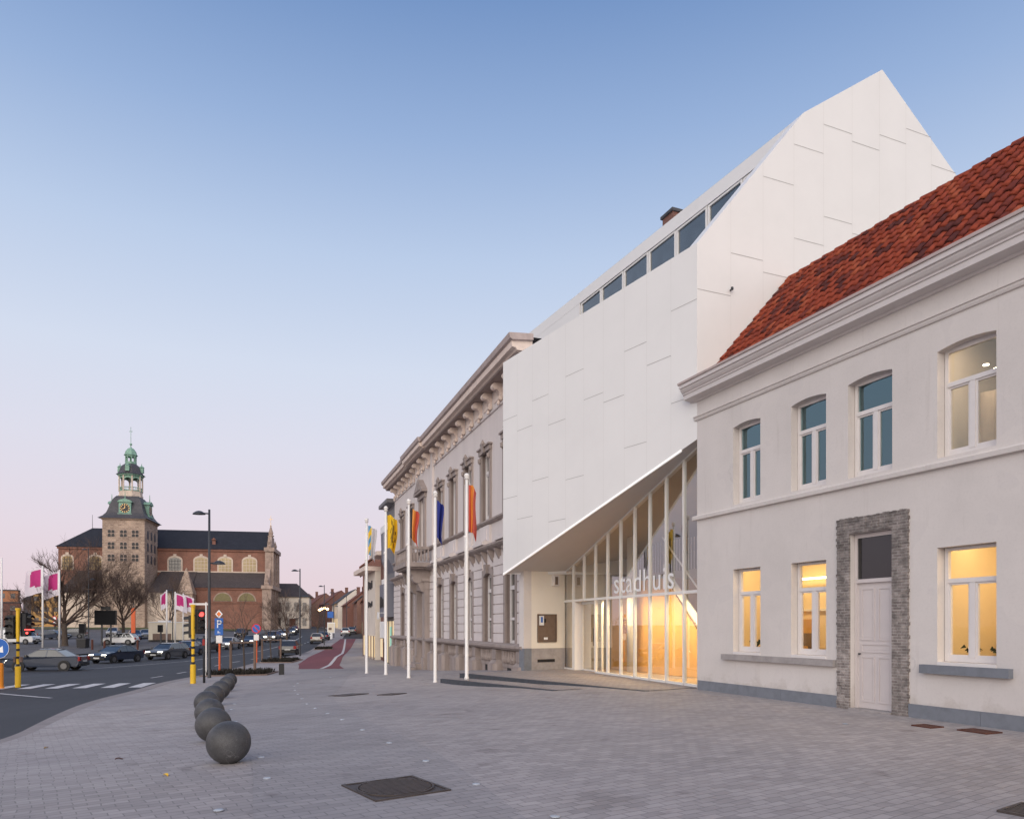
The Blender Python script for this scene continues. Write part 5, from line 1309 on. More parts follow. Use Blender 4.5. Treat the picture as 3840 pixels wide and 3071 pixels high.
def cover(label, x, y, rz, w, d, style, mat, cat='manhole cover', name='manhole_cover', group=None):
    o = thing(name, label, cat, (x,y,G(x,y)+.010), rz, group)
    nrm = Vector((-(G(x+.5,y)-G(x-.5,y)),-(G(x,y+.5)-G(x,y-.5)),1)).normalized()      # lies in the slope of the square
    o.rotation_euler = (nrm.to_track_quat('Z','Y').to_matrix().to_4x4() @ Matrix.Rotation(rz,4,'Z')).to_euler() if abs(nrm.z) < .99999 else (0,0,rz)
    f = MB()
    for a in ((-w/2,w/2,-d/2,-d/2+.03),(-w/2,w/2,d/2-.03,d/2),(-w/2,-w/2+.03,-d/2+.03,d/2-.03),(w/2-.03,w/2,-d/2+.03,d/2-.03)): f.box(*a,-.03,.010)
    f.build('frame', mat, o)
    l = MB()
    if style == 'round':
        l.box(-w/2+.03,w/2-.03,-d/2+.03,d/2-.03,-.03,.001)
        l.lathe([(d*.47,.0015),(d*.47,.016),(d*.445,.016),(d*.445,.0016)],(0,0,0),40)
        n_ = 13
        for i in range(n_):
            yy = -d*.38+i*d*.76/(n_-1); hw_ = math.sqrt(max(0,(d*.43)**2-yy*yy)); l.box(-hw_,hw_,yy-.014,yy+.014,.0012,.016)
    elif style == 'bars':
        n_ = 9
        for i in range(n_): xx = -w/2+.05+i*(w-.1)/(n_-1); l.box(xx-.014,xx+.014,-d/2+.03,d/2-.03,-.03,.006)
        l.box(-w/2+.03,w/2-.03,-d/2+.03,d/2-.03,-.05,-.028)
    else:
        l.box(-w/2+.03,w/2-.03,-d/2+.03,d/2-.03,-.03,.004)
    l.build('lid' if style != 'bars' else 'grating', mat, o); return o
cover('large dark iron manhole cover with ribbed round lid in the front paving', -1.13, 7.13, R(35), .78, .80, 'round', M['iron'])
cover('rusty iron cover by the house wall, smaller one next to the door', 6.55, 11.60, HRZ, .34, .30, 'plain', M['rust'], group='rusty covers by the house')
cover('rusty iron cover by the house wall, larger one nearer the right edge', 7.02, 11.05, HRZ, .46, .36, 'plain', M['rust'], group='rusty covers by the house')
cover('steel grating at the bottom right corner of the square', 4.46, 6.30, R(35), .5, .36, 'bars', M['iron'], 'grating', 'grating')
cover('dark manhole cover in the square before the second flagpole, left one', -4.35, 19.6, R(10), .9, .6, 'plain', M['iron'])
cover('dark manhole cover in the square before the third flagpole, right one', -3.1, 19.0, R(10), .6, .5, 'plain', M['iron'])
STUDS = [(820,3040),(1002,2920),(980,2841),(1597,2855),(1460,2787),(1359,2738),(1283,2699),(1229,2676),(1182,2657),(1152,2640),(1133,2620),(1117,2603),(1106,2588),(1104,2573),(1116,2563),(883,2706),(868,2661),(880,2640),(3170,2715),(1786,2942),(2082,3064),(1400,2572),(1240,2540)]
def ground_hit(px, py):                                               # where the line of sight through a pixel meets the square
    rx = (px-1920)/2759; rz_ = (2344-py)/2759; y = 8.0
    for _ in range(40):
        y += ((G(rx*y,y)-CAMZ)/rz_-y)*.6
    return rx*y, y
sm = MB(); sm.lathe([(.045,0),(.043,.008),(.03,.013),(0,.014)],(0,0,0),12)
smesh = sm.mesh('ground_stud', M['stud'] if 'stud' in M else M['sign_white'], smooth=True)
for i, (px, py) in enumerate(STUDS):
    x, y = ground_hit(px,py)
    o = bpy.data.objects.new('ground_stud', smesh); COL.objects.link(o); o.location = (x,y,G(x,y)+.006)
    tag(o, 'small pale round marker stud set flush in the grey paving of the square', 'stud', 'marker studs in the paving')

for px, py, mt, lab in ((173,2805,'boarded','small pale yellow fallen leaf near the kerb at lower left'),(446,2847,'rust','brown curled fallen leaf on the paving left of the nearest granite ball'),(622,2908,'yellow','tiny yellow fallen leaf on the paving left of the nearest granite ball')):
    x, y = ground_hit(px,py); o = thing('fallen_leaf', lab, 'leaf', (x,y,G(x,y)+.004), px*.1, 'fallen leaves on the square')
    k = MB(); k.grid(lambda i,j: (.055*(i/4-.5)*1.6, .05*(j/4-.5)*(1-abs(i/4-.5)*1.6), .012*abs(j/4-.5)*2+.01*math.sin(i)), 4, 4); k.build('blade', M[mt], o, fix=False)
    k = MB(); k.tube((.04,0,.006),(.075,.004,.012),.002,.0015,5); k.build('stalk', M['twig'], o)
# ------------------------------------------------------------------ granite spheres
SPH = [(-3.32,8.62),(-4.31,10.62),(-5.28,12.85),(-6.35,15.3),(-7.1,17.5),(-8.0,20.2),(-9.15,23.6),(-10.5,27.4)]
ordn = ['nearest and largest looking','second nearest','third nearest','fourth nearest','fifth nearest','sixth nearest','second farthest','farthest, beside the yellow signal post']
for i, (x, y) in enumerate(SPH):
    o = thing('stone_sphere', 'dark granite ball bollard in the curved row, ' + ordn[i], 'bollard', (x,y,G(x,y)), .7*i, 'granite spheres along the square')
    if i == 0:
        k = MB(); n_ = 40
        pr = [(.25*math.sin(math.pi*j/24),.25-.25*math.cos(math.pi*j/24)) for j in range(25)]
        k.lathe([(max(r,.001),z) for r,z in pr],(0,0,-.012),n_); s0m = k.mesh('ball', M['granite_ball'], smooth=True)
        k = MB(); k.lathe([(.10,0),(.10,.022)],(0,0,.0),20); s1m = k.mesh('foot', M['black'])
    for nm, me in (('ball',s0m),('foot',s1m)):
        c = bpy.data.objects.new(nm, me); COL.objects.link(c); c.parent = o
        if nm == 'ball': c.rotation_euler = (0,0,0) if i == 0 else (0,0,1.3*i)

# ------------------------------------------------------------------ flagpoles
def flagpole(x, y, h, label, fn, fmats, fw, fh, rz=0, seed=0, gz=None):
    z = G(x,y) if gz is None else gz
    o = thing('flagpole', label, 'flagpole', (x,y,z), rz, 'flagpoles in front of the mansion')
    k = MB(); k.lathe([(.07,-.05),(.07,.02),(.056,.05),(.052,h*.6),(.038,h)],(0,0,0),14); k.build('pole', M['white_paint'], o, smooth=True)
    k = MB(); k.lathe([(.05,0),(.075,.03),(.06,.09),(.085,.12),(.05,.18),(0,.20)],(0,0,h),12); k.build('finial', M['white_paint'], o, smooth=True)
    k = MB(); k.tube((-.07,0,h-fh-.34),(.0,0,h-fh-.34),.05,.05,8); k.tube((-.06,-.02,h-.16),(-.06,-.02,1.2),.006,.006,4); k.build('halyard', M['white_paint'], o)
    r_ = random.Random(seed); ph = r_.random()*6; nu, nv = 30, 22
    k = MB()
    def P(i,j):
        u = i/nu; v = j/nv
        ex = .06+fw*(u**.9)*(1-.18*v*u); yy = .13*math.sin(u*10+ph+v*1.4)*(.25+u)*(.7+.3*v); dz = -.22*u*u-.10*u*v+.03*math.sin(u*8+ph)
        return (ex+.03*math.sin(v*5+ph)*u, yy, h-.14-fh*v+dz)
    vs = [P(i,j) for i in range(nu+1) for j in range(nv+1)]; w_ = nv+1
    for i in range(nu):
        for j in range(nv):
            k.f.append([i*w_+j,(i+1)*w_+j,(i+1)*w_+j+1,i*w_+j+1]); k.m.append(fn((i+.5)/nu,(j+.5)/nv))
    k.v = vs
    k.build('flag', fmats, o, smooth=True, fix=False); return o
def lion(u, v):                                                     # dark heraldic lion blotch on yellow
    x = u-.52; y = v-.5
    body = abs(x+.02+.25*y) < .085 and abs(y) < .26
    head = (x+.10)**2+(y+.30)**2 < .008
    legs = any(abs((x-a)-(y-b)*c) < .035 and b-.02 < y < b+.16 for a,b,c in ((-.16,-.12,-.9),(-.12,.06,-.7),(.06,.22,.5),(-.08,.24,-.5)))
    tail = .045 < math.hypot((x-.17),(y-.02)*.6) < .085+.02 and x > .12
    return 1 if (body or head or legs or tail) else 0
flagpole(-5.8,29.35,6.0,'white flagpole with pale blue and yellow flag, leftmost of the row',lambda u,v: 0 if (u < .32 and int(v*4+u*3)%2==0) else (1 if u < .38 else 2),[M['flag_sky'],M['flag_yellow'],M['flag_white']],.36,1.15,0,1)
flagpole(-4.64,27.05,6.0,'white flagpole with yellow flag bearing a dark lion',lion,[M['flag_yellow'],M['flag_lion']],.38,1.2,0,2)
flagpole(-3.58,25.5,6.0,'white flagpole with black, yellow and red striped flag',lambda u,v: 0 if u < .2 else (1 if u < .55 else 2),[M['flag_black'],M['flag_orange'],M['flag_red']],.30,1.05,0,3)
flagpole(-2.49,23.85,6.0,'white flagpole with hanging dark blue flag',lambda u,v: 0,[M['flag_blue']],.21,1.2,0,4)
flagpole(-1.37,22.25,6.0,'white flagpole with orange and red flag, nearest to the white facade',lambda u,v: 0 if u < .22 else (1 if (u+v*.4) < .75 else 2),[M['flag_red'],M['flag_orange'],M['flag_red']],.24,1.4,0,5,gz=.0)

# ------------------------------------------------------------------ street lamps
def lamp_head(m_, base, dx, dy=0):
    c = Vector(base)+Vector((dx,dy,0)); m_.tube(base,(c.x,c.y,c.z+.02),.035,.03,6)
    L0 = .42 if dx >= 0 else -.42
    m_.lathe([(.04,.13),(.10,.11),(.19,.05),(.24,-.01),(.24,-.04),(.0,-.05)],(c.x+L0*.45,c.y,c.z),16,0,0,1.25,.9)
LAMPS = [(-14.4,35,8.0,1,'double armed dark street lamp beside the P sign, tallest in view'),(-19.45,67.5,8.0,1,'double armed street lamp behind the black parked car'),
 (-25,98,8.0,1,'double armed street lamp beside the silver parked car and red cycle path'),(-31,128,8,1,'street lamp farther along the red path, fourth from the front'),(-36,160,8,1,'faint distant street lamp near the bend'),
 (-51.8,90,12.0,1,'tall double armed lamp post right of the big bare tree'),(-56.5,92,7.0,0,'single armed lamp post in front of the big bare tree'),(-47.5,103,7.5,0,'thin lamp post by the pink banners in front of the chapel'),(-62,86,6.6,0,'dark lamp post left of the big bare tree, behind the banner poles')]
for x, y, h, two, lab in LAMPS:
    o = thing('street_lamp', lab, 'street lamp', (x,y,G(x,y)), R(6), 'street lamps')
    k = MB(); k.lathe([(.09,-.1),(.09,.05),(.075,.1),(.065,h*.5),(.05,h)],(0,0,0),12); k.build('pole', M['dark_metal'], o, smooth=True)
    a = MB(); lamp_head(a,(0,0,h-.2),-.28); a.build('lamp_head', M['dark_metal'], o)
    if two:
        a = MB(); lamp_head(a,(0,0,h*.68),.25); a.build('lamp_head', M['dark_metal'], o)

# ------------------------------------------------------------------ traffic lights and signs
def signal_head(parent, x, y, z, rz, lit, back=False):
    k = MB(); k.box(-.15,.15,-.10,.10,-.46,.46); k.box(-.19,.19,.101,.115,-.50,.50)
    for i in range(3):
        zz = .30-.30*i; n_ = 10
        for q in range(n_):
            a0 = math.pi*q/n_; a1 = math.pi*(q+1)/n_
            k.poly([(.12*math.cos(a0),-.10,zz+.12*math.sin(a0)),(.12*math.cos(a1),-.10,zz+.12*math.sin(a1)),(.12*math.cos(a1),-.30,zz+.12*math.sin(a1)-.03),(.12*math.cos(a0),-.30,zz+.12*math.sin(a0)-.03)])
    o = k.build('signal_head', M['black'], parent); o.location = (x,y,z); o.rotation_euler = (0,0,rz)
    for i in range(3):
        l = MB(); l.tube((0,-.104,.30-.30*i),(0,-.112,.30-.30*i),.10,.095,16); l.build('lens', M['signal_red'] if (i == 0 and lit) else M['lens_dark'], o)
    return o
def traffic_light(x, y, label, heads, h=3.15):
    o = thing('traffic_light', label, 'traffic light', (x,y,G(x,y)-.02), 0, 'yellow and black traffic lights')
    k = MB(); n_ = 9; z = .0
    k.lathe([(.11,-.2),(.11,.78),(.09,.80)],(0,0,0),16,1)
    bands = [(.80,.90,0),(.90,1.12,1),(1.12,1.22,0),(1.22,1.44,1),(1.44,1.54,0),(1.54,1.74,1),(1.74,1.84,0),(1.84,2.02,1)]
    for a, b, mi in bands: k.tube((0,0,a),(0,0,b-.001),.062,.062,12,mi)
    k.tube((0,0,2.02),(0,0,h),.075,.075,14,1); k.lathe([(.095,0),(.10,.06),(.10,.09),(0,.10)],(0,0,h),14,1)
    k.build('pole', [M['black'],M['yellow']], o)
    for (dx, dy, dz, rz, lit) in heads:
        b = MB(); b.tube((0,0,dz+.25),(dx*.8,dy*.8,dz+.25),.03,.03,6); b.tube((0,0,dz-.25),(dx*.8,dy*.8,dz-.25),.03,.03,6); b.build('bracket', M['black'], o)
        signal_head(o,dx,dy,dz,rz,lit)
    return o
traffic_light(-13.05,30.1,'yellow and black banded traffic light beside the row of granite balls, red lit',[(.34,-.05,2.55,R(35),1),(-.15,.22,2.35,R(-75),0)])
tl2 = traffic_light(-20.75,30.9,'yellow and black banded traffic light on the crossing island at the left edge',[(.30,.1,2.55,R(80),0),(-.32,.0,2.45,R(10),0)])
k = MB()
for a in ((-.17,-.08,-.05,.07,.98,1.20),(.08,.17,-.05,.07,.98,1.20)): k.box(*a)
k.build('push_button', M['timber'], tl2)
k = MB(); k.box(.34,.62,-.1,.1,2.32,2.36); k.tube((.46,-.12,2.2),(.46,-.13,2.2),.05,.05,12); k.build('pedestrian_lens', M['signal_red'], tl2)
def round_sign(parent, z, r, mats, kind, y=-.05):
    k = MB(); n_ = 32
    def disc(rad, yy, mi): k.add([(0,yy,z)]+[(rad*math.cos(2*math.pi*i/n_),yy,z+rad*math.sin(2*math.pi*i/n_)) for i in range(n_)],[(0,(i+1)%n_+1,i+1) for i in range(n_)],mi)
    k.tube((0,y+.025,z),(0,y,z),r,r,n_,0); 
    if kind == 'noparking':
        disc(r*.98,y-.003,1); disc(r*.78,y-.006,2); a = R(45); d = Vector((math.cos(a),0,-math.sin(a))); e = Vector((d.z,0,-d.x))*r*.11
        p, q = d*r*.8, -d*r*.8
        k.poly([(p.x+e.x,y-.009,z+p.z+e.z),(q.x+e.x,y-.009,z+q.z+e.z),(q.x-e.x,y-.009,z+q.z-e.z),(p.x-e.x,y-.009,z+p.z-e.z)],1)
    else:
        disc(r*.98,y-.003,3); disc(r*.94,y-.006,2)
        # white arrow pointing down to the right
        S_ = r*.62
        def T(u,v): a = R(-45); return (u*math.cos(a)-v*math.sin(a), y-.009, z+u*math.sin(a)+v*math.cos(a))
        k.poly([T(-S_,-.26*S_),T(.12*S_,-.26*S_),T(.12*S_,.26*S_),T(-S_,.26*S_)],3); k.poly([T(.1*S_,-.72*S_),T(.95*S_,0),T(.1*S_,.72*S_)],3)
    return k.build('sign_face', mats, parent, fix=False)
SM = [M['dark_metal'],M['sign_red'],M['sign_blue'],M['sign_white']]
ar = thing('arrow_bollard', 'orange island bollard carrying a round blue sign with white diagonal arrow', 'road sign', (-20.95,30.1,G(-20.95,30.1)-.05), 0)
k = MB(); k.lathe([(.16,-.1),(.16,.0),(.13,.05),(.13,.95),(.10,1.0)],(0,0,0),14); k.build('post', M['orange'] if False else M['yellow_orange'] if 'yellow_orange' in M else M['orange'], ar)
k = MB(); k.tube((0,.02,.9),(0,.02,1.95),.045,.045,8); k.build('upright', M['dark_metal'], ar)
round_sign(ar,1.60,.42,SM,'arrow')
ps = thing('parking_sign', 'blue P parking sign under an orange diamond on a red-orange post', 'road sign', (-15.9,40,G(-15.9,40)), R(-4))
k = MB(); k.tube((0,0,-.1),(0,0,1.66),.055,.055,10); k.build('post', M['orange'], ps); k = MB(); k.tube((0,0,1.661),(0,0,3.25),.045,.045,10); k.box(-.17,.17,-.06,-.03,1.68,2.08); k.build('upper_post', M['white_paint'], ps)
k = MB(); k.box(-.235,.235,-.085,-.06,2.42,3.03); k.build('sign_face', M['sign_blue'], ps); lettering('P', .62, 'letter', M['sign_white'], ps, (-.135,-.092,2.50), (1,0,0), xs=.95)
k = MB(); k.box(-.235,.235,-.085,-.06,2.11,2.41); k.build('sub_plate', M['sign_blue'], ps)
k = MB(); k.box(-.10,.10,-.09,-.086,2.22,2.235); k.box(-.06,-.02,-.09,-.086,2.24,2.33); k.box(-.02,.07,-.09,-.086,2.27,2.285); k.build('pictogram', M['sign_white'], ps)
k = MB(); k.prism([(0,3.02),(.21,3.25),(0,3.48),(-.21,3.25)],'y',-.075,-.055,0); k.prism([(0,3.11),(.13,3.25),(0,3.39),(-.13,3.25)],'y',-.082,-.0755,1); k.build('priority_sign', [M['sign_white'],M['sign_orange']], ps)
npk = thing('no_parking_sign', 'round blue no parking sign with red rim and slash on a red-orange post', 'road sign', (-19.65,56.6,G(-19.65,56.6)), R(-4))
k = MB(); k.tube((0,0,-.1),(0,0,1.70),.06,.06,10); k.build('post', M['orange'], npk); k = MB(); k.tube((0,0,1.701),(0,0,3.0),.05,.05,10); k.box(-.20,.20,-.06,-.03,1.72,2.15); k.build('upper_post', M['white_paint'], npk)
round_sign(npk,2.62,.38,SM,'noparking',-.07)
gp_ = thing('grey_post', 'thin plain grey metal post between traffic light and street lamp', 'post', (-12.68,30.3,G(-12.68,30.3)), 0)
k = MB(); k.lathe([(.05,-.1),(.05,1.85),(.045,1.92),(0,1.94)],(0,0,0),10); k.build('post', M['dark_metal'], gp_, smooth=True)
k = MB(); k.box(-.052,.052,-.056,-.05,1.55,1.8); k.build('reflector', M['tail_off'], gp_)
bb = thing('short_bollard', 'short black square bollard at the end of the planted bed', 'bollard', (-11.65,37.2,G(-11.65,37.2)), .2)
k = MB(); k.taperbox((-.12,.12,-.12,.12,-.05),(-.12,.12,-.12,.12,.52)); k.taperbox((-.12,.12,-.12,.12,.522),(-.09,.09,-.09,.09,.56)); k.build('body', M['black'], bb)
# street name plate
sn = thing('street_sign', 'small white street name arm on slim post by the tall lamp', 'road sign', (-15.55,37.4,G(-15.55,37.4)), 0)
k = MB(); k.tube((0,0,0),(0,0,3.75),.045,.045,8); k.build('post', M['white_paint'], sn); k = MB(); k.box(-.85,.12,-.02,.02,3.60,3.70); k.build('plate', M['frame_white'], sn)

# ------------------------------------------------------------------ planted beds with saplings
def tube_path(mb_, pts, rads, n=5):
    vs = []; k = len(pts)
    for i in range(k):
        d = (pts[min(i+1,k-1)]-pts[max(i-1,0)])
        if d.length < 1e-6: d = Vector((0,0,1))
        d.normalize(); u = d.cross(Vector((.37,.91,.17))).normalized(); w = d.cross(u)
        for q in range(n):
            a = 2*math.pi*q/n; vs.append(pts[i]+u*(rads[i]*math.cos(a))+w*(rads[i]*math.sin(a)))
    fs = []
    for i in range(k-1):
        for q in range(n): fs.append((i*n+q,i*n+(q+1)%n,(i+1)*n+(q+1)%n,(i+1)*n+q))
    fs.append(tuple(range((k-1)*n,k*n)))
    mb_.add(vs, fs)
def bare_tree(name, label, x, y, h, spread, seed, trunk_h=.22, r0=.18, depth=5, group=None, nb=5, dens=1.0, up=.35):
    rng = random.Random(seed)
    o = thing(name, label, 'tree', (x,y,G(x,y)-.05), 0, group)
    tm_ = MB(); cm_ = MB()
    th = h*trunk_h
    lean = Vector((rng.uniform(-.08,.08),rng.uniform(-.08,.08),0))
    pts = [Vector((0,0,-.2))]+[Vector((lean.x*t*th,lean.y*t*th,t*th)) for t in (.1,.4,.7,1.0)]
    tube_path(tm_, pts, [r0*1.35,r0*1.12,r0,r0*.92,r0*.82], 10)
    top = pts[-1]; queue = []; cap = int(5200*dens); cnt = 0
    for i in range(nb):
        a = 2*math.pi*(i+rng.random()*.7)/nb; el = rng.uniform(.25,1.05)
        d = Vector((math.cos(a)*spread*math.cos(el),math.sin(a)*spread*math.cos(el),math.sin(el)+.25)).normalized()
        queue.append((top-Vector((0,0,rng.random()*th*.25)), d, (h-th)*rng.uniform(.36,.50), r0*rng.uniform(.36,.55), 1))
    queue.append((top, Vector((lean.x,lean.y,1)).normalized(), (h-th)*.46, r0*.62, 1))
    while queue and cnt < cap:
        p, d, ln, r, lev = queue.pop(0); cnt += 1
        n = 4; P = [p]; q = p.copy(); dd = d.copy()
        for i in range(n):
            dd = (dd+Vector((rng.gauss(0,.14),rng.gauss(0,.14),rng.gauss(.03,.10)+.03*lev*up))).normalized()
            q = q+dd*ln/n; P.append(q.copy())
        r1 = max(.004, r*.5)
        tube_path(cm_, P, [r+(r1-r)*i/n for i in range(n+1)], 6 if lev < 2 else (4 if lev < 4 else 3))
        if lev >= depth: continue
        kids = rng.randint(4,5) if lev < 3 else rng.randint(4,6)
        for i in range(kids):
            t = rng.uniform(.25,1.0) if i else 1.0
            j = min(n-1,int(t*n)); b = P[j].lerp(P[j+1],t*n-j) if t < 1 else P[-1]
            ax = dd.orthogonal().normalized(); ax.rotate(Matrix.Rotation(rng.random()*6.283,3,dd))
            nd = dd.copy(); nd.rotate(Matrix.Rotation(rng.uniform(.3,.85),3,ax)); nd = (nd+Vector((0,0,up*.35))).normalized()
            queue.append((b, nd, ln*rng.uniform(.50,.78), max(.009,r*rng.uniform(.42,.58)), lev+1))
    tm_.build('trunk', M['bark'], o, smooth=True, fix=False); cm_.build('crown', M['twig'], o, fix=False)
    return o
bare_tree('bare_tree','large spreading bare tree left of the church tower, behind the banner poles',-55.3,91,13.0,1.3,21,.22,.34,6,'bare winter trees',8,1.7,.35)
bare_tree('bare_tree','bare tree with upright crown directly in front of the church tower',-52.3,99,10.6,1.05,8,.28,.22,6,'bare winter trees',7,1.4,.5)
bare_tree('bare_tree','dark dense bare tree against the church aisle, right of the stone turret',-70,150,11.5,.8,5,.15,.25,5,'bare winter trees',6,.7,.5)
bare_tree('bare_tree','small bare tree in front of the white house beside the church',-31.5,103,7.8,1.2,13,.25,.16,5,'bare winter trees',5,.6,.3)
bare_tree('bare_tree','thin bare tree at the far left behind the lit brick building',-118,190,12,1.1,31,.2,.25,4,'bare winter trees',6,.5,.3)
bare_tree('bare_tree','small bare street tree far along the road',-37,140,6.5,1.1,17,.25,.13,4,'bare winter trees',5,.4,.3)
def bed(label, y0, y1, xl, xr, seed):
    o = thing('planted_bed', label, 'planting bed', (0,0,0), 0, 'planted beds along the parking bays')
    k = MB(); n_ = 14
    k.grid(lambda i,j: (xl(y0+(y1-y0)*i/n_)+(xr(y0+(y1-y0)*i/n_)-xl(y0+(y1-y0)*i/n_))*j/6, y0+(y1-y0)*i/n_, G(xl(y0+(y1-y0)*i/n_)+(xr(y0+(y1-y0)*i/n_)-xl(y0+(y1-y0)*i/n_))*j/6,y0+(y1-y0)*i/n_)+.03+(.02 if 0<j<6 else -.02)), n_, 6); k.build('soil', M['soil'], o, smooth=True)
    k = MB()
    for (a,b,c,d) in ((xl(y0),y0,xr(y0),y0),(xr(y0),y0,xr(y1),y1),(xl(y1),y1,xr(y1),y1)):
        p = Vector((a,b,G(a,b))); q = Vector((c,d,G(c,d))); nn = Vector((-(q-p).y,(q-p).x,0)).normalized()*.06
        k.add([p-nn,q-nn,q+nn,p+nn,p-nn+Vector((0,0,.06)),q-nn+Vector((0,0,.06)),q+nn+Vector((0,0,.06)),p+nn+Vector((0,0,.06))],[(0,3,2,1),(4,5,6,7),(0,1,5,4),(1,2,6,5),(2,3,7,6),(3,0,4,7)])
    k.build('edging', M['timber'], o)
    r_ = random.Random(seed); k = MB()
    for _ in range(420):
        y = r_.uniform(y0+.1,y1-.1); x = r_.uniform(xl(y)+.1,xr(y)-.1); z = G(x,y)+.03; h = r_.uniform(.08,.34)
        for q in range(4):
            a = r_.random()*6.28; d = Vector((math.cos(a)*.5,math.sin(a)*.5,1)).normalized()*h; s_ = Vector((-math.sin(a),math.cos(a),0))*.025
            p = Vector((x,y,z)); k.add([p-s_,p+s_,p+d*.7+s_*1.4,p+d],[(0,1,2,3)])
    c = k.build('ground_cover', M['shrub'], o, fix=False); c['kind'] = 'stuff'
    return o
bed('near planted bed with low dark ground cover beside the tall street lamp', 36.8, 41.6, lambda y: ksx(y)+.3, lambda y: ksx(y)+3.6, 4)
bed('farther planted bed with low ground cover before the black parked car', 56.0, 60.5, lambda y: ksx(y)+.3, lambda y: ksx(y)+2.8, 5)
bed('planted bed beyond the black parked car, before the silver one', 84, 88, lambda y: ksx(y)+.3, lambda y: ksx(y)+2.4, 6)
def sapling(x, y, h, seed, label):
    bare_tree('sapling', label, x, y, h, .9, seed, .45, .045, 3, 'young street trees', 5, .12, .4)
sapling(-14.9,41.0,4.9,3,'slender leafless sapling in the near planted bed, between two timber stakes')
sapling(-19.1,58.4,4.2,4,'slender leafless sapling in the farther bed, left of the black parked car')
for x, y, lab in ((-15.75,41.2,'timber tree stake left of the near sapling'),(-14.05,40.2,'timber tree stake right of the near sapling'),(-19.9,58.6,'timber tree stake left of the farther sapling'),(-18.3,58.2,'timber tree stake right of the farther sapling')):
    o = thing('tree_stake', lab, 'stake', (x,y,G(x,y)), 0, 'timber tree stakes')
    k = MB(); k.lathe([(.075,-.1),(.075,1.72),(.05,1.8),(0,1.81)],(0,0,0),9); k.build('stake', M['timber'], o)
for a, b, lab in (((-15.75,41.2),(-14.05,40.2),'dark rail tying the two stakes of the near sapling'),((-19.9,58.6),(-18.3,58.2),'dark rail tying the two stakes of the farther sapling')):
    o = thing('tie_rail', lab, 'rail', (a[0],a[1],G(*a)), 0, 'rails between the tree stakes')
    k = MB(); d = (b[0]-a[0],b[1]-a[1]); k.tube((0,0,1.68),(d[0],d[1],1.68+G(*b)-G(*a)),.045,.045,6); k.build('rail', M['timber'], o)

# ------------------------------------------------------------------ banners, container, info screens on the car park
def banner(x, y, h, label, w_, d_, seed, side=-1):
    o = thing('banner_pole', label, 'flagpole', (x,y,G(x,y)), 0, 'white poles with pink banners')
    k = MB(); k.lathe([(.11,-.1),(.11,h*.5),(.08,h),(.0,h+.05)],(0,0,0),10); k.build('pole', M['white_paint'], o, smooth=True)
    k = MB(); nu, nv = 14, 12; r_ = random.Random(seed); ph = r_.random()*6
    k.v = [(side*(.1+w_*i/nu), .22*math.sin(i*.55+ph+j*.15)*i/nu, h-.15-d_*j/nv-.55*(i/nu)**1.3) for i in range(nu+1) for j in range(nv+1)]; W_ = nv+1
    for i in range(nu):
        for j in range(nv):
            k.f.append([i*W_+j,(i+1)*W_+j,(i+1)*W_+j+1,i*W_+j+1]); u = (i+.5)/nu; v = (j+.5)/nv
            k.m.append(1 if (.04 < u < .80 and .05+.1*u < v < .74-.08*u) else 0)
    k.build('banner', [M['banner_white'],M['magenta']], o, smooth=True, fix=False)
def at(px, py, D):                                                   # metric position on the far ground seen in that direction
    return (px-1920)/2759*D
BN = [(4,62,'leftmost, at the photo edge',11,1),(153,62,'second from the left with large pink banner',0,2),(163,84,'thin one just right of the large pink banner',0,3),(222,88,'third pink banner, in front of the big bare tree',0,4)]
banner(at(6,0,84),84,10.3,'white banner pole at the left edge with pink and white banner',1.9,2.9,1)
banner(at(152,0,86),86,6.4,'short white banner pole beside the large pink banner pole',1.0,1.6,2) if False else None
banner(at(160,0,87),87,9.6,'white pole with large pink banner, left of the big bare tree',1.9,3.0,3)
banner(at(223,0,88),88,9.2,'white pole with pink banner directly in front of the big bare tree',1.7,2.9,4)
banner(at(625,0,99),99,7.2,'white pole with pale pink hanging banner, left of the trio by the site cabin',.7,2.2,5)
banner(at(657,0,99.5),99.5,7.0,'white pole with pink banner, middle of the trio by the site cabin',1.4,2.2,6,1)
banner(at(687,0,100),100,6.8,'white pole with pink banner, right of the trio by the site cabin',1.4,2.1,7,1)
x0 = at(634,0,106); cb_ = thing('site_cabin', 'cream flat roofed site cabin with dark doorway on the car park', 'cabin', (x0,106,G(x0,106)), R(3))
k = MB(); k.box(-2.9,2.9,0,2.4,.25,2.75); k.build('body', M['cream_wall'], cb_)
k = MB(); k.box(-2.95,2.95,-.06,2.46,2.752,2.86); k.build('roof', M['sign_white'], cb_)
k = MB()
for i in range(12): k.box(-2.8+i*.5,-2.76+i*.5,-.03,.0,.3,2.7)
k.build('cladding_rib', M['cream_wall'], cb_)
k = MB(); k.box(-2.3,.3,-.05,-.031,.26,1.15); k.build('doorway', M['timber'], cb_); k = MB(); k.box(-2.9,2.9,-.0,2.4,-.2,.248); k.build('base', M['black'], cb_)
k = MB(); k.box(-1.9,-.4,.8,1.6,2.862,3.05); k.build('roof_unit', M['white_paint'], cb_)
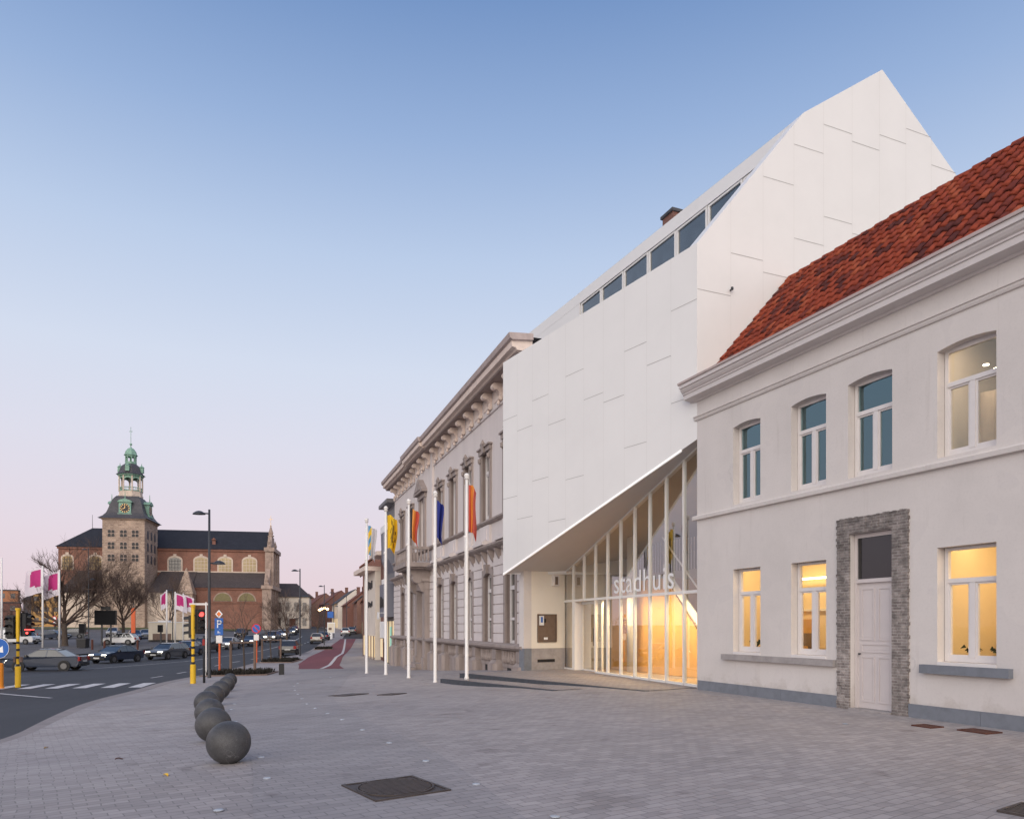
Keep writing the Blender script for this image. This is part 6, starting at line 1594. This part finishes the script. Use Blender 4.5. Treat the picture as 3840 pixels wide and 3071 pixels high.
def screen(px, D, w_, h_, zc, label, posts, top=False):
    x = at(px,0,D); o = thing('info_screen', label, 'sign', (x,D,G(x,D)), R(4), 'dark display boards on the car park')
    k = MB(); k.box(-w_/2,w_/2,-.12,.12,zc-h_/2,zc+h_/2); k.build('panel', M['black'], o)
    k = MB(); k.box(-w_/2+.06,w_/2-.06,-.13,-.121,zc-h_/2+.06,zc+h_/2-.06); k.build('display', M['screen_black'], o)
    k = MB()
    for p in posts: k.box(p-.08,p+.08,.121,.28,-.2,zc+h_/2)
    k.build('post', M['dark_metal'], o)
    if top: k = MB(); k.box(-.55,.55,-.1,.1,zc+h_/2+.05,zc+h_/2+.45); k.build('top_box', M['black'], o)
screen(396,93,2.65,1.85,3.45,'big dark display board on two posts left of the upright bare tree',(-.55,.55),True)
screen(601,98,.62,1.0,2.05,'small dark notice board on a single post in front of the site cabin',(0,))
screen(309,88,.75,1.2,2.2,'dark upright panel beside the tall lamp post right of the big tree',(0,))
x0 = at(311,0,87); wb_ = thing('waste_bin', 'dark boxy waste bin below the tall lamp post', 'bin', (x0,87,G(x0,87)), 0)
k = MB(); k.taperbox((-.5,.5,-.4,.4,0),(-.55,.55,-.42,.42,.95)); k.build('body', M['black'], wb_); k = MB(); k.box(-.6,.6,-.46,.46,.952,1.08); k.build('lid', M['dark_metal'], wb_)
for px, D, lab in ((500,112,'tall orange pillar banner beside the upright bare tree'),):
    x = at(px,0,D); o = thing('pillar_banner', lab, 'banner', (x,D,G(x,D)), 0)
    k = MB(); k.box(-.3,.3,-.08,.08,1.0,4.8); k.build('banner', M['orange'], o); k = MB(); k.tube((0,.12,0),(0,.12,5.6),.06,.06,8); k.build('pole', M['dark_metal'], o)
for i, (px, D) in enumerate(((392,80),(516,84),(346,83))):
    x = at(px,0,D); o = thing('post', ['rusty short post left of the white hatchback','rusty short post right of the white hatchback','rusty short post by the waste bin'][i], 'post', (x,D,G(x,D)), 0, 'short rusty posts at the car park edge')
    k = MB(); k.lathe([(.12,0),(.12,1.1),(.08,1.15),(0,1.16)],(0,0,0),8); k.build('post', M['rust'], o)
x0 = at(205,0,120); rs = thing('road_sign', 'two small round red and white signs on one post behind the banner poles', 'road sign', (x0,120,G(x0,120)), 0)
k = MB(); k.tube((0,0,0),(0,0,3.4),.05,.05,6); k.build('post', M['dark_metal'], rs); 
for zz in (3.0,2.2):
    k = MB(); k.tube((0,-.05,zz),(0,-.08,zz),.38,.38,20,0); k.tube((0,-.081,zz),(0,-.09,zz),.26,.26,20,1); k.build('sign_face', [M['sign_red'],M['sign_white']], rs)
x0 = at(1242,0,122); ad = thing('advertising_panel', 'white framed street advertising panel beyond the red cycle path', 'sign', (x0,122,G(x0,122)), 0)
k = MB(); k.box(-.62,.62,-.1,.1,1.0,2.75); k.build('frame', M['sign_white'], ad); k = MB(); k.box(-.5,.5,-.11,-.101,1.12,2.62); k.build('poster', M['cream_wall'], ad); k = MB(); k.box(-.2,.2,-.08,.08,0,1.0); k.build('foot', M['sign_white'], ad)
k = MB(); k.box(-.4,.1,-.115,-.111,1.5,1.9); k.build('picture', M['timber'], ad)
x0 = at(1240,0,140); bs = thing('road_sign', 'blue direction sign above the advertising panel', 'road sign', (x0,140,G(x0,140)), 0)
k = MB(); k.tube((0,0,0),(0,0,4.5),.06,.06,6); k.build('post', M['dark_metal'], bs); k = MB(); k.box(-.6,.6,-.1,-.05,3.3,4.5); k.build('sign_face', M['sign_blue'], bs)
x0 = at(1287,0,215); tk = thing('delivery_van', 'pale box van far along the street', 'van', (x0,215,G(x0,215)), R(-13))
k = MB(); k.box(-1.1,1.1,0,4.2,.6,3.0); k.build('box', M['cream_wall'], tk); k = MB(); k.taperbox((-1.0,1.0,4.201,5.9,.5),(-.95,.95,4.201,5.0,2.3)); k.build('cab', M['car_white'], tk)
for sx in (-.85,.85):
    for sy in (.9,4.9): k = MB(); k.tube((sx-.12,sy,.38),(sx+.12,sy,.38),.38,.38,14); k.build('wheel', M['tyre'], tk)
# warm lights strung over the far street (lit shop signs)
for i, (px, D, zz) in enumerate(((1206,196,5.2),(1217,197,5.4),(1228,198,5.2),(1198,195,4.9))):
    x = at(px,0,D); o = thing('street_light', 'warm glowing lantern hung over the far end of the street', 'lamp', (x,D,G(x,D)), 0, 'glowing lanterns over the far street')
    k = MB(); k.lathe([(0,-.35),(.35,-.15),(.35,.15),(0,.35)],(0,0,zz),10); k.build('lantern', M['glow_far'], o); k = MB(); k.tube((0,.4,0),(0,.4,zz+.5),.06,.05,6); k.tube((0,.4,zz+.5),(0,0,zz+.3),.04,.04,5); k.build('post', M['dark_metal'], o)

# ------------------------------------------------------------------ cars
CARM = {}
def car_parts(kind):
    """list of (part name, MB builder, material key or None = body paint, smooth, children)"""
    if kind in CARM: return CARM[kind]
    L_, W_, H_ = {'sedan':(4.5,1.78,1.44),'hatch':(4.15,1.76,1.50),'suv':(4.5,1.84,1.66),'van':(4.9,1.9,1.9),'estate':(4.6,1.78,1.48)}[kind]
    hw_ = W_/2; fx = L_/2
    # side profile of the lower body (x forward, z)
    belt = {'sedan':.92,'hatch':.95,'suv':1.05,'van':1.10,'estate':.94}[kind]
    hood = {'sedan':.84,'hatch':.90,'suv':1.0,'van':1.05,'estate':.86}[kind]
    tail = {'sedan':.94,'hatch':.98,'suv':1.06,'van':1.12,'estate':.98}[kind]
    prof_ = [(-fx,.42),(-fx-.03,.62),(-fx+.03,tail-.06),(-fx+.12,tail),( -fx+.9,belt+.02),(fx-1.25,belt),(fx-.35,hood-.04),(fx-.08,hood-.16),(fx+.03,.62),(fx,.40),(fx-.12,.24),(-fx+.12,.26)]
    b = MB(); n = len(prof_); rings = []
    for yy, inset, zsh in ((-hw_,.06,.0),(-hw_+.05,.0,.0),(-hw_*.55,-.0,.02),(hw_*.55,-.0,.02),(hw_-.05,.0,.0),(hw_,.06,.0)):
        rings.append([(x*(1-inset/ fx), yy*(1 if .3 < z < belt-.02 else .955), z-(inset*.5 if z > .7 else -inset*.3)+ (zsh if z > .7 else 0)) for x,z in prof_])
    # nose and tail are narrower seen from above
    vs = []
    for r_ in rings: vs += [(x, y*(1-.10*max(0,(abs(x)-fx*.72)/(fx*.28))), z) for x,y,z in r_]
    fs = []
    for i in range(len(rings)-1):
        for j in range(n): fs.append((i*n+j,i*n+(j+1)%n,(i+1)*n+(j+1)%n,(i+1)*n+j))
    fs += [tuple(range(n)),tuple(range((len(rings)-1)*n,len(rings)*n))]
    b.add(vs,fs)
    ax = fx*.62; axr = -fx*.60; R_ = .315
    # wheel arches as dark flares
    arch = MB(); arch.tube((0,-.063,0),(0,.063,0),R_+.055,R_+.055,18)
    # greenhouse: glass all round, roof panel and pillars on top
    rear = {'sedan':(-fx+.75,-fx+1.45),'hatch':(-fx+.12,-fx+.62),'suv':(-fx+.12,-fx+.5),'van':(-fx+.05,-fx+.18),'estate':(-fx+.12,-fx+.55)}[kind]
    front = {'sedan':(fx-1.15,fx-1.95),'hatch':(fx-.95,fx-1.80),'suv':(fx-1.1,fx-1.8),'van':(fx-.75,fx-1.45),'estate':(fx-1.15,fx-1.95)}[kind]
    zt = H_-.07; hb = hw_-.06; ht = hw_-.26
    g = MB(); g.add([(rear[0],-hb,belt),(front[0],-hb,belt),(front[0],hb,belt),(rear[0],hb,belt),(rear[1],-ht,zt),(front[1],-ht,zt),(front[1],ht,zt),(rear[1],ht,zt)],[(0,1,5,4),(1,2,6,5),(2,3,7,6),(3,0,4,7),(4,5,6,7)])
    r = MB(); rr_ = []
    nx_ = 8
    for i in range(nx_+1):
        t = i/nx_; x = rear[1]-.06+(front[1]+.08-rear[1]+.06)*t; zc = zt+.07*math.sin(math.pi*min(1,max(0,t)))**.5
        for yy, dz in ((-ht-.035,-.03),(-ht*.8,.0),(0,.015),(ht*.8,.0),(ht+.035,-.03)): rr_.append((x,yy,zc+dz-.01))
    fs = [(i*5+j,(i+1)*5+j,(i+1)*5+j+1,i*5+j+1) for i in range(nx_) for j in range(4)]; r.add(rr_,fs)
    def pil(xb_, xt_, w):
        for sy in (-1,1):
            r.add([(xb_-w,sy*(hb+.006),belt),(xb_+w,sy*(hb+.006),belt),(xt_+w*.7,sy*(ht+.008),zt),(xt_-w*.7,sy*(ht+.008),zt)],[(0,1,2,3)])
    pil(front[0]-.03,front[1]-.02,.06); pil((front[0]+rear[0])/2-.05,(front[1]+rear[1])/2-.02,.05); pil(rear[0]+.09,rear[1]+.06,.11)
    if kind in ('estate','suv','hatch'): pil(rear[0]+.9,rear[1]+.72,.04)
    for sy in (-1,1):                                                # front and rear pillar faces
        r.add([(front[0]+.004,sy*hb,belt),(front[0]+.004,sy*(hb-.09),belt),(front[1]+.006,sy*(ht-.07),zt+.004),(front[1]+.006,sy*ht,zt+.004)],[(0,1,2,3)])
        r.add([(rear[0]-.004,sy*hb,belt),(rear[0]-.004,sy*(hb-.12),belt),(rear[1]-.006,sy*(ht-.10),zt+.004),(rear[1]-.006,sy*ht,zt+.004)],[(0,1,2,3)])
    if kind == 'van':
        for sy in (-1,1): r.add([(rear[0],sy*(hb+.01),belt),(front[0]-1.0,sy*(hb+.01),belt),(front[1]-.5,sy*(ht+.012),zt),(rear[1],sy*(ht+.012),zt)],[(0,1,2,3)])
        r.add([(rear[0]-.008,-hb,belt),(rear[0]-.008,hb,belt),(rear[1]-.01,ht,zt),(rear[1]-.01,-ht,zt)],[(0,1,2,3)])
    bp = MB(); bp.box(fx-.04,fx+.035,-hw_*.8,hw_*.8,.30,.46); br_ = MB(); br_.box(-fx-.045,-fx+.04,-hw_*.8,hw_*.8,.32,.48); gr_ = MB(); gr_.box(fx-.02,fx+.038,-.35,.35,.50,.66)
    wh_ = MB(); wh_.tube((0,-.10,0),(0,.10,0),R_,R_,22); rim_ = MB(); rim_.tube((0,-.112,0),(0,.112,0),R_*.66,R_*.62,16)
    mir = MB()
    mir.taperbox((front[0]-.30,front[0]-.14,-.095,.095,belt),(front[0]-.28,front[0]-.16,-.09,.09,belt+.13))
    hl = MB(); 
    hl.add([(0,-.19,-.07),(0,.19,-.07),(-.10,.20,.09),(-.08,-.20,.09),(-.2,-.19,-.07),(-.2,.19,-.07),(-.2,.2,.09),(-.2,-.2,.09)],[(0,1,2,3),(0,3,7,4),(1,2,6,5),(2,3,7,6),(0,1,5,4)])
    tl_ = MB(); tl_.box(-.02,.10,-.13,.13,-.14,.14)
    pl_ = MB(); pl_.box(-.012,.012,-.26,.26,-.055,.055)
    gl_ = dict(L=L_,W=W_,H=H_,fx=fx,hw=hw_,ax=ax,axr=axr,R=R_,hood=hood,tail=tail,
        body=b.mesh('body',[M['car_grey']],False), arch=arch.mesh('wheel_arch',[M['black']]), glass=g.mesh('window',[M['glass_dark']]), roof=r.mesh('roof',[M['car_grey']],False), bumper=bp.mesh('bumper',[M['lens_dark']]), bumper2=br_.mesh('bumper',[M['lens_dark']]), grille=gr_.mesh('grille',[M['lens_dark']]),
        wheel=wh_.mesh('wheel',[M['tyre']]), rim=rim_.mesh('rim',[M['rim']]), mirror=mir.mesh('mirror',[M['lens_dark']]), hl=hl.mesh('headlight',[M['headlight']]), hl0=hl.mesh('headlight',[M['headlight_off']]), tl=tl_.mesh('taillight',[M['tail_on']]), tl0=tl_.mesh('taillight',[M['tail_off']]), plate=pl_.mesh('license_plate',[M['plate']]))
    CARM[kind] = gl_; return gl_
PAINT = {}
def painted(me, col):
    k = (me.name, col)
    if k not in PAINT:
        c = me.copy(); c.materials.clear(); c.materials.append(M[col]); PAINT[k] = c
    return PAINT[k]
def car(kind, col, x, y, yaw, label, head=0, tail=0, group='cars', zoff=ROAD+.012, name='car', cat='car'):
    p = car_parts(kind)
    # tilt with the road
    o = thing(name, label, cat, (x,y,G(x,y)+zoff), R(yaw), group)
    def part(nm, me, par=o, loc=(0,0,0)):
        q = bpy.data.objects.new(nm, me); COL.objects.link(q); q.parent = par; q.location = loc; return q
    bd = part('body', painted(p['body'],col)); part('window', p['glass']); part('roof', painted(p['roof'],col)); part('bumper', p['bumper']); part('bumper', p['bumper2']); part('grille', p['grille']); [part('mirror', p['mirror'], o, (0,sy*(p['hw']+.075),0)) for sy in (-1,1)]
    for sx in (p['ax'],p['axr']):
        for sy in (-1,1):
            part('wheel_arch', p['arch'], bd, (sx,sy*(p['hw']-.057),p['R'])); w = part('wheel', p['wheel'], o, (sx,sy*(p['hw']-.09),p['R'])); part('rim', p['rim'], w)
    for sy in (-1,1):
        part('headlight', p['hl'] if head else p['hl0'], o, (p['fx']+.02,sy*p['hw']*.66,p['hood']-.22)); part('taillight', p['tl'] if tail else p['tl0'], o, (-p['fx']-.02,sy*p['hw']*.76,p['tail']-.16))
    part('license_plate', p['plate'], o, (-p['fx']-.05,0,.62)); part('license_plate', p['plate'], o, (p['fx']+.045,0,.44))
    return o
Q = 'cars queueing on the road'
car('sedan','car_navy',-33.0,61.5,-102,'dark blue sedan with lit headlights at the head of the queue, left of the crossing',1,0,Q)
car('estate','car_grey',-31.6,67.6,-96,'grey estate car with lit headlights, second in the queue behind the dark blue sedan',1,0,Q)
car('hatch','car_blue',-32.9,74.5,-90,'blue hatchback, third in the queue, in front of the site cabin',1,0,Q)
car('suv','car_black',-34.2,82.0,-94,'dark car with bright headlights behind the traffic light, fourth in the queue',1,0,Q)
car('hatch','car_silver',-35.2,91.5,-90,'silver car with bright headlights just right of the P sign, fifth in the queue',1,0,Q)
car('sedan','car_navy',-35.4,100.0,-86,'dark sedan with headlights seen behind the near sapling, sixth in the queue',1,0,Q)
car('suv','car_grey',-36.6,112.5,-84,'grey car with headlights left of the no parking sign, seventh in the queue',1,0,Q)
car('hatch','car_white',-39.2,126,-82,'white car with lit headlights right of the no parking sign, far back in the queue',1,0,Q)
car('sedan','car_navy',-30.6,48.5,-172,'dark blue sedan crossing the junction behind the zebra crossing',1,0,Q)
car('sedan','car_grey',-42.5,142,-80,'distant car with lit headlights where the street bends',1,0,Q)
car('hatch','car_red',-46.8,158,-78,'farthest oncoming car with lit headlights at the bend',1,0,Q)
P_ = 'cars parked along the street'
car('hatch','car_black',-21.75,72.0,101,'black hatchback parked along the kerb beside the street lamp, rear view',0,0,P_)
car('estate','car_beige',-28.3,107,101,'silver beige estate parked along the kerb beyond the black car',0,0,P_)
car('sedan','car_navy',-30.2,118,101,'dark car parked beyond the silver estate, half hidden',0,0,P_)
car('hatch','car_white',-31.2,138,101,'white hatchback parked on the side road past the red cycle path',0,0,P_,.02)
car('sedan','car_grey',-32.4,149,101,'dark grey car parked just behind the white hatchback',0,0,P_,.02)
car('hatch','car_silver',-33.4,159,101,'silver car parked third on the side road past the red path',0,0,P_,.02)
car('suv','car_black',-35.5,172,101,'dark car with red tail lights driving away on the side road',0,1,P_,.02)
car('hatch','car_grey',-38.5,184,101,'small distant car with red tail lights at the end of the side road',0,1,P_,.02)
K_ = 'cars on the church car park'
car('van','car_white',at(75,0,96),96,-6,'white van parked at the left edge behind the traffic light',0,0,K_,-.04,'van','van')
car('hatch','car_white',at(452,0,95),95,-174,'white hatchback parked in front of the upright bare tree',0,0,K_,-.04)
car('sedan','car_navy',at(205,0,112),112,-8,'dark sedan parked behind the banner poles',0,0,K_,-.04)
car('hatch','car_grey',at(268,0,116),116,-160,'grey hatchback parked right of the big tree trunk',0,0,K_,-.04)
car('hatch','car_blue',at(505,0,113),113,-60,'blue grey car parked at an angle right of the white hatchback',0,0,K_,-.04)
car('sedan','car_silver',at(545,0,118),118,-62,'silver sedan parked farther right, next to the angled blue grey car',0,0,K_,-.04)
car('hatch','car_silver',at(425,0,124),124,-70,'silver car half hidden behind the big display board',0,0,K_,-.04)
car('suv','car_navy',at(35,0,118),118,5,'dark car parked behind the white van at the left edge',0,0,K_,-.04)
car('hatch','car_black',at(905,0,128),128,-80,'black car parked by the church wall above the no parking sign',0,0,K_,-.04)

# ------------------------------------------------------------------ camera, sky, light
cam = bpy.data.cameras.new('camera'); co2 = bpy.data.objects.new('camera', cam); COL.objects.link(co2)
co2.location = (0,0,CAMZ); co2.rotation_euler = (math.pi/2,0,0)
cam.sensor_width = 36; cam.lens = 36*2759/3840; cam.shift_x = 0; cam.shift_y = (2344-1535.5)/3840
cam.clip_start = .1; cam.clip_end = 5000
S.camera = co2
S.view_settings.view_transform = 'Standard'; S.view_settings.look = 'None'; S.view_settings.exposure = 0; S.view_settings.gamma = 1
W = bpy.data.worlds.new('World'); S.world = W; W.use_nodes = True; nt = W.node_tree
bg = nt.nodes['Background']
tc = N(nt,'ShaderNodeTexCoord'); nv_ = N(nt,'ShaderNodeVectorMath',operation='NORMALIZE'); L(nt,tc.outputs['Generated'],nv_.inputs[0])
sx = N(nt,'ShaderNodeSeparateXYZ'); L(nt,nv_.outputs[0],sx.inputs[0])
sky = ramp(nt, sx.outputs[2], [(0.0,srgb(228,209,214)),(.055,srgb(230,212,219)),(.12,srgb(229,218,228)),(.22,srgb(222,222,236)),(.32,srgb(212,221,239)),(.44,srgb(187,205,233)),(.55,srgb(152,178,218)),(.66,srgb(113,146,196)),(.85,srgb(86,120,176)),(1.0,srgb(78,112,168))])
# the evening glow stands behind the camera: brighter and warmer towards -y
dt = N(nt,'ShaderNodeVectorMath',operation='DOT_PRODUCT'); L(nt,nv_.outputs[0],dt.inputs[0]); dt.inputs[1].default_value = Vector((-.10,-.97,.22)).normalized()
mr = N(nt,'ShaderNodeMapRange'); mr.inputs[1].default_value = .05; mr.inputs[2].default_value = 1; L(nt,dt.outputs['Value'],mr.inputs[0]); mr.clamp = True
pw = N(nt,'ShaderNodeMath',operation='POWER'); pw.inputs[1].default_value = 1.6; L(nt,mr.outputs[0],pw.inputs[0])
gl = mixrgb(nt, (0,0,0), (1.75,1.50,1.20), pw.outputs[0])
ad_ = mixrgb(nt, sky, gl, 1.0, 'ADD')
L(nt, ad_, bg.inputs[0]); bg.inputs[1].default_value = 1.0
sun = bpy.data.lights.new('sun','SUN'); sun.energy = .75; sun.angle = R(50); sun.color = (1.0,.92,.80)
so = bpy.data.objects.new('sun',sun); COL.objects.link(so)
so.rotation_euler = Vector((-.12,-.90,.46)).to_track_quat('Z','Y').to_euler()
cy_ = S.cycles
cy_.use_adaptive_sampling = True; cy_.adaptive_threshold = .02; cy_.max_bounces = 6; cy_.diffuse_bounces = 3; cy_.glossy_bounces = 3; cy_.transmission_bounces = 4; cy_.transparent_max_bounces = 8
cy_.caustics_reflective = False; cy_.caustics_refractive = False; cy_.use_denoising = True; cy_.sample_clamp_indirect = 4
